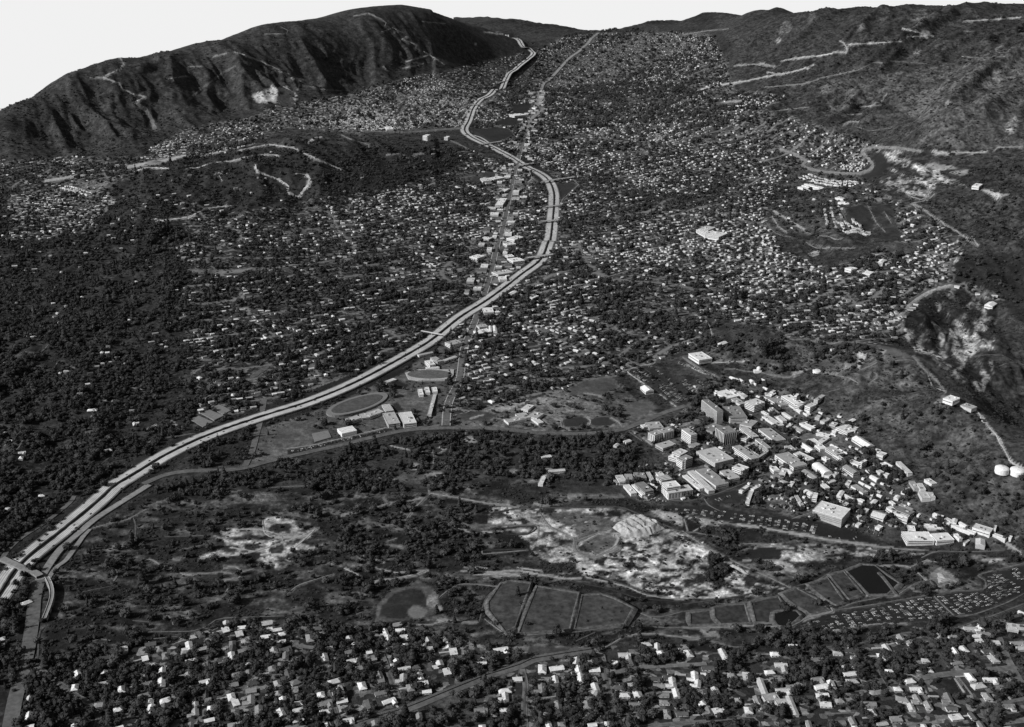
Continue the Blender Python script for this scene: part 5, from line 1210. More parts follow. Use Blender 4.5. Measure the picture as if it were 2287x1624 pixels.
    B(T_(abc), h, rf, wl, st, nm, {'office_tower': 'office tower', 'office_block': 'office block', 'hangar': 'hangar', 'warehouse': 'warehouse'}.get(nm, 'building'), lb, None, lab)
# courtyard building: four bars round a court
for k, abc in enumerate(([(243, 1132), (262, 1146), (395, 1080)], [(375, 1070), (560, 1188), (580, 1180)], [(262, 1146), (440, 1262), (462, 1250)], [(430, 1262), (455, 1275), (575, 1196)])):
    B(T2(abc), 8, .42, .5, 'flat', 'court_wing', 'building', ['rear', 'right', 'left', 'front'][k] + ' wing of the grey courtyard building', None, lab)
# the many lesser buildings: tile, corners, height, roof, wall, style
LES = {
 T1: [([(1760, 470), (1915, 562), (1965, 532)], 5, .4, .6, 'flat')],
 T2: [([(560, 420), (612, 456), (680, 412)], 8, .7, .7, 'flat'), ([(750, 450), (930, 562), (990, 505)], 9, .8, .74, 'flat'), ([(930, 442), (955, 456), (987, 428)], 18, .8, .75, 'flat'), ([(945, 560), (987, 592), (1070, 542)], 8, .78, .7, 'gable'),
      ([(1195, 480), (1240, 500), (1360, 422)], 5, .5, .5, 'flat'), ([(910, 600), (1000, 656), (1022, 636)], 4, .75, .7, 'gable'), ([(1040, 670), (1110, 706), (1130, 690)], 4, .8, .7, 'flat'), ([(570, 625), (770, 786), (802, 760)], 5, .55, .7, 'flat'), ([(590, 605), (690, 682), (712, 665)], 5, .4, .5, 'flat'),
      ([(490, 720), (710, 856), (745, 815)], 5, .8, .75, 'flat'), ([(480, 655), (560, 702), (576, 690)], 4, .8, .7, 'flat'), ([(752, 680), (870, 756), (896, 728)], 5, .76, .7, 'barrel'), ([(992, 815), (1150, 892), (1176, 860)], 5, .8, .74, 'flat'), ([(890, 865), (1005, 932), (1050, 896)], 6, .34, .7, 'gable'),
      ([(832, 840), (860, 864), (905, 825)], 5, .76, .7, 'flat'), ([(240, 785), (350, 862), (432, 790)], 6, .4, .6, 'flat'), ([(190, 865), (370, 1002), (420, 970)], 8, .5, .66, 'flat'), ([(215, 1000), (280, 1036), (326, 1000)], 8, .72, .76, 'flat'), ([(445, 890), (665, 1056), (765, 1000)], 7, .38, .74, 'flat'),
      ([(400, 1025), (565, 1152), (592, 1126)], 6, .36, .74, 'flat'), ([(1215, 950), (1385, 992), (1430, 975)], 4, .78, .7, 'flat'), ([(1250, 1040), (1300, 1076), (1400, 1010)], 5, .7, .6, 'flat'), ([(1100, 1030), (1270, 1162), (1310, 1112)], 7, .82, .76, 'flat'), ([(990, 1095), (1130, 1187), (1170, 1146)], 7, .82, .76, 'gable'),
      ([(910, 1220), (1110, 1317), (1150, 1270)], 6, .8, .74, 'flat'), ([(790, 1120), (870, 1182), (912, 1140)], 5, .55, .5, 'flat'), ([(640, 1330), (735, 1396), (790, 1370)], 5, .8, .75, 'flat'), ([(595, 1400), (650, 1452), (705, 1420)], 7, .8, .76, 'flat'), ([(735, 1450), (800, 1497), (832, 1430)], 6, .7, .7, 'flat'), ([(810, 1440), (870, 1492), (905, 1465)], 6, .75, .7, 'gable'),
      ([(1020, 1450), (1185, 1562), (1246, 1525)], 6, .3, .7, 'gable'), ([(1160, 1370), (1320, 1492), (1386, 1435)], 7, .82, .76, 'barrel'), ([(1340, 1495), (1390, 1532), (1426, 1500)], 5, .78, .72, 'flat'), ([(1440, 1480), (1482, 1512), (1522, 1480)], 5, .6, .6, 'flat'), ([(1575, 1390), (1715, 1482), (1775, 1445)], 8, .3, .76, 'gable'),
      ([(1645, 1325), (1780, 1377), (1806, 1345)], 6, .8, .75, 'flat'), ([(1800, 1335), (1830, 1352), (1900, 1315)], 12, .8, .76, 'flat'), ([(1290, 1270), (1355, 1307), (1386, 1285)], 5, .8, .74, 'flat'), ([(1340, 1140), (1490, 1237), (1565, 1205)], 8, .55, .7, 'flat'), ([(1440, 1230), (1570, 1317), (1592, 1290)], 6, .76, .74, 'flat'),
      ([(2010, 1170), (2060, 1202), (2092, 1175)], 5, .75, .7, 'flat'), ([(2050, 1215), (2110, 1257), (2166, 1220)], 7, .74, .7, 'flat'), ([(1480, 870), (1635, 946), (1692, 880)], 8, .7, .72, 'flat'), ([(1410, 815), (1470, 852), (1512, 815)], 6, .6, .6, 'flat'), ([(1585, 865), (1650, 897), (1696, 850)], 6, .75, .7, 'gable'), ([(1650, 775), (1690, 797), (1752, 765)], 5, .8, .7, 'gable'),
      ([(1510, 745), (1560, 780), (1690, 790)], 4, .26, .4, 'flat'), ([(60, 365), (120, 402), (142, 380)], 5, .75, .7, 'flat'), ([(140, 395), (210, 442), (242, 415)], 5, .7, .66, 'flat'), ([(210, 440), (260, 472), (302, 445)], 4, .66, .66, 'gable'), ([(310, 385), (340, 405), (365, 390)], 4, .7, .6, 'flat'), ([(610, 385), (640, 400), (675, 380)], 9, .7, .7, 'flat'),
      ([(300, 705), (330, 725), (360, 705)], 3, .6, .6, 'flat'), ([(1210, 720), (1260, 745), (1290, 715)], 4, .66, .6, 'flat'), ([(1290, 770), (1330, 800), (1420, 760)], 4, .6, .6, 'flat'), ([(1440, 905), (1480, 930), (1520, 910)], 5, .8, .7, 'flat'), ([(1700, 890), (1740, 915), (1785, 875)], 4, .7, .6, 'flat'), ([(900, 1010), (935, 1035), (985, 1010)], 4, .4, .5, 'flat')],
 T3: [([(240, 300), (295, 387), (385, 367)], 6, .76, .75, 'flat'), ([(360, 282), (385, 357), (480, 345)], 6, .4, .6, 'flat'), ([(482, 260), (516, 337), (652, 318)], 8, .28, .6, 'flat'), ([(652, 255), (715, 366), (755, 350)], 5, .66, .7, 'flat'), ([(780, 260), (832, 312), (890, 285)], 7, .76, .74, 'flat'), ([(830, 310), (862, 382), (1010, 350)], 8, .4, .6, 'ribs'),
      ([(347, 430), (452, 546), (510, 515)], 5, .72, .75, 'flat'), ([(205, 345), (262, 402), (275, 392)], 4, .4, .5, 'flat'), ([(1990, 640), (2038, 662), (2088, 510)], 6, .8, .75, 'flat'), ([(1910, 487), (1942, 512), (2035, 445)], 5, .74, .7, 'flat'), ([(640, 545), (670, 590), (765, 550)], 5, .1, .3, 'flat')],
 T4: [([(322, 585), (440, 642), (490, 615)], 5, .28, .5, 'flat'), ([(570, 690), (606, 727), (642, 675)], 6, .8, .75, 'flat'), ([(445, 650), (565, 700), (585, 690)], 5, .4, .6, 'flat'), ([(76, 750), (96, 777), (206, 720)], 4, .78, .7, 'flat'), ([(760, 790), (852, 842), (882, 800)], 7, .74, .72, 'gable'), ([(888, 830), (940, 882), (956, 825)], 9, .8, .76, 'flat'),
      ([(640, 850), (735, 1000), (768, 985)], 4, .5, .6, 'flat'), ([(1085, 660), (1112, 682), (1196, 655)], 5, .78, .7, 'gable'), ([(945, 665), (1050, 757), (1092, 730)], 6, .8, .74, 'flat'), ([(1225, 822), (1266, 867), (1312, 800)], 7, .8, .75, 'gable'), ([(1290, 850), (1405, 912), (1426, 880)], 5, .78, .74, 'gable'), ([(1480, 900), (1555, 934), (1567, 916)], 4, .8, .74, 'flat'),
      ([(1397, 720), (1560, 822), (1602, 790)], 7, .4, .76, 'flat'), ([(1335, 672), (1376, 707), (1406, 660)], 6, .78, .7, 'flat'), ([(1645, 590), (1740, 642), (1762, 615)], 5, .76, .74, 'gable'), ([(1735, 520), (1790, 552), (1822, 530)], 5, .75, .7, 'flat'), ([(1846, 560), (1886, 587), (1914, 565)], 5, .78, .7, 'flat'), ([(2000, 400), (2160, 556), (2202, 530)], 4, .4, .6, 'ribs'),
      ([(1975, 640), (2020, 670), (2052, 640)], 5, .66, .6, 'flat'), ([(1665, 1105), (1832, 1157), (1852, 1090)], 6, .8, .76, 'gable'), ([(1865, 1010), (1950, 1062), (1982, 1030)], 7, .78, .74, 'flat'), ([(1950, 1082), (2150, 1152), (2182, 1120)], 7, .78, .76, 'flat'), ([(2092, 1150), (2150, 1182), (2178, 1120)], 7, .8, .78, 'flat'), ([(2040, 975), (2205, 1052), (2226, 1035)], 6, .36, .4, 'flat'),
      ([(1670, 930), (1710, 967), (1758, 920)], 6, .8, .74, 'gable'), ([(670, 775), (690, 797), (712, 765)], 4, .8, .7, 'flat'), ([(1560, 1050), (1600, 1085), (1640, 1040)], 6, .7, .7, 'flat'), ([(1300, 960), (1340, 985), (1370, 960)], 5, .6, .6, 'flat'), ([(1440, 1120), (1500, 1150), (1550, 1130)], 4, .7, .6, 'flat'), ([(1470, 1230), (1500, 1260), (1540, 1230)], 4, .8, .7, 'flat'), ([(1790, 420), (1830, 445), (1855, 425)], 4, .75, .7, 'flat'), ([(1735, 1265), (1780, 1300), (1825, 1270)], 4, .76, .7, 'flat')],
 T5: [([(955, 755), (1120, 772), (1130, 752)], 4, .8, .7, 'flat'), ([(995, 785), (1178, 802), (1184, 785)], 4, .8, .7, 'flat'), ([(1640, 925), (1642, 1002), (1765, 1000)], 5, .6, .6, 'gable'), ([(1205, 705), (1285, 737), (1302, 715)], 4, .76, .7, 'flat'), ([(1222, 665), (1300, 702), (1316, 680)], 4, .66, .7, 'flat'), ([(1318, 700), (1380, 724), (1397, 672)], 6, .7, .74, 'gable'),
      ([(1410, 715), (1500, 767), (1514, 740)], 5, .66, .7, 'gable'), ([(1865, 875), (2035, 937), (2057, 918)], 5, .74, .7, 'flat'), ([(745, 165), (820, 264), (882, 250)], 4, .46, .5, 'flat'), ([(850, 190), (900, 270), (966, 262)], 5, .7, .7, 'flat'), ([(950, 135), (1050, 202), (1082, 165)], 5, .76, .7, 'flat'), ([(866, 300), (922, 387), (1002, 342)], 5, .66, .6, 'flat'), ([(990, 310), (1030, 377), (1092, 365)], 5, .55, .6, 'flat'),
      ([(545, 375), (600, 400), (630, 360)], 4, .78, .7, 'gable'), ([(650, 290), (690, 315), (720, 290)], 4, .7, .7, 'gable'), ([(480, 430), (535, 472), (550, 455)], 4, .8, .74, 'flat'), ([(1060, 600), (1130, 640), (1160, 610)], 5, .8, .74, 'gable'), ([(1160, 630), (1195, 650), (1212, 628)], 4, .75, .7, 'flat'), ([(1890, 770), (1910, 800), (1922, 760)], 5, .7, .7, 'flat'), ([(2090, 905), (2115, 930), (2130, 905)], 5, .75, .7, 'flat'), ([(1480, 985), (1500, 1000), (1560, 955)], 3, .75, .7, 'flat')],
}
ANCH = [('beside the tall slab tower', T1([(1500, 600)])[0]), ('around the white banded cube', T1([(2120, 570)])[0]), ('at the foot of the terraced slope', T2([(700, 480)])[0]), ('by the white cube under the spur', T2([(1130, 620)])[0]), ('in the upper row below the slope', T2([(700, 740)])[0]),
        ('uphill of the laboratory crossroads', T2([(560, 920)])[0]), ('on the hillside terrace', T2([(1580, 830)])[0]), ('in the dense middle cluster', T2([(1350, 1080)])[0]), ('along the diagonal lane below the middle cluster', T2([(1050, 1230)])[0]), ('below the long grey roof at the crossroads', T2([(800, 1440)])[0]),
        ('by the clean white long warehouse', T2([(1950, 1130)])[0]), ('near the bright barrel-roofed hall', T2([(1300, 1450)])[0]), ('around the white gabled hall by the lane', T2([(1760, 1400)])[0]), ('beside the ribbed hillside deck', T4([(2060, 480)])[0]), ('behind the big striped hangar', T4([(900, 820)])[0]), ('right of the big striped hangar', T4([(1450, 1050)])[0]),
        ('on the terraces right of the tree belt', T4([(1560, 780)])[0]), ('by the dark roof of the white court', T4([(1980, 1060)])[0]), ('in the left-hand laboratory cluster by the oval', T3([(400, 400)])[0]), ('near the slotted test hall', T3([(1000, 400)])[0]), ('at the left end of the middle car park', T3([(1980, 500)])[0]),
        ('on the lower hillside spur', T5([(920, 260)])[0]), ('beside the largest white roof by the wash', T5([(1000, 800)])[0]), ('along the exit road', T5([(1400, 700)])[0]), ('at the far end of the exit road', T5([(1900, 880)])[0]), ('above the dark tree belt', T4([(560, 660)])[0])]
for T_, lst in LES.items():
    for k, (abc, h, rf, wl, st) in enumerate(lst):
        p = T_(abc)
        tone = 'white' if rf > .65 else 'pale' if rf > .45 else 'grey'
        form = {'flat': 'flat-roofed', 'gable': 'gabled', 'barrel': 'barrel-roofed', 'ribs': 'rib-roofed'}[st]
        what = 'tall block' if h > 9 else 'building' if h > 5 else 'shed'
        rj = random.Random(k * 91 + int(p[1][0]))
        rf_ = rf * rj.uniform(.74, 1.0)
        B(p, h, rf_, wl * rj.uniform(.75, 1.0), st, {'tall block': 'laboratory', 'building': 'laboratory', 'shed': 'storage_shed'}[what], {'tall block': 'building', 'building': 'building', 'shed': 'shed'}[what], None, ('%s %s %s' % (tone, form, what), near(*p[1], ANCH)), lab)
# cabins and trailers
cab = [T2([(50, 190), (160, 232), (176, 215)]), T2([(180, 220), (222, 246), (232, 228)]), T2([(320, 225), (350, 250), (378, 232)]), T2([(380, 275), (405, 292), (415, 283)]), T2([(500, 330), (555, 358), (566, 345)]), T2([(1400, 1100), (1440, 1122), (1460, 1105)]), T2([(1450, 1125), (1490, 1150), (1510, 1130)]), T2([(1510, 1165), (1550, 1190), (1572, 1170)]), T2([(1570, 1200), (1620, 1226), (1640, 1208)]),
       T4([(1497, 670), (1565, 706), (1577, 690)]), T4([(1582, 712), (1655, 748), (1667, 735)]), T4([(1662, 685), (1710, 708), (1722, 696)]), T4([(1840, 407), (1940, 462), (1955, 450)]), T4([(1740, 840), (1800, 866), (1815, 850)]), T4([(1905, 935), (1970, 972), (1982, 955)]), T4([(1590, 510), (1630, 562), (1640, 556)]), T2([(480, 225), (520, 245), (530, 236)]), T5([(725, 450), (750, 470), (765, 460)]), T3([(1300, 440), (1340, 480), (1385, 465)]), T3([(1120, 595), (1140, 612), (1180, 600)])]
for p in cab:
    B(p, 3.2, .78, .7, 'gable', 'cabin', 'cabin', None, ('long white portable cabin', near(*p[1], ANCH)), 'portable cabins of the laboratory')
# schools and shops beyond the laboratory
for k, (p, h, rf, wl, st, nm, lb) in enumerate([
    (S1([(545, 1165), (578, 1222), (738, 1188)]), 8, .82, .7, 'vaults', 'sports_hall', 'white school hall roofed with four side-by-side vaults'),
    (S1([(645, 1050), (668, 1090), (786, 1052)]), 6, .42, .5, 'flat', 'school_wing', 'left pale wing of the school row below the lower running track'),
    (S1([(766, 1012), (792, 1056), (872, 1030)]), 6, .44, .5, 'flat', 'school_wing', 'middle pale wing of the school row below the lower running track'),
    (S1([(855, 990), (880, 1035), (1025, 985)]), 6, .46, .5, 'flat', 'school_wing', 'right pale wing of the school row below the lower running track'),
    (S1([(1015, 1002), (1076, 1122), (1196, 1096)]), 8, .42, .55, 'flat', 'school_building', 'grey flat-roofed school building with dark skylights by the drive'),
    (S1([(1005, 915), (1050, 985), (1136, 975)]), 4, .46, .5, 'ribs', 'school_wing', 'low ribbed roof behind the grey school building'),
    (S1([(1185, 998), (1242, 1118), (1370, 1086)]), 9, .66, .7, 'flat', 'school_building', 'bright mottled roof of the school beside the grey one'),
    (S1([(1390, 745), (1406, 806), (1452, 800)]), 5, .74, .7, 'flat', 'school_wing', 'left of three small white school wings above the playing field'),
    (S1([(1462, 725), (1478, 782), (1522, 776)]), 5, .7, .7, 'flat', 'school_wing', 'middle of three small white school wings above the playing field'),
    (S1([(1540, 725), (1552, 772), (1602, 766)]), 5, .72, .7, 'flat', 'school_wing', 'right of three small white school wings above the playing field'),
    (S1([(1497, 1000), (1536, 1012), (1592, 800)]), 4, .5, .5, 'flat', 'school_wing', 'long narrow pale wing at the right of the playing field'),
    (S1([(1465, 440), (1520, 487), (1562, 460)]), 9, .7, .76, 'flat', 'school_building', 'white square building at the head of the upper running track'),
    (S1([(1525, 405), (1602, 452), (1642, 430)]), 8, .36, .6, 'flat', 'school_building', 'grey roof behind the white square building above the upper track'),
    (S1([(1655, 428), (1666, 447), (1814, 396)]), 5, .56, .6, 'gable', 'school_wing', 'long pale wing right of the upper running track buildings'),
    (S1([(1400, 366), (1406, 382), (1562, 350)]), 5, .4, .6, 'gable', 'school_wing', 'long grey wing between the freeway and the upper school'),
    (S1([(1470, 510), (1476, 528), (1622, 520)]), 3, .72, .6, 'ribs', 'grandstand', 'white grandstand on the long side of the upper running track'),
    (S1([(1722, 230), (1752, 272), (1866, 242)]), 9, .36, .76, 'flat', 'store', 'grey roof with a white front between freeway and boulevard'),
    (S1([(1690, 250), (1740, 276), (1752, 252)]), 4, .8, .7, 'flat', 'store', 'small white lean-to left of the grey store by the boulevard'),
    (S1([(2020, 112), (2042, 152), (2182, 126)]), 5, .76, .7, 'flat', 'store', 'white low store right of the boulevard below the freeway'),
    (S1([(2150, 62), (2156, 117), (2187, 110)]), 5, .7, .7, 'gable', 'store', 'left of two narrow white bars right of the boulevard'),
    (S1([(2195, 62), (2202, 122), (2242, 115)]), 5, .72, .7, 'gable', 'store', 'right of two narrow white bars right of the boulevard'),
    (S1([(2045, 52), (2052, 82), (2142, 70)]), 5, .4, .5, 'flat', 'store', 'grey low store behind the white one below the freeway'),
    (S1([(1045, 660), (1056, 682), (1162, 640)]), 2.5, .66, .5, 'ribs', 'grandstand', 'slatted grandstand beside the freeway bank'),
    (T1([(575, 325), (650, 388), (718, 340)]), 7, .8, .7, 'gable', 'pavilion', 'white tent-roofed pavilion at the corner of the west car park'),
    (Zt(1, 1, [(1210, 1110), (1250, 1125), (1290, 1095)]), 5, .6, .6, 'flat', 'school_wing', 'upper pale wing of the school above the two oval fields'),
    (Zt(1, 1, [(1165, 1150), (1200, 1185), (1250, 1160)]), 5, .4, .6, 'flat', 'school_wing', 'left grey wing of the school above the two oval fields'),
    (Zt(1, 1, [(1265, 1150), (1310, 1180), (1355, 1150)]), 5, .4, .6, 'flat', 'school_wing', 'right grey wing of the school above the two oval fields'),
    (Zt(1, 1, [(1110, 1180), (1120, 1210), (1240, 1185)]), 5, .36, .6, 'flat', 'school_wing', 'lowest grey wing of the school above the two oval fields'),
    (Zt(1, 1, [(1270, 1180), (1320, 1215), (1345, 1200)]), 4, .6, .6, 'flat', 'school_wing', 'pale slanted wing near the two oval fields'),
    (Zt(1, 1, [(1340, 1435), (1350, 1450), (1410, 1435)]), 4, .66, .5, 'gable', 'shelter', 'pale picnic shelter in the oak park clearing'),
    (Zt(1, 1, [(1385, 1525), (1390, 1540), (1500, 1530)]), 4, .5, .5, 'gable', 'shelter', 'long pale shelter behind the small oval'),
    (Zt(1, 1, [(1890, 1330), (1910, 1342), (1945, 1330)]), 5, .6, .6, 'gable', 'lodge', 'small gabled lodge above the loop in the oak park'),
    (Zt(1, 1, [(1830, 1355), (1845, 1368), (1865, 1352)]), 4, .5, .5, 'gable', 'lodge', 'smaller gabled lodge left of the loop in the oak park'),
    (Zt(1, 1, [(1340, 1570), (1350, 1618), (1378, 1560)]), 4, .66, .6, 'flat', 'shelter', 'tall pale shed left of the small oval'),
    (Zt(1, 1, [(1110, 110), (1150, 132), (1220, 118)]), 9, .8, .7, 'flat', 'store', 'big bright white store between boulevard and freeway curve'),
    (Zt(1, 1, [(1095, 85), (1115, 100), (1150, 88)]), 8, .76, .7, 'flat', 'store', 'white store stub left of the big bright one'),
    (Zt(1, 1, [(1095, 5), (1110, 20), (1170, 12)]), 7, .66, .6, 'flat', 'store', 'pale store at the upper end of the shopping strip'),
    (Zt(1, 1, [(880, 90), (910, 108), (960, 92)]), 7, .72, .7, 'flat', 'store', 'white store left of the boulevard facing the shopping strip'),
    (Zt(1, 1, [(1030, 195), (1050, 218), (1150, 200)]), 6, .5, .6, 'flat', 'store', 'pale grey store just above the freeway crossing'),
    (Zt(1, 1, [(1050, 230), (1060, 250), (1105, 240)]), 7, .74, .7, 'flat', 'store', 'white square store nearest the freeway crossing'),
    (Zt(1, 1, [(1120, 340), (1140, 352), (1182, 330)]), 7, .78, .7, 'gable', 'church', 'white tent-shaped church right of the freeway crossing'),
    (Zt(1, 1, [(945, 440), (955, 470), (1018, 460)]), 6, .74, .7, 'flat', 'store', 'white store under the freeway beside the boulevard'),
    (Zt(1, 1, [(1250, 365), (1280, 378), (1322, 360)]), 5, .74, .7, 'flat', 'store', 'white low building at the end of the lane right of the crossing'),
    (Zt(1, 0, [(560, 905), (575, 912), (598, 904)]), 26, .7, .74, 'slots', 'office_tower', 'white office tower by the far cross road'),
    (Zt(1, 0, [(700, 915), (712, 922), (728, 914)]), 14, .7, .74, 'flat', 'office_block', 'smaller white office right of the far tower'),
    (Zt(1, 0, [(290, 850), (305, 868), (340, 856)]), 10, .76, .7, 'flat', 'store', 'white hall left of the far cross road'),
    (Zt(1, 0, [(1150, 765), (1160, 778), (1240, 770)]), 8, .74, .7, 'flat', 'school_building', 'long white school in the far valley beside a dark field'),
    (Zt(1, 0, [(1060, 1330), (1080, 1375), (1110, 1330)]), 8, .74, .7, 'flat', 'store', 'bright store with a dark right side left of the boulevard'),
    (Zt(1, 0, [(1080, 1270), (1095, 1285), (1120, 1268)]), 7, .7, .7, 'flat', 'store', 'white store above the bright one left of the boulevard'),
    (Zt(1, 0, [(1130, 1590), (1160, 1608), (1220, 1590)]), 7, .74, .7, 'flat', 'store', 'broad white store right of the boulevard shopping strip'),
    (Zt(1, 0, [(1000, 1190), (1020, 1205), (1095, 1190)]), 8, .7, .7, 'flat', 'school_building', 'upper white school building left of the second crossing'),
    (Zt(1, 0, [(930, 1195), (950, 1215), (1000, 1200)]), 8, .6, .7, 'flat', 'school_building', 'left white school building near the second crossing'),
    (Zt(2, 0, [(90, 1540), (150, 1570), (200, 1545)]), 8, .72, .7, 'flat', 'school_building', 'left bright roof of the large school in the houses'),
    (Zt(2, 0, [(180, 1560), (240, 1590), (300, 1565)]), 8, .7, .7, 'flat', 'school_building', 'right bright roof of the large school in the houses'),
    (Zt(2, 0, [(130, 1525), (170, 1545), (220, 1525)]), 8, .5, .7, 'flat', 'school_building', 'rear grey roof of the large school in the houses'),
    (Zt(2, 1, [(40, 745), (110, 790), (178, 765)]), 7, .74, .7, 'flat', 'laboratory', 'lone white flat building on its own terrace above the car park'),
    (Zt(2, 1, [(245, 672), (265, 685), (302, 672)]), 6, .7, .7, 'gable', 'lodge', 'lone white house on the slope above the white flat building'),
    (Zt(2, 1, [(1758, 1035), (1810, 1062), (1858, 1040)]), 6, .8, .74, 'flat', 'observatory_building', 'bright white building on the ridge-road saddle'),
    (Zt(2, 1, [(1850, 1085), (1935, 1115), (1958, 1095)]), 4, .4, .5, 'flat', 'observatory_building', 'low grey building right of the white one on the saddle'),
    (Zt(2, 1, [(1100, 170), (1130, 185), (1170, 175)]), 7, .78, .7, 'flat', 'school_building', 'left white building on the upper tableland'),
    (Zt(2, 1, [(1215, 200), (1255, 215), (1280, 200)]), 7, .8, .7, 'flat', 'school_building', 'right white building on the upper tableland'),
    (Zt(2, 1, [(1320, 120), (1340, 138), (1358, 118)]), 8, .8, .7, 'gable', 'church', 'white gabled church on the upper tableland'),
    (Zt(2, 1, [(2050, 330), (2090, 350), (2120, 330)]), 6, .8, .7, 'gable', 'lodge', 'white house at the tip of the canyon spur'),
    (Zt(2, 0, [(1955, 1235), (1985, 1252), (2010, 1235)]), 7, .8, .7, 'flat', 'store', 'white building beside the graded airstrip pad'),
    (Zt(2, 0, [(770, 1252), (925, 1292), (935, 1284)]), 4, .74, .7, 'flat', 'stable_row', 'nearest of three parallel white rows on the upper hill'),
    (Zt(2, 0, [(797, 1242), (950, 1282), (960, 1274)]), 4, .74, .7, 'flat', 'stable_row', 'middle of three parallel white rows on the upper hill'),
    (Zt(2, 0, [(822, 1236), (972, 1274), (982, 1266)]), 4, .7, .7, 'flat', 'stable_row', 'farthest of three parallel white rows on the upper hill'),
    (Zt(2, 0, [(1020, 1330), (1115, 1345), (1122, 1336)]), 4, .66, .7, 'flat', 'stable_row', 'upper of two pale rows below the parallel white rows'),
    (Zt(2, 0, [(1040, 1355), (1115, 1368), (1122, 1360)]), 4, .66, .7, 'flat', 'stable_row', 'lower of two pale rows below the parallel white rows'),
    # foreground school with long wings and its neighbours
    (Zt(2, 2, [(497, 1297), (570, 1490), (604, 1480)]), 5, .5, .5, 'gable', 'school_wing', 'long pale left wing of the school in the suburb'),
    (Zt(2, 2, [(550, 1405), (560, 1452), (652, 1438)]), 5, .36, .5, 'flat', 'school_wing', 'square grey middle wing of the school in the suburb'),
    (Zt(2, 2, [(628, 1442), (642, 1482), (735, 1470)]), 5, .46, .5, 'flat', 'school_wing', 'light front wing of the school in the suburb'),
    (Zt(2, 2, [(690, 1418), (742, 1542), (776, 1530)]), 5, .5, .5, 'gable', 'school_wing', 'long pale right wing of the school in the suburb'),
    (S2([(2090, 505), (2112, 578), (2222, 575)]), 6, .55, .5, 'flat', 'school_building', 'patchy pale roof of the building at the right edge below the car park'),
    (S2([(2190, 520), (2215, 575), (2330, 585)]), 7, .5, .12, 'flat', 'school_building', 'pale roof with a dark front at the right edge below the car park'),
]):
    B(p, h, rf, wl, st, nm, {'store': 'shop', 'school_wing': 'school', 'school_building': 'school', 'sports_hall': 'school hall', 'church': 'church', 'grandstand': 'grandstand'}.get(nm, 'building'), lb)

# shops along the boulevard, both sides
fc, fn, fz = fo
d_ = np.r_[0, np.cumsum(np.hypot(*np.diff(fc, axis=0).T))]
for side in (-1, 1):
    s = 900.0
    while s < d_[-1] * .62:
        k = int(np.searchsorted(d_, s)); ln = random.uniform(16, 42); dp = random.uniform(14, 32)
        off = 13 + dp / 2 + random.choice([0, 0, 14, 30])
        x, y = fc[k] + fn[k] * side * off
        s += ln + random.uniform(3, 26)
        px, py = proj(x, y, hz(x, y))
        if L['block'][int(py / 2), int(px / 2)] > .5 and off < 30: off += 0
        fd = np.hypot(fw_c[:, 0] - x, fw_c[:, 1] - y).min()
        if fd < 55 or random.random() < .2 or any(math.hypot(x - l_[0], y - l_[1]) < 34 for l_ in L_PLAN): continue
        d = fc[k + 1] - fc[k]
        rz = math.atan2(d[1], d[0]); h = random.uniform(4.5, 8)
        z = float(hz(x, y))
        root = empty('shop', (x, y, z), rz); root['category'] = 'shop'; root['group'] = 'shops along the boulevard'
        wl = random.choice([.3, .5, .65]); rf = random.choice([.12, .25, .4, .55, .7, .75])
        MB().add([(-ln / 2, -dp / 2, -3), (ln / 2, -dp / 2, -3), (ln / 2, dp / 2, -3), (-ln / 2, dp / 2, -3), (-ln / 2, -dp / 2, h), (ln / 2, -dp / 2, h), (ln / 2, dp / 2, h), (-ln / 2, dp / 2, h)], [(0, 1, 5, 4), (1, 2, 6, 5), (2, 3, 7, 6), (3, 0, 4, 7)]).obj('wall', M['obj'], root, wl)
        MB().box(-ln / 2 - .3, ln / 2 + .3, -dp / 2 - .3, dp / 2 + .3, h - .2, h + .4).obj('roof', M['roof'], root, rf)
        for _ in range(2):
            a_, b_ = random.uniform(-ln / 3, ln / 3), random.uniform(-dp / 3, dp / 3)
            MB().box(a_ - 1.4, a_ + 1.4, b_ - 1.2, b_ + 1.2, h + .402, h + 2).obj('rooftop_unit', M['obj'], root, random.choice([.1, .3, .6]))
        L_PLAN.append((x, y, ln, dp, rz))
        py_ = float(py)
        place = 'below the freeway crossing' if py_ > 690 else 'just above the freeway crossing' if py_ > 540 else 'beside the freeway straight' if py_ > 420 else 'near the second crossing' if py_ > 300 else 'towards the far interchange'
        later(root, '%s flat shop %s of the boulevard' % ('white' if rf > .6 else 'pale' if rf > .34 else 'dark', 'left' if side > 0 else 'right'), place, (x, y, z))
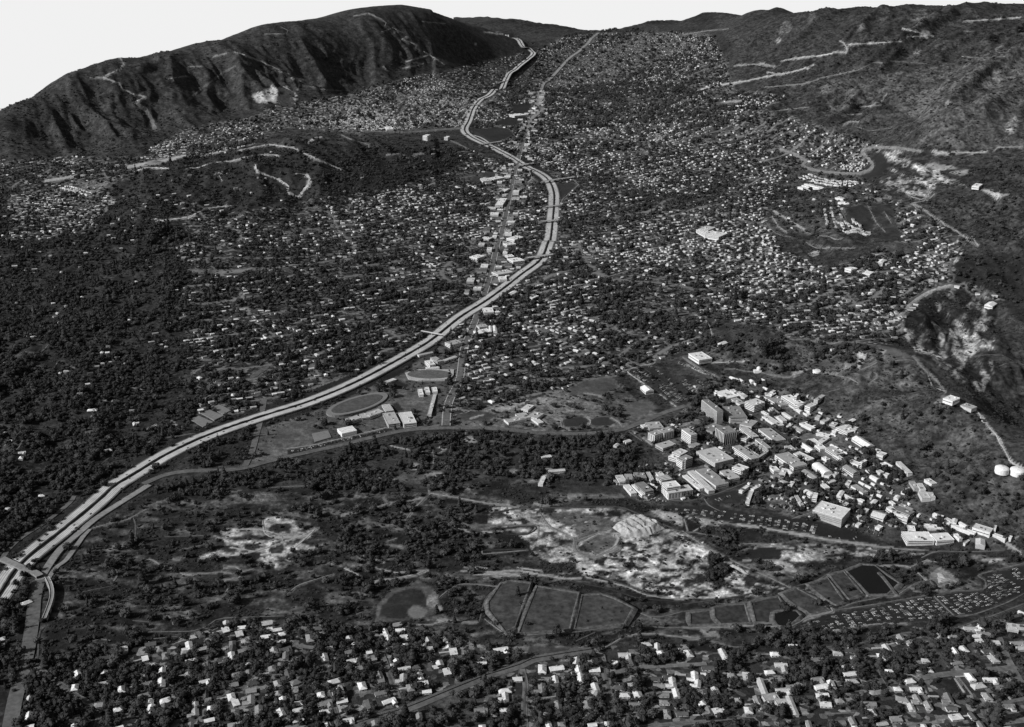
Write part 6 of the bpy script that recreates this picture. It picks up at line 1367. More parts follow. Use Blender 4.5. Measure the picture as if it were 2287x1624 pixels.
# ------------------------------------------------------------------ water tanks, radome, dam, bridges, courts, tracks
def tank(p, r, h, label, dome=.35):
    w = ground([p])[0]
    root = empty('water_tank', w)
    tag(root, label, 'water tank', 'white water tanks on the hills')
    k = 28
    m = MB(); ang = [2 * math.pi * i_ / k for i_ in range(k)]
    m.add([(r * math.cos(a), r * math.sin(a), -3) for a in ang] + [(r * math.cos(a), r * math.sin(a), h) for a in ang], [(i_, (i_ + 1) % k, k + (i_ + 1) % k, k + i_) for i_ in range(k)])
    m.obj('tank_wall', M['obj'], root, .74)
    m = MB(); ringn = 5
    vs = [(r * 1.01 * math.cos(a) * math.cos(b_), r * 1.01 * math.sin(a) * math.cos(b_), h + r * dome * math.sin(b_)) for b_ in [math.pi / 2 * j / ringn for j in range(ringn)] for a in ang] + [(0, 0, h + r * dome)]
    fs = [(j * k + i_, j * k + (i_ + 1) % k, (j + 1) * k + (i_ + 1) % k, (j + 1) * k + i_) for j in range(ringn - 1) for i_ in range(k)] + [((ringn - 1) * k + i_, (ringn - 1) * k + (i_ + 1) % k, ringn * k) for i_ in range(k)]
    m.add(vs, fs).obj('tank_roof', M['roof'], root, .8, True)
    MB().box(-.6, .6, -.6, .6, h + r * dome - .3, h + r * dome + 1.4).obj('vent', M['obj'], root, .4)
    return root
tank((2237, 1053), 13, 7, 'left white tank of the pair at the right edge')
tank((2272, 1057), 14, 7, 'right white tank of the pair at the right edge')
tank(Zt(2, 1, [(902, 866)])[0], 11, 3, 'lone flat white tank on the hill above the laboratory', .1)
w = ground(T2([(430, 125)]))[0]
root = empty('antenna_dome', w); tag(root, 'small white ball-shaped antenna dome on a white block above the terraces', 'antenna dome')
MB().box(-9, 9, -5, 5, -2, 5).obj('base_block', M['obj'], root, .75)
bm = bmesh.new(); bmesh.ops.create_icosphere(bm, subdivisions=3, radius=5.5)
me = bpy.data.meshes.new('ball'); bm.to_mesh(me); bm.free(); me.materials.append(M['obj'])
o = bpy.data.objects.new('ball', me); o.color = (.78, .78, .78, 1); o.location = (3, 1, 8.5); link(o, root)

def bridge(p, w_, lift, label, thin=False):
    a, b_ = ground(p)
    c = (a + b_) / 2
    d = (b_ - a)[:2]; ln = float(np.hypot(*d))
    zt = max(a[2], b_[2]) + lift
    root = empty('footbridge' if thin else 'road_bridge', (c[0], c[1], c[2]), math.atan2(d[1], d[0]))
    tag(root, label, 'bridge', 'bridges over the freeway')
    z = zt - c[2]
    MB().box(-ln / 2, ln / 2, -w_ / 2, w_ / 2, z - 1.3, z, bottom=True).obj('deck', M['concrete'], root)
    for s in (-1, 1):
        y = s * (w_ / 2 - .2)
        MB().box(-ln / 2, ln / 2, y - .2, y + .2, z + .002, z + 1.0).obj('parapet', M['obj'], root, .55)
    if not thin:
        for s in (-1, 1):
            MB().add([(s * ln / 2, -w_ / 2, z - .004), (s * ln / 2, w_ / 2, z - .004), (s * (ln / 2 + 26), w_ / 2 + 4, -3), (s * (ln / 2 + 26), -w_ / 2 - 4, -3), (s * ln / 2, -w_ / 2 - 5, -3), (s * ln / 2, w_ / 2 + 5, -3)],
                     [(0, 1, 2, 3), (0, 3, 4), (1, 5, 2), (0, 4, 5, 1)]).obj('approach', M['asphalt2'], root)
    MB().box(-.9, .9, -w_ * .4, w_ * .4, -3, z - 1.31).obj('pier', M['obj'], root, .4)
    return root
for p, w_, lb in [([(1178, 582), (1240, 571)], 14, 'pale road bridge where the freeway starts to curve right'), ([(1212, 500), (1256, 494)], 13, 'second road bridge up the straight of the freeway'), ([(1220, 466), (1256, 461)], 13, 'third road bridge up the straight of the freeway'),
                  ([(1214, 410), (1284, 398)], 15, 'long bright road bridge at the bend of the freeway'), ([(1160, 373), (1204, 365)], 18, 'dark wide road bridge just right of the boulevard'), ([(1076, 325), (1122, 318)], 14, 'road bridge between boulevard and far interchange'),
                  ([(1046, 238), (1080, 235)], 15, 'road bridge above the far interchange'), ([(1114, 186), (1138, 183)], 14, 'farthest road bridge over the distant freeway')]:
    bridge(p, w_, 6, lb)
bridge(Zt(1, 1, [(535, 607), (680, 640)]), 3.5, 6.5, 'thin pale footbridge across the freeway beside the school', True)
# dam: a curved concrete wall with a road on its crest
dc = smooth_path(Zt(0, 2, [(318, 640), (345, 700), (352, 760), (335, 830), (300, 920)]), 6); dn = normals(dc)
dz = hz(dc[:, 0], dc[:, 1]).max() + 7
root = empty('dam', (dc[0, 0], dc[0, 1], dz)); tag(root, 'pale curved concrete dam with a road along its crest', 'dam')
m = len(dc)
V = np.concatenate([np.c_[dc - dn * 7, np.full(m, dz - 26)], np.c_[dc - dn * 3.4, np.full(m, dz)], np.c_[dc + dn * 3.4, np.full(m, dz)], np.c_[dc + dn * 4.4, np.full(m, dz - 26)]]) - np.array([dc[0, 0], dc[0, 1], dz])
i = np.arange(m - 1)
Q = np.concatenate([np.stack([i + a * m, i + b_ * m, i + 1 + b_ * m, i + 1 + a * m], -1) for a, b_ in ((0, 1), (1, 2), (2, 3))])
link(bpy.data.objects.new('dam_wall', mesh_np('dam_wall', V, Q, None, [M['court0']])), root)
for s in (-1, 1):
    pc = np.concatenate([np.c_[dc + dn * (s * 3.4 - .3 * s - .3), np.full(m, dz + .002)], np.c_[dc + dn * (s * 3.4 - .3 * s - .3), np.full(m, dz + 1.1)], np.c_[dc + dn * (s * 3.4 - .3 * s + .3), np.full(m, dz + 1.1)], np.c_[dc + dn * (s * 3.4 - .3 * s + .3), np.full(m, dz + .002)]]) - np.array([dc[0, 0], dc[0, 1], dz])
    o = link(bpy.data.objects.new('parapet', mesh_np('parapet', pc, Q, None, [M['obj']])), root); o.color = (.5, .5, .5, 1)

courtm = grey('court_surface', .2, 6, .12)
def sheet(name, pts, mat, lift, label, cat, flat=False, color=None, over=None):
    """a closed outline laid on the ground as one thin sheet with a skirt"""
    w = ground(pts)
    if flat:
        cc = w[:, :2].mean(0)
        w[:, 2] = max(float(hz(cc[0] + (w[:, 0] - cc[0]) * k_, cc[1] + (w[:, 1] - cc[1]) * k_).max()) for k_ in (0, .3, .6, .85, 1))
    if over is not None: w[:, 2] = max(v.co.z for v in over.data.vertices)
    w[:, 2] += lift
    c = w.mean(0)
    n_ = len(w)
    m = MB()
    m.add(list(w) + [(x, y, z - 9) for x, y, z in w], [tuple(range(n_))] + [(i_, i_ + n_, (i_ + 1) % n_ + n_, (i_ + 1) % n_) for i_ in range(n_)])
    me = m.mesh(name, mat)
    bm = bmesh.new(); bm.from_mesh(me); bmesh.ops.recalc_face_normals(bm, faces=bm.faces); bm.to_mesh(me); bm.free()
    o = link(bpy.data.objects.new(name, me))
    if color is not None: o.color = (color,) * 3 + (1,)
    tag(o, label, cat, kind='structure')
    return o
def oval(c, rx, ry, rot, T_):
    return T_(ellipse(c, rx, ry, rot, 36))
apron = sheet('track_apron', S1([(1255, 570), (1350, 530), (1780, 535), (1775, 600), (1740, 640), (1680, 655), (1400, 658), (1290, 640)]), M['concrete'], .25, 'pale apron round the upper school oval', 'running track', flat=True)
sheet('playing_field', oval((1520, 593), 240, 52, 1, S1), M['asphalt2'], .7, 'dark grass inside the upper school oval', 'playing field', True, .07, apron)
apron2 = sheet('running_track', oval((740, 912), 345, 92, -17, S1), courtm, .3, 'grey running track of the lower school oval', 'running track', flat=True)
sheet('playing_field', oval((738, 912), 285, 70, -17, S1), M['asphalt'], .7, 'dark grass inside the lower school oval', 'playing field', True, None, apron2)
for k, f in enumerate((Zt(0, 1, [(1275, 1190), (1327, 1160), (1428, 1206), (1360, 1240)]), Zt(0, 1, [(1345, 1150), (1400, 1122), (1500, 1165), (1436, 1200)]), Zt(0, 1, [(1418, 1112), (1467, 1086), (1550, 1126), (1494, 1158)]))):
    sheet('tennis_court', f, courtm, .4, ['nearest', 'middle', 'farthest'][k] + ' of three tennis court blocks above the freeway', 'tennis court', flat=True)
sheet('sports_court', S1([(255, 1220), (290, 1318), (465, 1265), (430, 1185)]), courtm, .5, 'grey hard court at the lower left of the school', 'sports court', flat=True)
# settling ponds: sunken beds between earth banks
pond = {'mid': grey('pond_bed', .058, 9, .5), 'dark': grey('damp_pond_bed', .042, 9, .5), 'water': grey('still_dark_water', .012, 30, .1, .12)}
bank = grey('earth_bank', .1, 5, .5)
PONDS = [('mid', Zt(1, 2, [(1070, 705), (1140, 685), (1268, 700), (1235, 790), (1165, 955), (1100, 985), (990, 868), (985, 820), (1030, 760)]), 'large settling pond with a tree-lined left bank'),
         ('mid', Zt(1, 2, [(1312, 722), (1590, 762), (1572, 830), (1530, 975), (1190, 995), (1245, 870)]), 'widest settling pond, square and grassy'),
         ('mid', Zt(1, 2, [(1615, 770), (1740, 762), (1830, 790), (1955, 850), (1900, 940), (1565, 965)]), 'grassy settling pond with a slanting right side'),
         ('dark', Zt(2, 2, [(50, 872), (185, 852), (195, 900), (230, 935), (55, 940)]), 'small dark settling pond left of the ovals'),
         ('dark', Zt(2, 2, [(210, 845), (300, 825), (415, 818), (455, 925), (260, 938), (215, 900)]), 'dark rounded settling pond in the lower row'),
         ('dark', Zt(2, 2, [(455, 812), (560, 785), (640, 772), (685, 835), (610, 875), (600, 925), (490, 928)]), 'dark settling pond third from left in the lower row'),
         ('water', Zt(2, 2, [(615, 880), (680, 860), (760, 862), (790, 885), (760, 915), (700, 955), (640, 950), (610, 920)]), 'black water pool at the right end of the lower row'),
         ('mid', Zt(2, 2, [(665, 752), (760, 718), (900, 782), (980, 838), (860, 866), (740, 812)]), 'grassy triangular settling pond beside the pale track'),
         ('mid', Zt(2, 2, [(842, 690), (970, 645), (1085, 785), (1025, 805), (960, 775)]), 'settling pond first in the upper row'),
         ('mid', Zt(2, 2, [(985, 622), (1075, 598), (1205, 735), (1115, 768)]), 'pale grassy settling pond second in the upper row'),
         ('water', Zt(2, 2, [(1095, 592), (1200, 553), (1285, 560), (1370, 625), (1450, 672), (1400, 715), (1370, 735), (1250, 738)]), 'black water basin with two narrow earth fingers'),
         ('mid', Zt(2, 2, [(1550, 690), (1600, 665), (1655, 658), (1685, 690), (1600, 718), (1555, 712)]), 'small oval settling pond beside the junction')]
PPOLY = []
for kind, pts, lb in PONDS:
    o = sheet('settling_pond', pts, pond[kind], .35, lb, 'settling pond', flat=True)
    PPOLY.append(pts)
    zp = max(v.co.z for v in o.data.vertices)
    w = ground(pts)[:, :2]
    n_ = len(w)
    cc = w.mean(0)
    # rounded bank along the outline
    path = np.concatenate([np.linspace(w[i_], w[(i_ + 1) % n_], max(2, int(np.hypot(*(w[(i_ + 1) % n_] - w[i_])) / 9)), endpoint=False) for i_ in range(n_)])
    out = (path - cc) / np.maximum(np.hypot(*(path - cc).T)[:, None], 1)
    hgt = .9 + .5 * rng.random(len(path))
    prof = [(-4, -1.0), (-.5, 1), (1.8, .96), (8, -1.6)]
    V = np.concatenate([np.c_[path + out * d_, zp + hgt * k_] for d_, k_ in prof])
    mm = len(path); i = np.arange(mm); j = (i + 1) % mm
    Q = np.concatenate([np.stack([i + a * mm, j + a * mm, j + (a + 1) * mm, i + (a + 1) * mm], -1) for a in range(3)])
    bo = link(bpy.data.objects.new('earth_bank', mesh_np('earth_bank', V, Q, None, [bank])), o)
for f in ([(1165, 572), (1200, 620), (1240, 690), (1275, 682), (1215, 610), (1190, 570)], [(1300, 612), (1330, 640), (1420, 735), (1440, 738), (1345, 635), (1315, 608)]):
    o = sheet('earth_finger', Zt(2, 2, f), bank, 2.2, 'narrow earth finger in the black basin, %s' % ('left one' if f[0][0] < 1200 else 'right one'), 'earth bank', True)
# the furrowed spoil heap
def mound(pts, hgt, name, label, cat, furrow=0.0, mat=None, n_=46):
    w = ground(pts)[:, :2]
    x0, y0 = w.min(0); x1, y1 = w.max(0)
    gx, gy = np.meshgrid(np.linspace(x0, x1, n_), np.linspace(y0, y1, n_))
    d = np.full(gx.shape, 1e9)
    for a, b_ in zip(w, np.roll(w, -1, 0)):
        e = b_ - a
        t_ = np.clip(((gx - a[0]) * e[0] + (gy - a[1]) * e[1]) / (e @ e), 0, 1)
        d = np.minimum(d, np.hypot(gx - a[0] - t_ * e[0], gy - a[1] - t_ * e[1]))
    ins = inpoly(gx, gy, w)
    k = np.where(ins, np.clip(d / 14, 0, 1), 0)
    z = hz(gx, gy) - 1.5 + (hgt + 1.5) * k
    if furrow:
        u = gx * .8 + gy * .6 + fbm(gx / 30, gy / 30, 2, 3) * 40
        z = z + k * furrow * (np.sin(u / 2.0) * .8 + (fbm(gx / 6, gy / 6, 2, 8) - .5) * 2)
    V = np.stack([gx, gy, z], -1).reshape(-1, 3)
    ii = np.arange(n_ * n_).reshape(n_, n_)
    Q = np.stack([ii[:-1, :-1], ii[:-1, 1:], ii[1:, 1:], ii[1:, :-1]], -1).reshape(-1, 4)
    keep = (k.ravel()[Q] > 0).any(1)
    o = link(bpy.data.objects.new(name, mesh_np(name, V, Q[keep], None, [mat or M['dirtm']])))
    tag(o, label, cat)
    return o
sand = grey('pale_spoil', .36, 5, .25)
mound(T3([(185, 1000), (250, 930), (490, 810), (640, 830), (860, 920), (920, 1010), (740, 1095), (540, 1130), (370, 1135)]), 9, 'spoil_heap', 'big pale flat-topped spoil heap with a furrowed top', 'spoil heap', 1.5, sand, 110)
mound(Zt(1, 2, [(920, 315), (1080, 300), (1075, 325), (940, 335)]), 4, 'spoil_heap', 'low dark spoil bank left of the debris basin pits', 'spoil heap', .3)
mound(Zt(2, 2, [(290, 540), (340, 520), (420, 560), (480, 620), (400, 600)]), 4, 'spoil_heap', 'ragged pale heap below the dark grove in the wash', 'spoil heap', 1.0, sand)
mound(Zt(1, 2, [(1990, 215), (2050, 200), (2080, 230), (2010, 240)]), 3, 'spoil_heap', 'little pale heap beside the dark haul road', 'spoil heap', .6, sand)
mound(Zt(2, 2, [(1680, 590), (1740, 560), (1830, 640), (1700, 680)]), 2.5, 'spoil_heap', 'low pale heap on the sandy pad by the junction', 'spoil heap', .8, sand)

# graded heaps about the debris basin
for k, (x, y, r_, hh) in enumerate([(1200, 210, 34, 4), (1420, 250, 30, 4), (1500, 220, 26, 3), (1560, 270, 30, 5), (1640, 250, 30, 4), (1370, 390, 30, 4), (1450, 440, 34, 4), (1610, 520, 40, 5), (1780, 470, 40, 5), (1330, 440, 26, 3), (1530, 330, 22, 3), (1250, 470, 22, 3), (2180, 420, 40, 4), (2080, 540, 44, 4)]):
    mound(Zt(1, 2, ellipse((x, y), r_, r_ * .42, -8, 12)), hh, 'gravel_heap', None, 'gravel heap', .9, sand if k % 3 else M['dirtm'], 18)
    o = [q_ for q_ in COL.objects if q_.name.startswith('gravel_heap')][-1]
    q_ = ground(Zt(1, 2, [(x, y)]))[0]
    later(o, 'small rough gravel heap', 'in the debris basin diggings', q_)

# ------------------------------------------------------------------ houses
def samp(layer, px, py):
    jx = (fbm(px / 37, py / 23, 2, 41) - .5) * 34 + (vnoise(px * 3.1, py * 3.3, 43) - .5) * 6
    jy = (fbm(px / 37, py / 23, 2, 47) - .5) * 22 + (vnoise(px * 2.9, py * 3.7, 49) - .5) * 4
    if layer != 'block': px, py = px + jx, py + jy
    x = np.clip((px / 2).astype(int), 0, RW - 1); y = np.clip((py / 2).astype(int), 0, RH - 1)
    return L[layer][y, x]
def inframe(px, py, m=60):
    return (px > -m) & (px < 2287 + m) & (py > -5) & (py < 1624 + m)
def far_from_plans(x, y, pad):
    ok = np.ones(len(x), bool)
    for cx, cy_, lx, ly, rz in L_PLAN:
        dx, dy = x - cx, y - cy_
        m = (np.abs(dx) < 90) & (np.abs(dy) < 90)
        if not m.any(): continue
        u = dx[m] * math.cos(rz) + dy[m] * math.sin(rz); v = -dx[m] * math.sin(rz) + dy[m] * math.cos(rz)
        ok[np.where(m)[0]] &= ~((np.abs(u) < lx / 2 + pad) & (np.abs(v) < ly / 2 + pad))
    return ok
hx_, hy_, hr_ = [], [], []
# street lattices of the foreground suburb
def lattice(org, along, y0, y1, sx, sy, x_ok):
    a, b_ = ground(along)[:, :2]
    u = (b_ - a) / np.hypot(*(b_ - a)); v = np.array([-u[1], u[0]])
    o_ = ground([org])[0, :2]
    I, J = np.meshgrid(np.arange(-60, 61), np.arange(-60, 61))
    I = I.ravel(); J = J.ravel()
    off = np.where(J % 2 == 0, sy * .36, -sy * .36)          # back-to-back lots: pairs of rows on either side of each street
    P_ = o_ + np.outer(I * sx + rng.normal(0, 3.2, len(I)), u) + np.outer((J // 2) * 2 * sy + sy + off + rng.normal(0, 3.0, len(I)), v)
    m = (P_[:, 1] > y0) & (P_[:, 1] < y1)
    P_ = P_[m]
    px, py = proj(P_[:, 0], P_[:, 1], hz(P_[:, 0], P_[:, 1]))
    m = x_ok(px, py) & (py > 1375)
    ang = math.atan2(u[1], u[0])
    return P_[m], np.full(m.sum(), ang)
for args in ((S4([(1600, 650)])[0], S4([(1520, 450), (1695, 915)]), 700, 1900, 22.5, 30, lambda x, y: x < 1060),
             (S3([(1240, 800)])[0], S3([(1190, 600), (1330, 1260)]), 700, 1900, 21.5, 28, lambda x, y: x >= 1060)):
    P_, A_ = lattice(*args)
    hx_.append(P_[:, 0]); hy_.append(P_[:, 1]); hr_.append(A_ + (rng.random(len(A_)) < .5) * math.pi / 2 + rng.normal(0, .1, len(A_)))
# the valley: lots along curving streets, thinning with distance
for y0, y1, sp in ((1350, 3400, 7.0), (3400, 5600, 8.5), (5600, 8500, 10.0), (8500, 13500, 14.0)):
    xs = np.arange(-.56 * y1, .56 * y1, sp); ys = np.arange(y0, y1, sp)
    X, Y = np.meshgrid(xs, ys); X = X.ravel(); Y = Y.ravel()
    m = np.abs(X / Y) < .56
    X, Y = X[m], Y[m]
    px, py = proj(X, Y, hz(X, Y))
    m = ((py < 1375) | (py > 1700)) & inframe(px, py) & (L['house'][np.clip((py / 2).astype(int), 0, RH - 1), np.clip((px / 2).astype(int), 0, RW - 1)] > .02)
    X, Y = X[m], Y[m]
    s_, t_ = lot_st(X, Y)
    k_ = 1.0 if y0 < 5600 else 1.5 if y0 < 8500 else 2.0               # larger grounds further up the valley
    lot = LOT * k_
    i_, j_ = np.floor(s_ / lot), np.floor(t_ / (BLOCK / 2))
    fs, ft = s_ / lot - i_ - .5, t_ / (BLOCK / 2) - j_ - .5
    aim = np.where(j_ % 2 == 0, .02, -.02)
    js = (_hash(i_, j_, 5) - .5) * .5; jt = (_hash(i_, j_, 6) - .5) * .4
    dd = ((fs - js) * lot) ** 2 + ((ft - aim - jt) * BLOCK / 2) ** 2
    key = ((i_ + 4000) * 20000 + (j_ + 8000)).astype(np.int64)
    od = np.lexsort((dd, key))
    first = np.r_[True, key[od][1:] != key[od][:-1]]
    sel = od[first]
    sel = sel[dd[sel] < 90]
    X, Y = X[sel], Y[sel]
    sa_, _ = lot_st(X + 4, Y); sb_, _ = lot_st(X, Y + 4); s0_, _ = lot_st(X, Y)
    ang = np.arctan2(sb_ - s0_, sa_ - s0_)
    hx_.append(X); hy_.append(Y); hr_.append(ang + (rng.random(len(ang)) < .3) * math.pi / 2 + rng.normal(0, .07, len(ang)))
HX, HY, HR = map(np.concatenate, (hx_, hy_, hr_))
HZ = hz(HX, HY)
px, py = proj(HX, HY, HZ)
den = samp('house', px, py) * (1 - samp('block', px, py))
clump = np.clip((fbm(HX / 150, HY / 150, 2, 71) - .25) * 3.2, .35, 1.2)
st_d = street_dist(HX, HY)
keep = inframe(px, py) & (rng.random(len(HX)) < den * np.where(HY < 1900, .86, .8 * clump)) & (HY < CREST_Y[10]) & ((HY < 1900) | (st_d > 6))
# keep clear of streets on either side
for dx, dy in ((10, 0), (-10, 0), (0, 5), (0, -5)):
    keep &= (samp('block', px + dx, py + dy) < .5) | (HY > 2600)
keep &= far_from_plans(HX, HY, 9)
HX, HY, HR, HZ, px, py = (v[keep] for v in (HX, HY, HR, HZ, px, py))
# dense rows called out in the photograph: hillside terraces and mobile homes
ex = []
for pts, n_, rows_ in ((Zt(2, 0, [(830, 1175), (1190, 1235)]), 34, 3), (Zt(2, 0, [(1115, 1555), (1250, 1560)]), 16, 2), (Zt(2, 0, [(1110, 1475), (1180, 1535)]), 9, 3), (Zt(2, 0, [(1020, 1385), (1050, 1530)]), 9, 3), (Zt(0, 0, [(2050, 720), (2280, 650)]), 24, 1), (Zt(1, 0, [(450, 660), (700, 560)]), 26, 2), (Zt(0, 0, [(440, 1250), (620, 1300)]), 20, 2)):
    w = ground(pts)[:, :2]
    for r_ in range(rows_):
        for k in range(n_):
            p = w[0] + (w[1] - w[0]) * (k + .5) / n_
            d = (w[1] - w[0]) / np.hypot(*(w[1] - w[0]))
            ex.append((p[0] - d[1] * (r_ - rows_ / 2) * 24 + rng.normal(0, 1.5), p[1] + d[0] * (r_ - rows_ / 2) * 24 + rng.normal(0, 1.5), math.atan2(d[1], d[0])))
ex = np.array(ex)
HX = np.r_[HX, ex[:, 0]]; HY = np.r_[HY, ex[:, 1]]; HR = np.r_[HR, ex[:, 2]]; HZ = hz(HX, HY)
px, py = proj(HX, HY, HZ)
NH = len(HX)
order = np.argsort(HY + np.where(inframe(px, py, -12), 0, 1e6))
HX, HY, HR, HZ, px, py = (v[order] for v in (HX, HY, HR, HZ, px, py))
tone_pick = rng.random(NH)
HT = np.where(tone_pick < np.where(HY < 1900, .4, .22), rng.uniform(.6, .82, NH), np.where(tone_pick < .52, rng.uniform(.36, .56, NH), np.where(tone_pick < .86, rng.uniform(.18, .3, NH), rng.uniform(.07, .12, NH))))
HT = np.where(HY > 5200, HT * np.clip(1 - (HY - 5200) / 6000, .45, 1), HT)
HL = rng.uniform(9, 16, NH); HW = rng.uniform(6, 9, NH)
HL[HY > 6500] *= 1.15
NI = 300
FG_ANCH = [('by the cul-de-sac above the railway', S4([(1610, 680)])[0]), ('left of the cul-de-sac', S4([(900, 620)])[0]), ('under the dark woods', S4([(330, 300)])[0]), ('on the bottom street left of the railway', S4([(1000, 1050)])[0]), ('towards the bottom left corner', (330, 1570)),
           ('in the rows below the dark woods', S4([(420, 700)])[0]), ('below the ball field and its trees', S4([(1850, 260)])[0]), ('between cul-de-sac and railway', S4([(2050, 600)])[0]), ('below the railway beside the dry field', S4([(2150, 1120)])[0]),
           ('under the pale triangular lot', S3([(420, 600)])[0]), ('on the street right of the dry field', S3([(330, 950)])[0]), ('left of the wide boulevard', S3([(900, 760)])[0]), ('at the foot of the wide boulevard', S3([(1150, 1130)])[0]),
           ('on the cross street right of the boulevard', S3([(1600, 580)])[0]), ('below the upper cross street', S3([(1650, 850)])[0]), ('low in the block right of the boulevard', S3([(1650, 1090)])[0]), ('around the long-winged school', Zt(2, 2, [(640, 1400)])[0]), ('left of the long-winged school', Zt(2, 2, [(250, 1380)])[0]),
           ('by the street that ends in a wedge', S2([(730, 1100)])[0]), ('in the woods under the basin road', S2([(480, 850)])[0]), ('around the tilled strip', S2([(1280, 820)])[0]), ('along the upper right cross street', S2([(1750, 1080)])[0]), ('below the walled lawn', S2([(1500, 1400)])[0]),
           ('by the right-hand diagonal street', S2([(2120, 750)])[0]), ('in the bottom right corner', S2([(2100, 1500)])[0]), ('at the bottom edge below the wedge', S2([(900, 1500)])[0]), ('below the right half of the school', S2([(300, 1520)])[0])]
def house_parts(L_, W_, h, form):
    """wall and roof meshes of a house lying along x"""
    hx, hy = L_ / 2, W_ / 2
    e = .6; rh = W_ * .2
    w = MB(); r = MB()
    w.add([(-hx, -hy, -2.5), (hx, -hy, -2.5), (hx, hy, -2.5), (-hx, hy, -2.5), (-hx, -hy, h), (hx, -hy, h), (hx, hy, h), (-hx, hy, h), (-hx, 0, h + rh * .95), (hx, 0, h + rh * .95)],
          [(0, 1, 5, 4), (1, 2, 6, 5), (2, 3, 7, 6), (3, 0, 4, 7)] + ([(4, 7, 8), (5, 9, 6)] if form == 'gable' else []))
    for x in np.linspace(-hx + 2, hx - 2, max(2, int(L_ / 5))):
        for s in (-1, 1):
            w.box(x - .9, x + .9, s * hy - .04, s * hy + .04, .9, 2.1, 1)
    w.box(hx - .04, hx + .04, -1.2, 1.2, .9, 2.1, 1)
    def gable(x0, x1, y0, y1, hip):
        ym = (y0 + y1) / 2; rz = (y1 - y0) * .2
        vs = [(x0, y0, h - .15), (x1, y0, h - .15), (x1, y1, h - .15), (x0, y1, h - .15), (x0 + hip, ym, h + rz), (x1 - hip, ym, h + rz)]
        r.add(vs, [(0, 1, 5, 4), (2, 3, 4, 5), (1, 2, 5), (3, 0, 4)])
    if form == 'flat':
        r.box(-hx - e, hx + e, -hy - e, hy + e, h - .25, h + .25, 0, True)
    else:
        gable(-hx - e, hx + e, -hy - e, hy + e, hy * .9 if form == 'hip' else 0)
    if form == 'ell':                               # a wing forward of the main roof
        w.box(hx - W_ * .8, hx, -hy - W_ * .7, -hy - .002, -2.5, h)
        x0, x1 = hx - W_ * .8 - e, hx + e; xm = (x0 + x1) / 2; rz = (x1 - x0) * .2
        r.add([(x0, -hy - W_ * .7 - e, h - .12), (x1, -hy - W_ * .7 - e, h - .12), (xm, -hy - W_ * .7 - e, h + rz), (x0, 0, h - .12), (x1, 0, h - .12), (xm, 0, h + rz)], [(0, 2, 5, 3), (1, 4, 5, 2), (0, 1, 2)])
    return w, r
FORMS = ['gable', 'hip', 'ell', 'gable', 'hip', 'flat', 'ell', 'gable']
protos = {}
for fi, (f, l_, w_) in enumerate([('gable', 15, 9), ('hip', 16, 10), ('ell', 17, 9), ('flat', 15, 10), ('gable', 19, 9.5), ('hip', 13, 10), ('ell', 20, 9), ('hip', 19, 11)]):
    w, r = house_parts(l_, w_, 3.1, f)
    ch = MB().box(-.45, .45, -.45, .45, 2.5, 6.0).mesh('chimney', M['obj'])
    dr = MB().box(-1.6, 1.6, -15, 0, -1.5, .22).mesh('driveway', M['concrete'])
    protos[fi] = (f, l_, w_, w.mesh('wall', [M['obj'], M['glass']]), r.mesh('roof', M['roof']), ch, dr)
tone_word = lambda t_: 'white' if t_ > .6 else 'pale grey' if t_ > .34 else 'mid-grey' if t_ > .15 else 'dark'
def child(name, me, parent, col_, loc=(0, 0, 0)):
    o = bpy.data.objects.new(name, me); o.color = (col_,) * 3 + (1,); o.location = loc
    return link(o, parent)
for k in range(NI):
    fi = random.randrange(8)
    f, l_, w_, wm_, rm_, ch, dr = protos[fi]
    root = empty('house', (HX[k], HY[k], HZ[k]), HR[k])
    s = random.uniform(.82, 1.1)
    root.scale = (s, s, random.uniform(.95, 1.15))
    root['category'] = 'house'; root['group'] = 'suburban houses in the foreground'
    child('wall', wm_, root, random.choice([.3, .5, .6, .7]))
    child('roof', rm_, root, float(HT[k]))
    if random.random() < .6: child('chimney', ch, root, random.choice([.25, .4, .6]), (l_ * random.uniform(-.3, .3), w_ * .2, 0))
    if random.random() < .5: child('driveway', dr, root, .4, (l_ * random.choice([-.36, .36]), -w_ / 2 - (w_ * .75 if f == 'ell' else .1), 0))
    later(root, '%s %s house' % (tone_word(HT[k]), {'gable': 'gable-roofed', 'hip': 'hip-roofed', 'ell': 'L-shaped', 'flat': 'flat-roofed'}[f]), near(px[k], py[k], FG_ANCH), (HX[k], HY[k], HZ[k]))
# all the other houses of the valley, wall by wall and roof by roof in one mesh
i0 = NI
n_ = NH - i0
X, Y, Z_, R_, T_ = HX[i0:], HY[i0:], HZ[i0:], HR[i0:], HT[i0:]
hl, hw = HL[i0:] / 2, HW[i0:] / 2
h = rng.uniform(2.9, 4.2, n_); rh = hw * .42; hip = np.where(rng.random(n_) < .4, hw * .9, 0)
e = .6
ca, sa = np.cos(R_), np.sin(R_)
def P3(x, y, z):
    return np.stack([X + x * ca - y * sa, Y + x * sa + y * ca, Z_ + z], -1)
o_ = np.ones(n_)
vs = [P3(-hl, -hw, -3 * o_), P3(hl, -hw, -3 * o_), P3(hl, hw, -3 * o_), P3(-hl, hw, -3 * o_), P3(-hl, -hw, h), P3(hl, -hw, h), P3(hl, hw, h), P3(-hl, hw, h),
      P3(-hl - e, -hw - e, h - .1), P3(hl + e, -hw - e, h - .1), P3(hl + e, hw + e, h - .1), P3(-hl - e, hw + e, h - .1), P3(-hl - e + hip, 0 * o_, h + rh), P3(hl + e - hip, 0 * o_, h + rh)]
V = np.stack(vs, 1).reshape(-1, 3)
b0 = (np.arange(n_) * 14)[:, None]
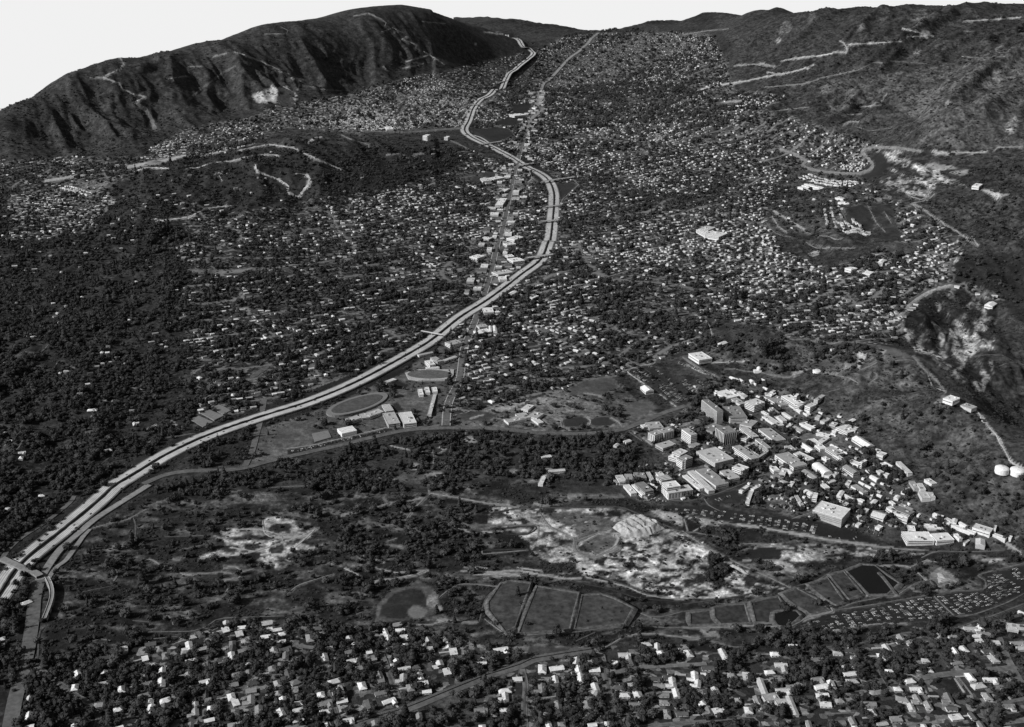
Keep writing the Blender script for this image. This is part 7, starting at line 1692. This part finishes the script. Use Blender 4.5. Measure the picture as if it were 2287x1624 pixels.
quads = np.concatenate([b0 + np.array([q_]) for q_ in ((0, 1, 5, 4), (1, 2, 6, 5), (2, 3, 7, 6), (3, 0, 4, 7), (8, 9, 13, 12), (10, 11, 12, 13))])
tris = np.concatenate([b0 + np.array([q_]) for q_ in ((9, 10, 13), (11, 8, 12))])
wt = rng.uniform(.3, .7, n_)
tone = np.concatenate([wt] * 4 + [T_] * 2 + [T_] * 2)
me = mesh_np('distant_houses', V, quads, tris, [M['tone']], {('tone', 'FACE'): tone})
o = link(bpy.data.objects.new('distant_houses', me))
tag(o, 'thousands of small pale-roofed houses scattered through the wooded valley', 'houses', kind='stuff')

# ------------------------------------------------------------------ trees
def lumpy(bm, c, r, seed, sq=1.0, sub=1):
    rr = random.Random(seed)
    ret = bmesh.ops.create_icosphere(bm, subdivisions=sub, radius=1.0)
    for v in ret['verts']:
        k = 1 + rr.uniform(-.24, .24)
        v.co = Vector((c[0] + v.co.x * r * k, c[1] + v.co.y * r * k, c[2] + v.co.z * r * k * sq))
def sprays(bm, n, fn, size, seed):
    rr = random.Random(seed)
    for _ in range(n):
        p, nrm = fn(rr)
        a = Vector((rr.uniform(-1, 1), rr.uniform(-1, 1), rr.uniform(-.6, .8))).normalized()
        b_ = a.cross(nrm).normalized() if a.cross(nrm).length > 1e-3 else Vector((0, 0, 1))
        s = size * rr.uniform(.6, 1.3)
        vs = [bm.verts.new(p + a * s), bm.verts.new(p + b_ * s * .7), bm.verts.new(p - a * s * .8), bm.verts.new(p - b_ * s * .7)]
        bm.faces.new(vs)
def crown_mesh(kind, seed):
    rr = random.Random(seed)
    bm = bmesh.new()
    if kind == 'conifer':
        for k in range(5):
            z = .5 + k * .75; r = .95 * (1 - k / 5.6)
            lumpy(bm, (rr.uniform(-.1, .1), rr.uniform(-.1, .1), z), r, seed * 31 + k, .75)
        def fn(q):
            z = q.uniform(.3, 3.6); a = q.uniform(0, 6.28); r = (1 - z / 4.3) * q.uniform(.8, 1.1)
            return Vector((r * math.cos(a), r * math.sin(a), z)), Vector((math.cos(a), math.sin(a), .3))
        sprays(bm, 50, fn, .22, seed)
    else:
        nl = {'oak': 11, 'round': 7, 'loose': 8}[kind]
        for k in range(nl):
            a = k * 2.4 + rr.uniform(-.4, .4); q = rr.uniform(.15, .72)
            lumpy(bm, (q * math.cos(a), q * math.sin(a), rr.uniform(.55, 1.35) * (1 - .25 * q)), rr.uniform(.3, .52), seed * 17 + k, rr.uniform(.65, .95))
        lumpy(bm, (0, 0, .95), .62, seed, .8)
        def fn(q):
            d = Vector((q.gauss(0, 1), q.gauss(0, 1), q.gauss(0, .8))).normalized()
            return Vector((0, 0, .95)) + Vector((d.x, d.y, d.z * .7)) * q.uniform(.8, 1.12), d
        sprays(bm, {'oak': 70, 'round': 40, 'loose': 90}[kind], fn, .17, seed)
    me = bpy.data.meshes.new('crown')
    bm.to_mesh(me); bm.free()
    me.materials.append(M['leaf2'] if kind == 'loose' else M['leaf'])
    return me
def trunk_mesh(kind):
    m = MB()
    k = 7; hgt = 1.0 if kind != 'conifer' else 3.4
    lv = [(0, .13), (.35, .09), (hgt, .045)]
    vs = [(r * math.cos(2 * math.pi * i_ / k), r * math.sin(2 * math.pi * i_ / k), z) for z, r in [(-.25, .15)] + lv for i_ in range(k)]
    m.add(vs, [(j * k + i_, j * k + (i_ + 1) % k, (j + 1) * k + (i_ + 1) % k, (j + 1) * k + i_) for j in range(len(lv)) for i_ in range(k)])
    if kind != 'conifer':
        for a in (0.3, 2.2, 4.4):                       # limbs
            x, y = math.cos(a) * .5, math.sin(a) * .5
            m.add([(-.03, 0, .45), (.03, 0, .45), (0, .05, .5), (x, y, 1.0)], [(0, 1, 3), (1, 2, 3), (2, 0, 3)])
    return m.mesh('trunk', M['bark'])
KINDS_ = ['oak', 'oak', 'round', 'loose', 'conifer', 'round']
CROWN = [crown_mesh(k, 11 + j) for j, k in enumerate(KINDS_)]
TRUNK = [trunk_mesh(k) for k in KINDS_]
tx, ty = [], []
for y0, y1, sp in ((1080, 2000, 7.0), (2000, 3200, 8.6), (3200, 5000, 12.0), (5000, 8000, 19.0), (8000, 13500, 34.0)):
    xs = np.arange(-.56 * y1, .56 * y1, sp); ys = np.arange(y0, y1, sp)
    X, Y = np.meshgrid(xs, ys); X = X.ravel() + rng.uniform(-.5, .5, X.size) * sp; Y = Y.ravel() + rng.uniform(-.5, .5, Y.size) * sp
    m = np.abs(X / Y) < .58
    X, Y = X[m], Y[m]
    px_, py_ = proj(X, Y, hz(X, Y))
    d = samp('tree', px_, py_) * (1 - samp('block', px_, py_))
    d = d * ((Y < 1950) | (Y > 7000) | (samp('house', px_, py_) < .3) | (street_dist(X, Y) > 5.0))
    cl = np.clip((fbm(X / 55, Y / 55, 3, 83) - .3) * 4.2, .08, 1.25)      # groves and openings
    keep = inframe(px_, py_, 90) & (rng.random(len(X)) < d * cl * .95) & (Y < np.interp(X / Y, CREST_A, CREST_Y) * 1.02)
    tx.append(X[keep]); ty.append(Y[keep])
TX, TY = np.concatenate(tx), np.concatenate(ty)
# not inside houses or buildings
cell = {}
for k in range(NH):
    cell.setdefault((int(HX[k] // 24), int(HY[k] // 24)), []).append(k)
hk = np.zeros(len(TX), bool)
hxr = np.round(HX / 24).astype(int)
from mathutils.kdtree import KDTree
kd = KDTree(NH)
for k in range(NH): kd.insert((HX[k], HY[k], 0), k)
kd.balance()
keepT = far_from_plans(TX, TY, 3.0)
for k in range(len(TX)):
    if keepT[k]:
        _, j, dist = kd.find((TX[k], TY[k], 0))
        if dist < (8.0 if TY[k] < 6000 else 5.0) and (dist < 5.5 or TX[k] < 0 or rng.random() < .8):
            keepT[k] = False
TX, TY = TX[keepT], TY[keepT]
TZ = hz(TX, TY)
NT = len(TX)
px, py = proj(TX, TY, TZ)
TR = np.clip(rng.lognormal(1.38, .42, NT), 1.8, 9.5) * np.where(TY > 8000, 2.0, np.where(TY > 5000, 1.45, 1.0))
TK = rng.choice(6, NT, p=[.25, .22, .19, .2, .04, .1])
TK = np.where((TY > 5000) & (TK == 4), 2, TK)
order = np.argsort(TY - TR * 12 + np.where(inframe(px, py, -10), 0, 1e6))
TX, TY, TZ, TR, TK, px, py = (v[order] for v in (TX, TY, TZ, TR, TK, px, py))
for k in range(300):
    kd_ = KINDS_[TK[k]]
    root = empty('tree', (TX[k], TY[k], TZ[k]), random.uniform(0, 6.28))
    R0 = float(TR[k])
    root.scale = (R0, R0, R0 * random.uniform(.9, 1.2))
    root['category'] = 'tree'; root['group'] = 'trees among the foreground houses'
    child('trunk', TRUNK[TK[k]], root, .1); child('crown', CROWN[TK[k]], root, .1)
    size = 'big' if R0 > 4.6 else 'small' if R0 < 3.3 else 'middling'
    later(root, '%s %s tree' % (size, {'oak': 'broad dark', 'round': 'round dark', 'loose': 'loose paler', 'conifer': 'pointed dark'}[kd_]), near(px[k], py[k], FG_ANCH), (TX[k], TY[k], TZ[k]))
def scatter(name, x, y, z, r, kinds, meshes, label, cat, seed):
    """one mass of plants: a point for each plant, a crown on every point"""
    pc = bpy.data.collections.new(name + '_shapes')
    for j, me in enumerate(meshes):
        o = bpy.data.objects.new('%s_shape_%02d' % (name, j), me)
        pc.objects.link(o)
    n_ = len(x)
    q = np.random.default_rng(seed)
    me = mesh_np(name, np.stack([x, y, z], -1), None, None, [], {('size', 'POINT'): r, ('turn', 'POINT'): q.uniform(0, 6.28, n_), ('squash', 'POINT'): q.uniform(.8, 1.25, n_), ('shape', 'POINT'): kinds.astype(float)})
    o = link(bpy.data.objects.new(name, me))
    tag(o, label, cat, kind='stuff')
    ng = bpy.data.node_groups.new(name + '_scatter', 'GeometryNodeTree')
    ng.interface.new_socket('Geometry', in_out='INPUT', socket_type='NodeSocketGeometry')
    ng.interface.new_socket('Geometry', in_out='OUTPUT', socket_type='NodeSocketGeometry')
    gi, go = ng.nodes.new('NodeGroupInput'), ng.nodes.new('NodeGroupOutput')
    ip = ng.nodes.new('GeometryNodeInstanceOnPoints')
    ci = ng.nodes.new('GeometryNodeCollectionInfo')
    ci.inputs['Collection'].default_value = pc
    ci.inputs['Separate Children'].default_value = True
    ci.inputs['Reset Children'].default_value = True
    def at(nm):
        a = ng.nodes.new('GeometryNodeInputNamedAttribute'); a.data_type = 'FLOAT'; a.inputs['Name'].default_value = nm
        return a.outputs[0]
    cr = ng.nodes.new('ShaderNodeCombineXYZ'); ng.links.new(at('turn'), cr.inputs[2])
    mm = ng.nodes.new('ShaderNodeMath'); mm.operation = 'MULTIPLY'; sz = at('size'); ng.links.new(sz, mm.inputs[0]); ng.links.new(at('squash'), mm.inputs[1])
    cs = ng.nodes.new('ShaderNodeCombineXYZ'); ng.links.new(sz, cs.inputs[0]); ng.links.new(sz, cs.inputs[1]); ng.links.new(mm.outputs[0], cs.inputs[2])
    ng.links.new(gi.outputs[0], ip.inputs['Points']); ng.links.new(ci.outputs[0], ip.inputs['Instance'])
    ip.inputs['Pick Instance'].default_value = True
    ng.links.new(at('shape'), ip.inputs['Instance Index'])
    ng.links.new(cr.outputs[0], ip.inputs['Rotation']); ng.links.new(cs.outputs[0], ip.inputs['Scale'])
    ng.links.new(ip.outputs[0], go.inputs[0])
    md = o.modifiers.new('scatter', 'NODES'); md.node_group = ng
    return o
scatter('woodland', TX[300:], TY[300:], TZ[300:], TR[300:], TK[300:], CROWN, 'dark trees growing thickly through the suburbs, oak park and hills', 'trees', 5)
# brush of the wash and hillsides
def bush_mesh(seed):
    bm = bmesh.new(); rr = random.Random(seed)
    for k in range(4):
        a = k * 1.7 + rr.uniform(0, 1); q = rr.uniform(.1, .55)
        lumpy(bm, (q * math.cos(a), q * math.sin(a), .25), rr.uniform(.4, .65), seed * 13 + k, .7)
    me = bpy.data.meshes.new('bush'); bm.to_mesh(me); bm.free(); me.materials.append(M['bushm'])
    return me
bx, by = [], []
for y0, y1, sp, lay in ((1300, 2700, 6.5, 'scrub'), (2700, 6000, 13, 'scrub'), (1900, 3600, 10, 'hill'), (3600, 8000, 21, 'hill')):
    xs = np.arange(-.56 * y1, .56 * y1, sp); ys = np.arange(y0, y1, sp)
    X, Y = np.meshgrid(xs, ys); X = X.ravel() + rng.uniform(-.5, .5, X.size) * sp; Y = Y.ravel() + rng.uniform(-.5, .5, Y.size) * sp
    m = np.abs(X / Y) < .58
    X, Y = X[m], Y[m]
    px_, py_ = proj(X, Y, hz(X, Y))
    if lay == 'scrub':
        d = samp('scrub', px_, py_) * .75
    else:
        d = np.where((samp('tree', px_, py_) < .2) & (samp('house', px_, py_) < .1) & (bil(GR, X, Y) > .25), .55, 0)
    d = d * (1 - samp('block', px_, py_))
    cl = np.clip((fbm(X / 30, Y / 30, 3, 89) - .38) * 4.5, .0, 1.2)
    keep = inframe(px_, py_, 60) & (rng.random(len(X)) < d * cl)
    bx.append(X[keep]); by.append(Y[keep])
BX, BY = np.concatenate(bx), np.concatenate(by)
okb = np.ones(len(BX), bool)
pxb, pyb = proj(BX, BY, hz(BX, BY))
for pp in PPOLY:
    okb &= ~(inpoly(pxb, pyb, np.array(pp)) & (rng.random(len(BX)) < .93))
okb &= far_from_plans(BX, BY, 1.0)
BX, BY = BX[okb], BY[okb]
BR = np.clip(rng.lognormal(.75, .4, len(BX)), 1.0, 5.5) * np.where(BY > 3600, 2.0, np.where(BY > 2700, 1.3, 1))
scatter('brush', BX, BY, hz(BX, BY), BR, rng.integers(0, 3, len(BX)), [bush_mesh(s) for s in (1, 2, 3)], 'low dark brush dotted over the wash and the hillsides', 'brush', 9)

# ------------------------------------------------------------------ cars
def car_mesh(kind, mats):
    m = MB()
    L_, W_ = (4.9, 1.9) if kind != 'van' else (5.3, 2.0)
    hx, hy = L_ / 2, W_ / 2
    m.box(-hx, hx, -hy, hy, .25, .85 if kind != 'van' else 1.0, 0, True)
    if kind == 'van': a, b_, z = (-hx + .1, hx - 1.1), (-hx + .2, hx - 1.5), 2.05
    elif kind == 'wagon': a, b_, z = (-hx + .1, hx - 1.5), (-hx + .35, hx - 2.1), 1.5
    else: a, b_, z = (-hx + .7, hx - 1.4), (-hx + 1.3, hx - 2.0), 1.45
    z0 = .852 if kind != 'van' else 1.002
    vs = [(a[0], -hy + .1, z0), (a[1], -hy + .1, z0), (a[1], hy - .1, z0), (a[0], hy - .1, z0), (b_[0], -hy + .3, z), (b_[1], -hy + .3, z), (b_[1], hy - .3, z), (b_[0], hy - .3, z)]
    m.add(vs, [(0, 1, 5, 4), (1, 2, 6, 5), (2, 3, 7, 6), (3, 0, 4, 7)], 1)
    m.add(vs[4:], [(0, 1, 2, 3)], 0)
    for x in (-hx + .9, hx - .9):
        for y in (-hy - .02, hy - .16):
            m.box(x - .33, x + .33, y, y + .18, 0, .6, 1)
    return m, m.mesh('car', mats)
CARM = {k: car_mesh(k, [M['carpaint'], M['glass']]) for k in ('sedan', 'wagon', 'van')}
CARS = []                                   # x, y, heading, lot, row, place in row
def park(quad, nrows, lot, fill=.62, gap=3.0, double=True, phase=0.0, clip=None):
    """rows of parked cars; quad = two picture points of the first row, then two of the last"""
    w = ground(quad)[:, :2]
    if nrows > 2: nrows = max(1, int(round(np.hypot(*((w[2] + w[3]) / 2 - (w[0] + w[1]) / 2)) / 16.5)))
    for r_ in range(nrows):
        f = (r_ + .5) / nrows
        a = w[0] * (1 - f) + w[2] * f; b_ = w[1] * (1 - f) + w[3] * f
        d = b_ - a; ln = np.hypot(*d); d /= ln; nn = np.array([-d[1], d[0]])
        run = rng.random() * .3
        for side in ((-1, 1) if double else (1,)):
            k_ = 0; s = 1.5
            while s < ln - 1:
                dens = fill * np.clip(.35 + 1.1 * vnoise(np.array([s / 22. + r_ * 7.3]), np.array([side * 3.1 + phase]), 5)[0], 0, 1)
                if rng.random() < dens:
                    p = a + d * s + nn * side * 2.7
                    CARS.append((p[0], p[1], math.atan2(nn[1], nn[0]) + (math.pi if rng.random() < .5 else 0) + rng.normal(0, .02), lot, r_, side))
                s += gap
# east car park: rows run across the strip
park(Zt(2, 2, [(860, 925), (950, 992), (1040, 865), (1110, 965)]), 5, 'east car park, left end', .75)
park(Zt(2, 2, [(1050, 862), (1120, 962), (1350, 812), (1450, 928)]), 9, 'east car park, left section', .75)
park(Zt(2, 2, [(1360, 812), (1460, 926), (1670, 752), (1820, 882)]), 9, 'east car park, middle section', .75)
park(Zt(2, 2, [(1700, 752), (1850, 878), (1990, 718), (2120, 790)]), 9, 'east car park, right section', .75)
park(Zt(2, 2, [(2010, 712), (2130, 782), (2130, 590), (2290, 700)]), 8, 'east car park, far corner', .75)
park(Zt(2, 2, [(2010, 640), (2060, 690), (2110, 590), (2180, 640)]), 4, 'east car park, upper bend', .7)
park(Zt(2, 2, [(2160, 580), (2290, 670), (2240, 555), (2330, 610)]), 4, 'east car park, edge corner', .7)
park(T1([(420, 120), (640, 280), (560, 65), (830, 230)]), 6, 'west car park, left block', .95)
park(T1([(640, 60), (950, 250), (760, 40), (1080, 250)]), 4, 'west car park, upper block', .95)
park(T1([(780, 300), (1060, 560), (1010, 270), (1240, 500)]), 7, 'west car park, lower block', .95)
park(T1([(1120, 250), (1300, 440), (1180, 230), (1320, 380)]), 2, 'west car park, right block', .95)
park(T1([(1060, 5), (1560, 190), (1090, 0), (1580, 180)]), 2, 'terrace car park', .8)
park(T1([(1310, 240), (1450, 340), (1340, 230), (1490, 330)]), 2, 'terrace car park', .8)
park(T3([(900, 740), (900, 770), (1750, 780), (1700, 880)]), 9, 'middle car park, left half', .85)
park(T3([(1780, 790), (1760, 880), (2250, 850), (2230, 990)]), 7, 'middle car park, middle', .85)
park(T4([(240, 1140), (220, 1260), (980, 1250), (930, 1370)]), 9, 'middle car park, right half', .85)
park(T3([(1560, 610), (1850, 520), (1620, 660), (1900, 600)]), 3, 'yard by the test hall', .6)
park(T3([(640, 625), (930, 650), (640, 640), (930, 660)]), 1, 'yard by the test hall', .8, double=False)
park(T4([(1580, 1250), (1840, 1330), (1560, 1330), (1800, 1400)]), 2, 'yard right of the hangar', .6)
park(T4([(1100, 1400), (1500, 1410), (1100, 1430), (1500, 1440)]), 1, 'middle car park, right half', .2)
park(T5([(300, 670), (700, 760), (300, 690), (700, 775)]), 1, 'yard right of the hangar', .7)
park(T4([(480, 1010), (700, 1100), (300, 920), (560, 1000)]), 3, 'fenced yard by the hangar', .45)
park(T4([(1740, 860), (1900, 910), (1740, 850), (1900, 900)]), 1, 'exit road terrace', .8, double=False)
park(S1([(40, 1410), (520, 1300), (40, 1420), (520, 1310)]), 1, 'school car park', .75)
park(S1([(560, 1290), (1060, 1180), (560, 1300), (1060, 1190)]), 1, 'school car park', .75)
park(T1([(1210, 330), (1340, 370), (1210, 350), (1340, 390)]), 1, 'west car park, right block', .95)
park(T3([(1160, 310), (1380, 500), (1150, 320), (1370, 510)]), 1, 'lane by the ribbed shed', .5, double=False)
# odd cars left about the laboratory lanes
jw = np.array(JPL)
for _ in range(1300):
    q_ = (rng.uniform(1360, 2200), rng.uniform(850, 1200))
    if inpoly(np.array([q_[0]]), np.array([q_[1]]), jw)[0] and L['block'][int(q_[1] / 2), int(q_[0] / 2)] < 2:
        p = ground([q_])[0]
        CARS.append((p[0], p[1], -.75 + (math.pi / 2) * (rng.random() < .5) + rng.normal(0, .05), 'laboratory lanes', -2, 0))
# equipment huts tucked between the laboratory buildings
hut_m = [MB().box(-a_ / 2, a_ / 2, -b_ / 2, b_ / 2, -2, c_).box(-a_ / 2 - .2, a_ / 2 + .2, -b_ / 2 - .2, b_ / 2 + .2, c_ + .002, c_ + .25).box(-a_ / 4, 0, -b_ / 4, b_ / 4, c_ + .252, c_ + 1).mesh('equipment_hut', M['obj']) for a_, b_, c_ in ((7, 3.4, 3), (5, 5, 3.4), (10, 4, 3), (4, 3, 2.6))]
cnt = 0
for _ in range(6000):
    if cnt >= 190: break
    q_ = (rng.uniform(1400, 2200), rng.uniform(860, 1190))
    if not inpoly(np.array([q_[0]]), np.array([q_[1]]), jw)[0] or L['block'][int(q_[1] / 2), int(q_[0] / 2)] > .5: continue
    p = ground([q_])[0]
    if not far_from_plans(p[:1], p[1:2], 5)[0]: continue
    dn_ = min(math.hypot(p[0] - l_[0], p[1] - l_[1]) for l_ in L_PLAN)
    if dn_ > 45: continue
    o = bpy.data.objects.new('equipment_hut', hut_m[cnt % 4]); tv = random.choice([.25, .45, .6, .75]); o.color = (tv,) * 3 + (1,)
    o.location = p; o.rotation_euler = (0, 0, -.75 + (math.pi / 2) * (random.random() < .3)); link(o)
    o['category'] = 'hut'; o['group'] = 'equipment huts of the laboratory'
    later(o, '%s %s hut' % (tone_word(tv).replace('pale grey', 'pale'), ['small', 'square', 'long', 'tiny'][cnt % 4]), near(*q_, ANCH), p)
    L_PLAN.append((p[0], p[1], 8, 5, 0)); cnt += 1
# traffic
def traffic(c, n, z, offs, count, lot):
    for _ in range(count):
        k = int(rng.integers(5, len(c) - 5)); o_ = offs[int(rng.integers(len(offs)))]
        d = c[k + 1] - c[k]
        p = c[k] + n[k] * o_
        CARS.append((p[0], p[1], math.atan2(d[1], d[0]), lot, -1, z[k]))
lim = int((fw_c[:, 1] < 5200).sum())
traffic(fw_c[:lim], fw_n[:lim], fw_z[:lim], [-21, -16, -11, -6, 6, 11, 16, 21], 110, 'freeway')
traffic(fo[0][:int(len(fo[0]) * .6)], fo[1], fo[2], [-5.5, -2, 2, 5.5], 34, 'boulevard')
CX = np.array([c[0] for c in CARS]); CY = np.array([c[1] for c in CARS]); CH = np.array([c[2] for c in CARS])
CZ = hz(CX, CY) + .05
for k, c in enumerate(CARS):
    if c[4] == -1: CZ[k] = c[5] + .02
okc = far_from_plans(CX, CY, .5)
px, py = proj(CX, CY, CZ)
okc &= inframe(px, py, 40)
tones = np.where(rng.random(len(CX)) < .24, rng.uniform(.45, .8, len(CX)), np.where(rng.random(len(CX)) < .35, rng.uniform(.2, .4, len(CX)), rng.uniform(.02, .08, len(CX))))
seq = [k for k in np.argsort(CY) if okc[k]]
ind = [k for k in seq if inframe(px[k], py[k], -6)][:300]
inds = set(ind)
rank = {}
for k in ind:
    c = CARS[k]
    kind = random.choices(['sedan', 'wagon', 'van'], [.66, .24, .1])[0]
    o = bpy.data.objects.new('car', CARM[kind][1])
    o.location = (CX[k], CY[k], CZ[k]); o.rotation_euler = (0, 0, CH[k]); o.color = (tones[k],) * 3 + (1,)
    link(o); o['category'] = 'car'; o['group'] = 'cars parked and driving around the laboratory'
    tw = 'white' if tones[k] > .6 else 'pale' if tones[k] > .4 else 'grey' if tones[k] > .12 else 'black'
    kw = {'sedan': 'saloon car', 'wagon': 'estate car', 'van': 'van'}[kind]
    if c[4] >= 0: pl = 'in row %s of the %s' % (ordinal(c[4]), c[3])
    elif c[4] == -2: pl = 'left about the laboratory lanes'
    else: pl = 'driving on the %s' % c[3]
    later(o, '%s %s' % (tw, kw), pl, (CX[k], CY[k], CZ[k]))
rest = [k for k in seq if k not in inds]
m0 = CARM['sedan'][0]
pv = np.array(m0.v); nv = len(pv); fq = np.array(m0.f); fm_ = np.array(m0.m)
ca, sa = np.cos(CH[rest]), np.sin(CH[rest])
V = np.stack([CX[rest][:, None] + pv[None, :, 0] * ca[:, None] - pv[None, :, 1] * sa[:, None], CY[rest][:, None] + pv[None, :, 0] * sa[:, None] + pv[None, :, 1] * ca[:, None], CZ[rest][:, None] + pv[None, :, 2]], -1).reshape(-1, 3)
Q = (np.arange(len(rest)) * nv)[:, None, None] + fq[None]
tn = np.where(fm_[None] == 1, .03, tones[rest][:, None])
me = mesh_np('distant_cars', V, Q.reshape(-1, 4), None, [M['cartone']], {('tone', 'FACE'): tn.ravel()})
o = link(bpy.data.objects.new('distant_cars', me)); tag(o, 'hundreds of small cars filling the farther car parks', 'cars', kind='stuff')
AREAS = [('on the left mountain face', (500, 150)), ('on the crest trail of the left mountain', (860, 90)), ('on the left foothills', (550, 370)), ('by the far highway junction', (300, 370)), ('near the far interchange', (950, 290)), ('in the upper valley', (1300, 180)), ('high on the right-hand mountain', (2000, 90)),
         ('low on the right-hand mountain', (1850, 200)), ('by the graded pads at the upper right', (2080, 390)), ('on the hill of white rows', (1820, 450)), ('on the ridge above the laboratory', (1950, 790)), ('at the canyon edge', (2100, 640)), ('among the right-hand houses', (1700, 640)), ('inside the laboratory', (1750, 1000)),
         ('along the laboratory car parks', (1750, 1170)), ('around the schools', (850, 930)), ('in the oak park', (900, 1020)), ('in the left-hand woods', (250, 850)), ('in the left half of the basin', (500, 1230)), ('around the debris basin', (1150, 1200)), ('on the sandy wash', (1500, 1240)), ('around the settling ponds', (1300, 1370)), ('between the dark ponds', (1850, 1320)), ('by the east car park', (2150, 1350)), ('around the ball field', (930, 1370)), ('beside the wooded left edge', (200, 1450)), ('in the left suburb', (600, 1520)), ('in the middle suburb', (1350, 1530)), ('in the right suburb', (2050, 1500))]
for o, ph, c, z in PENDING:
    px, py = proj(c[0], c[1], z)
    later(o, ph, near(float(px), float(py), AREAS), (c[0], c[1], z))
label_all()
print('counts', NH, NT, len(BX), len(CARS))
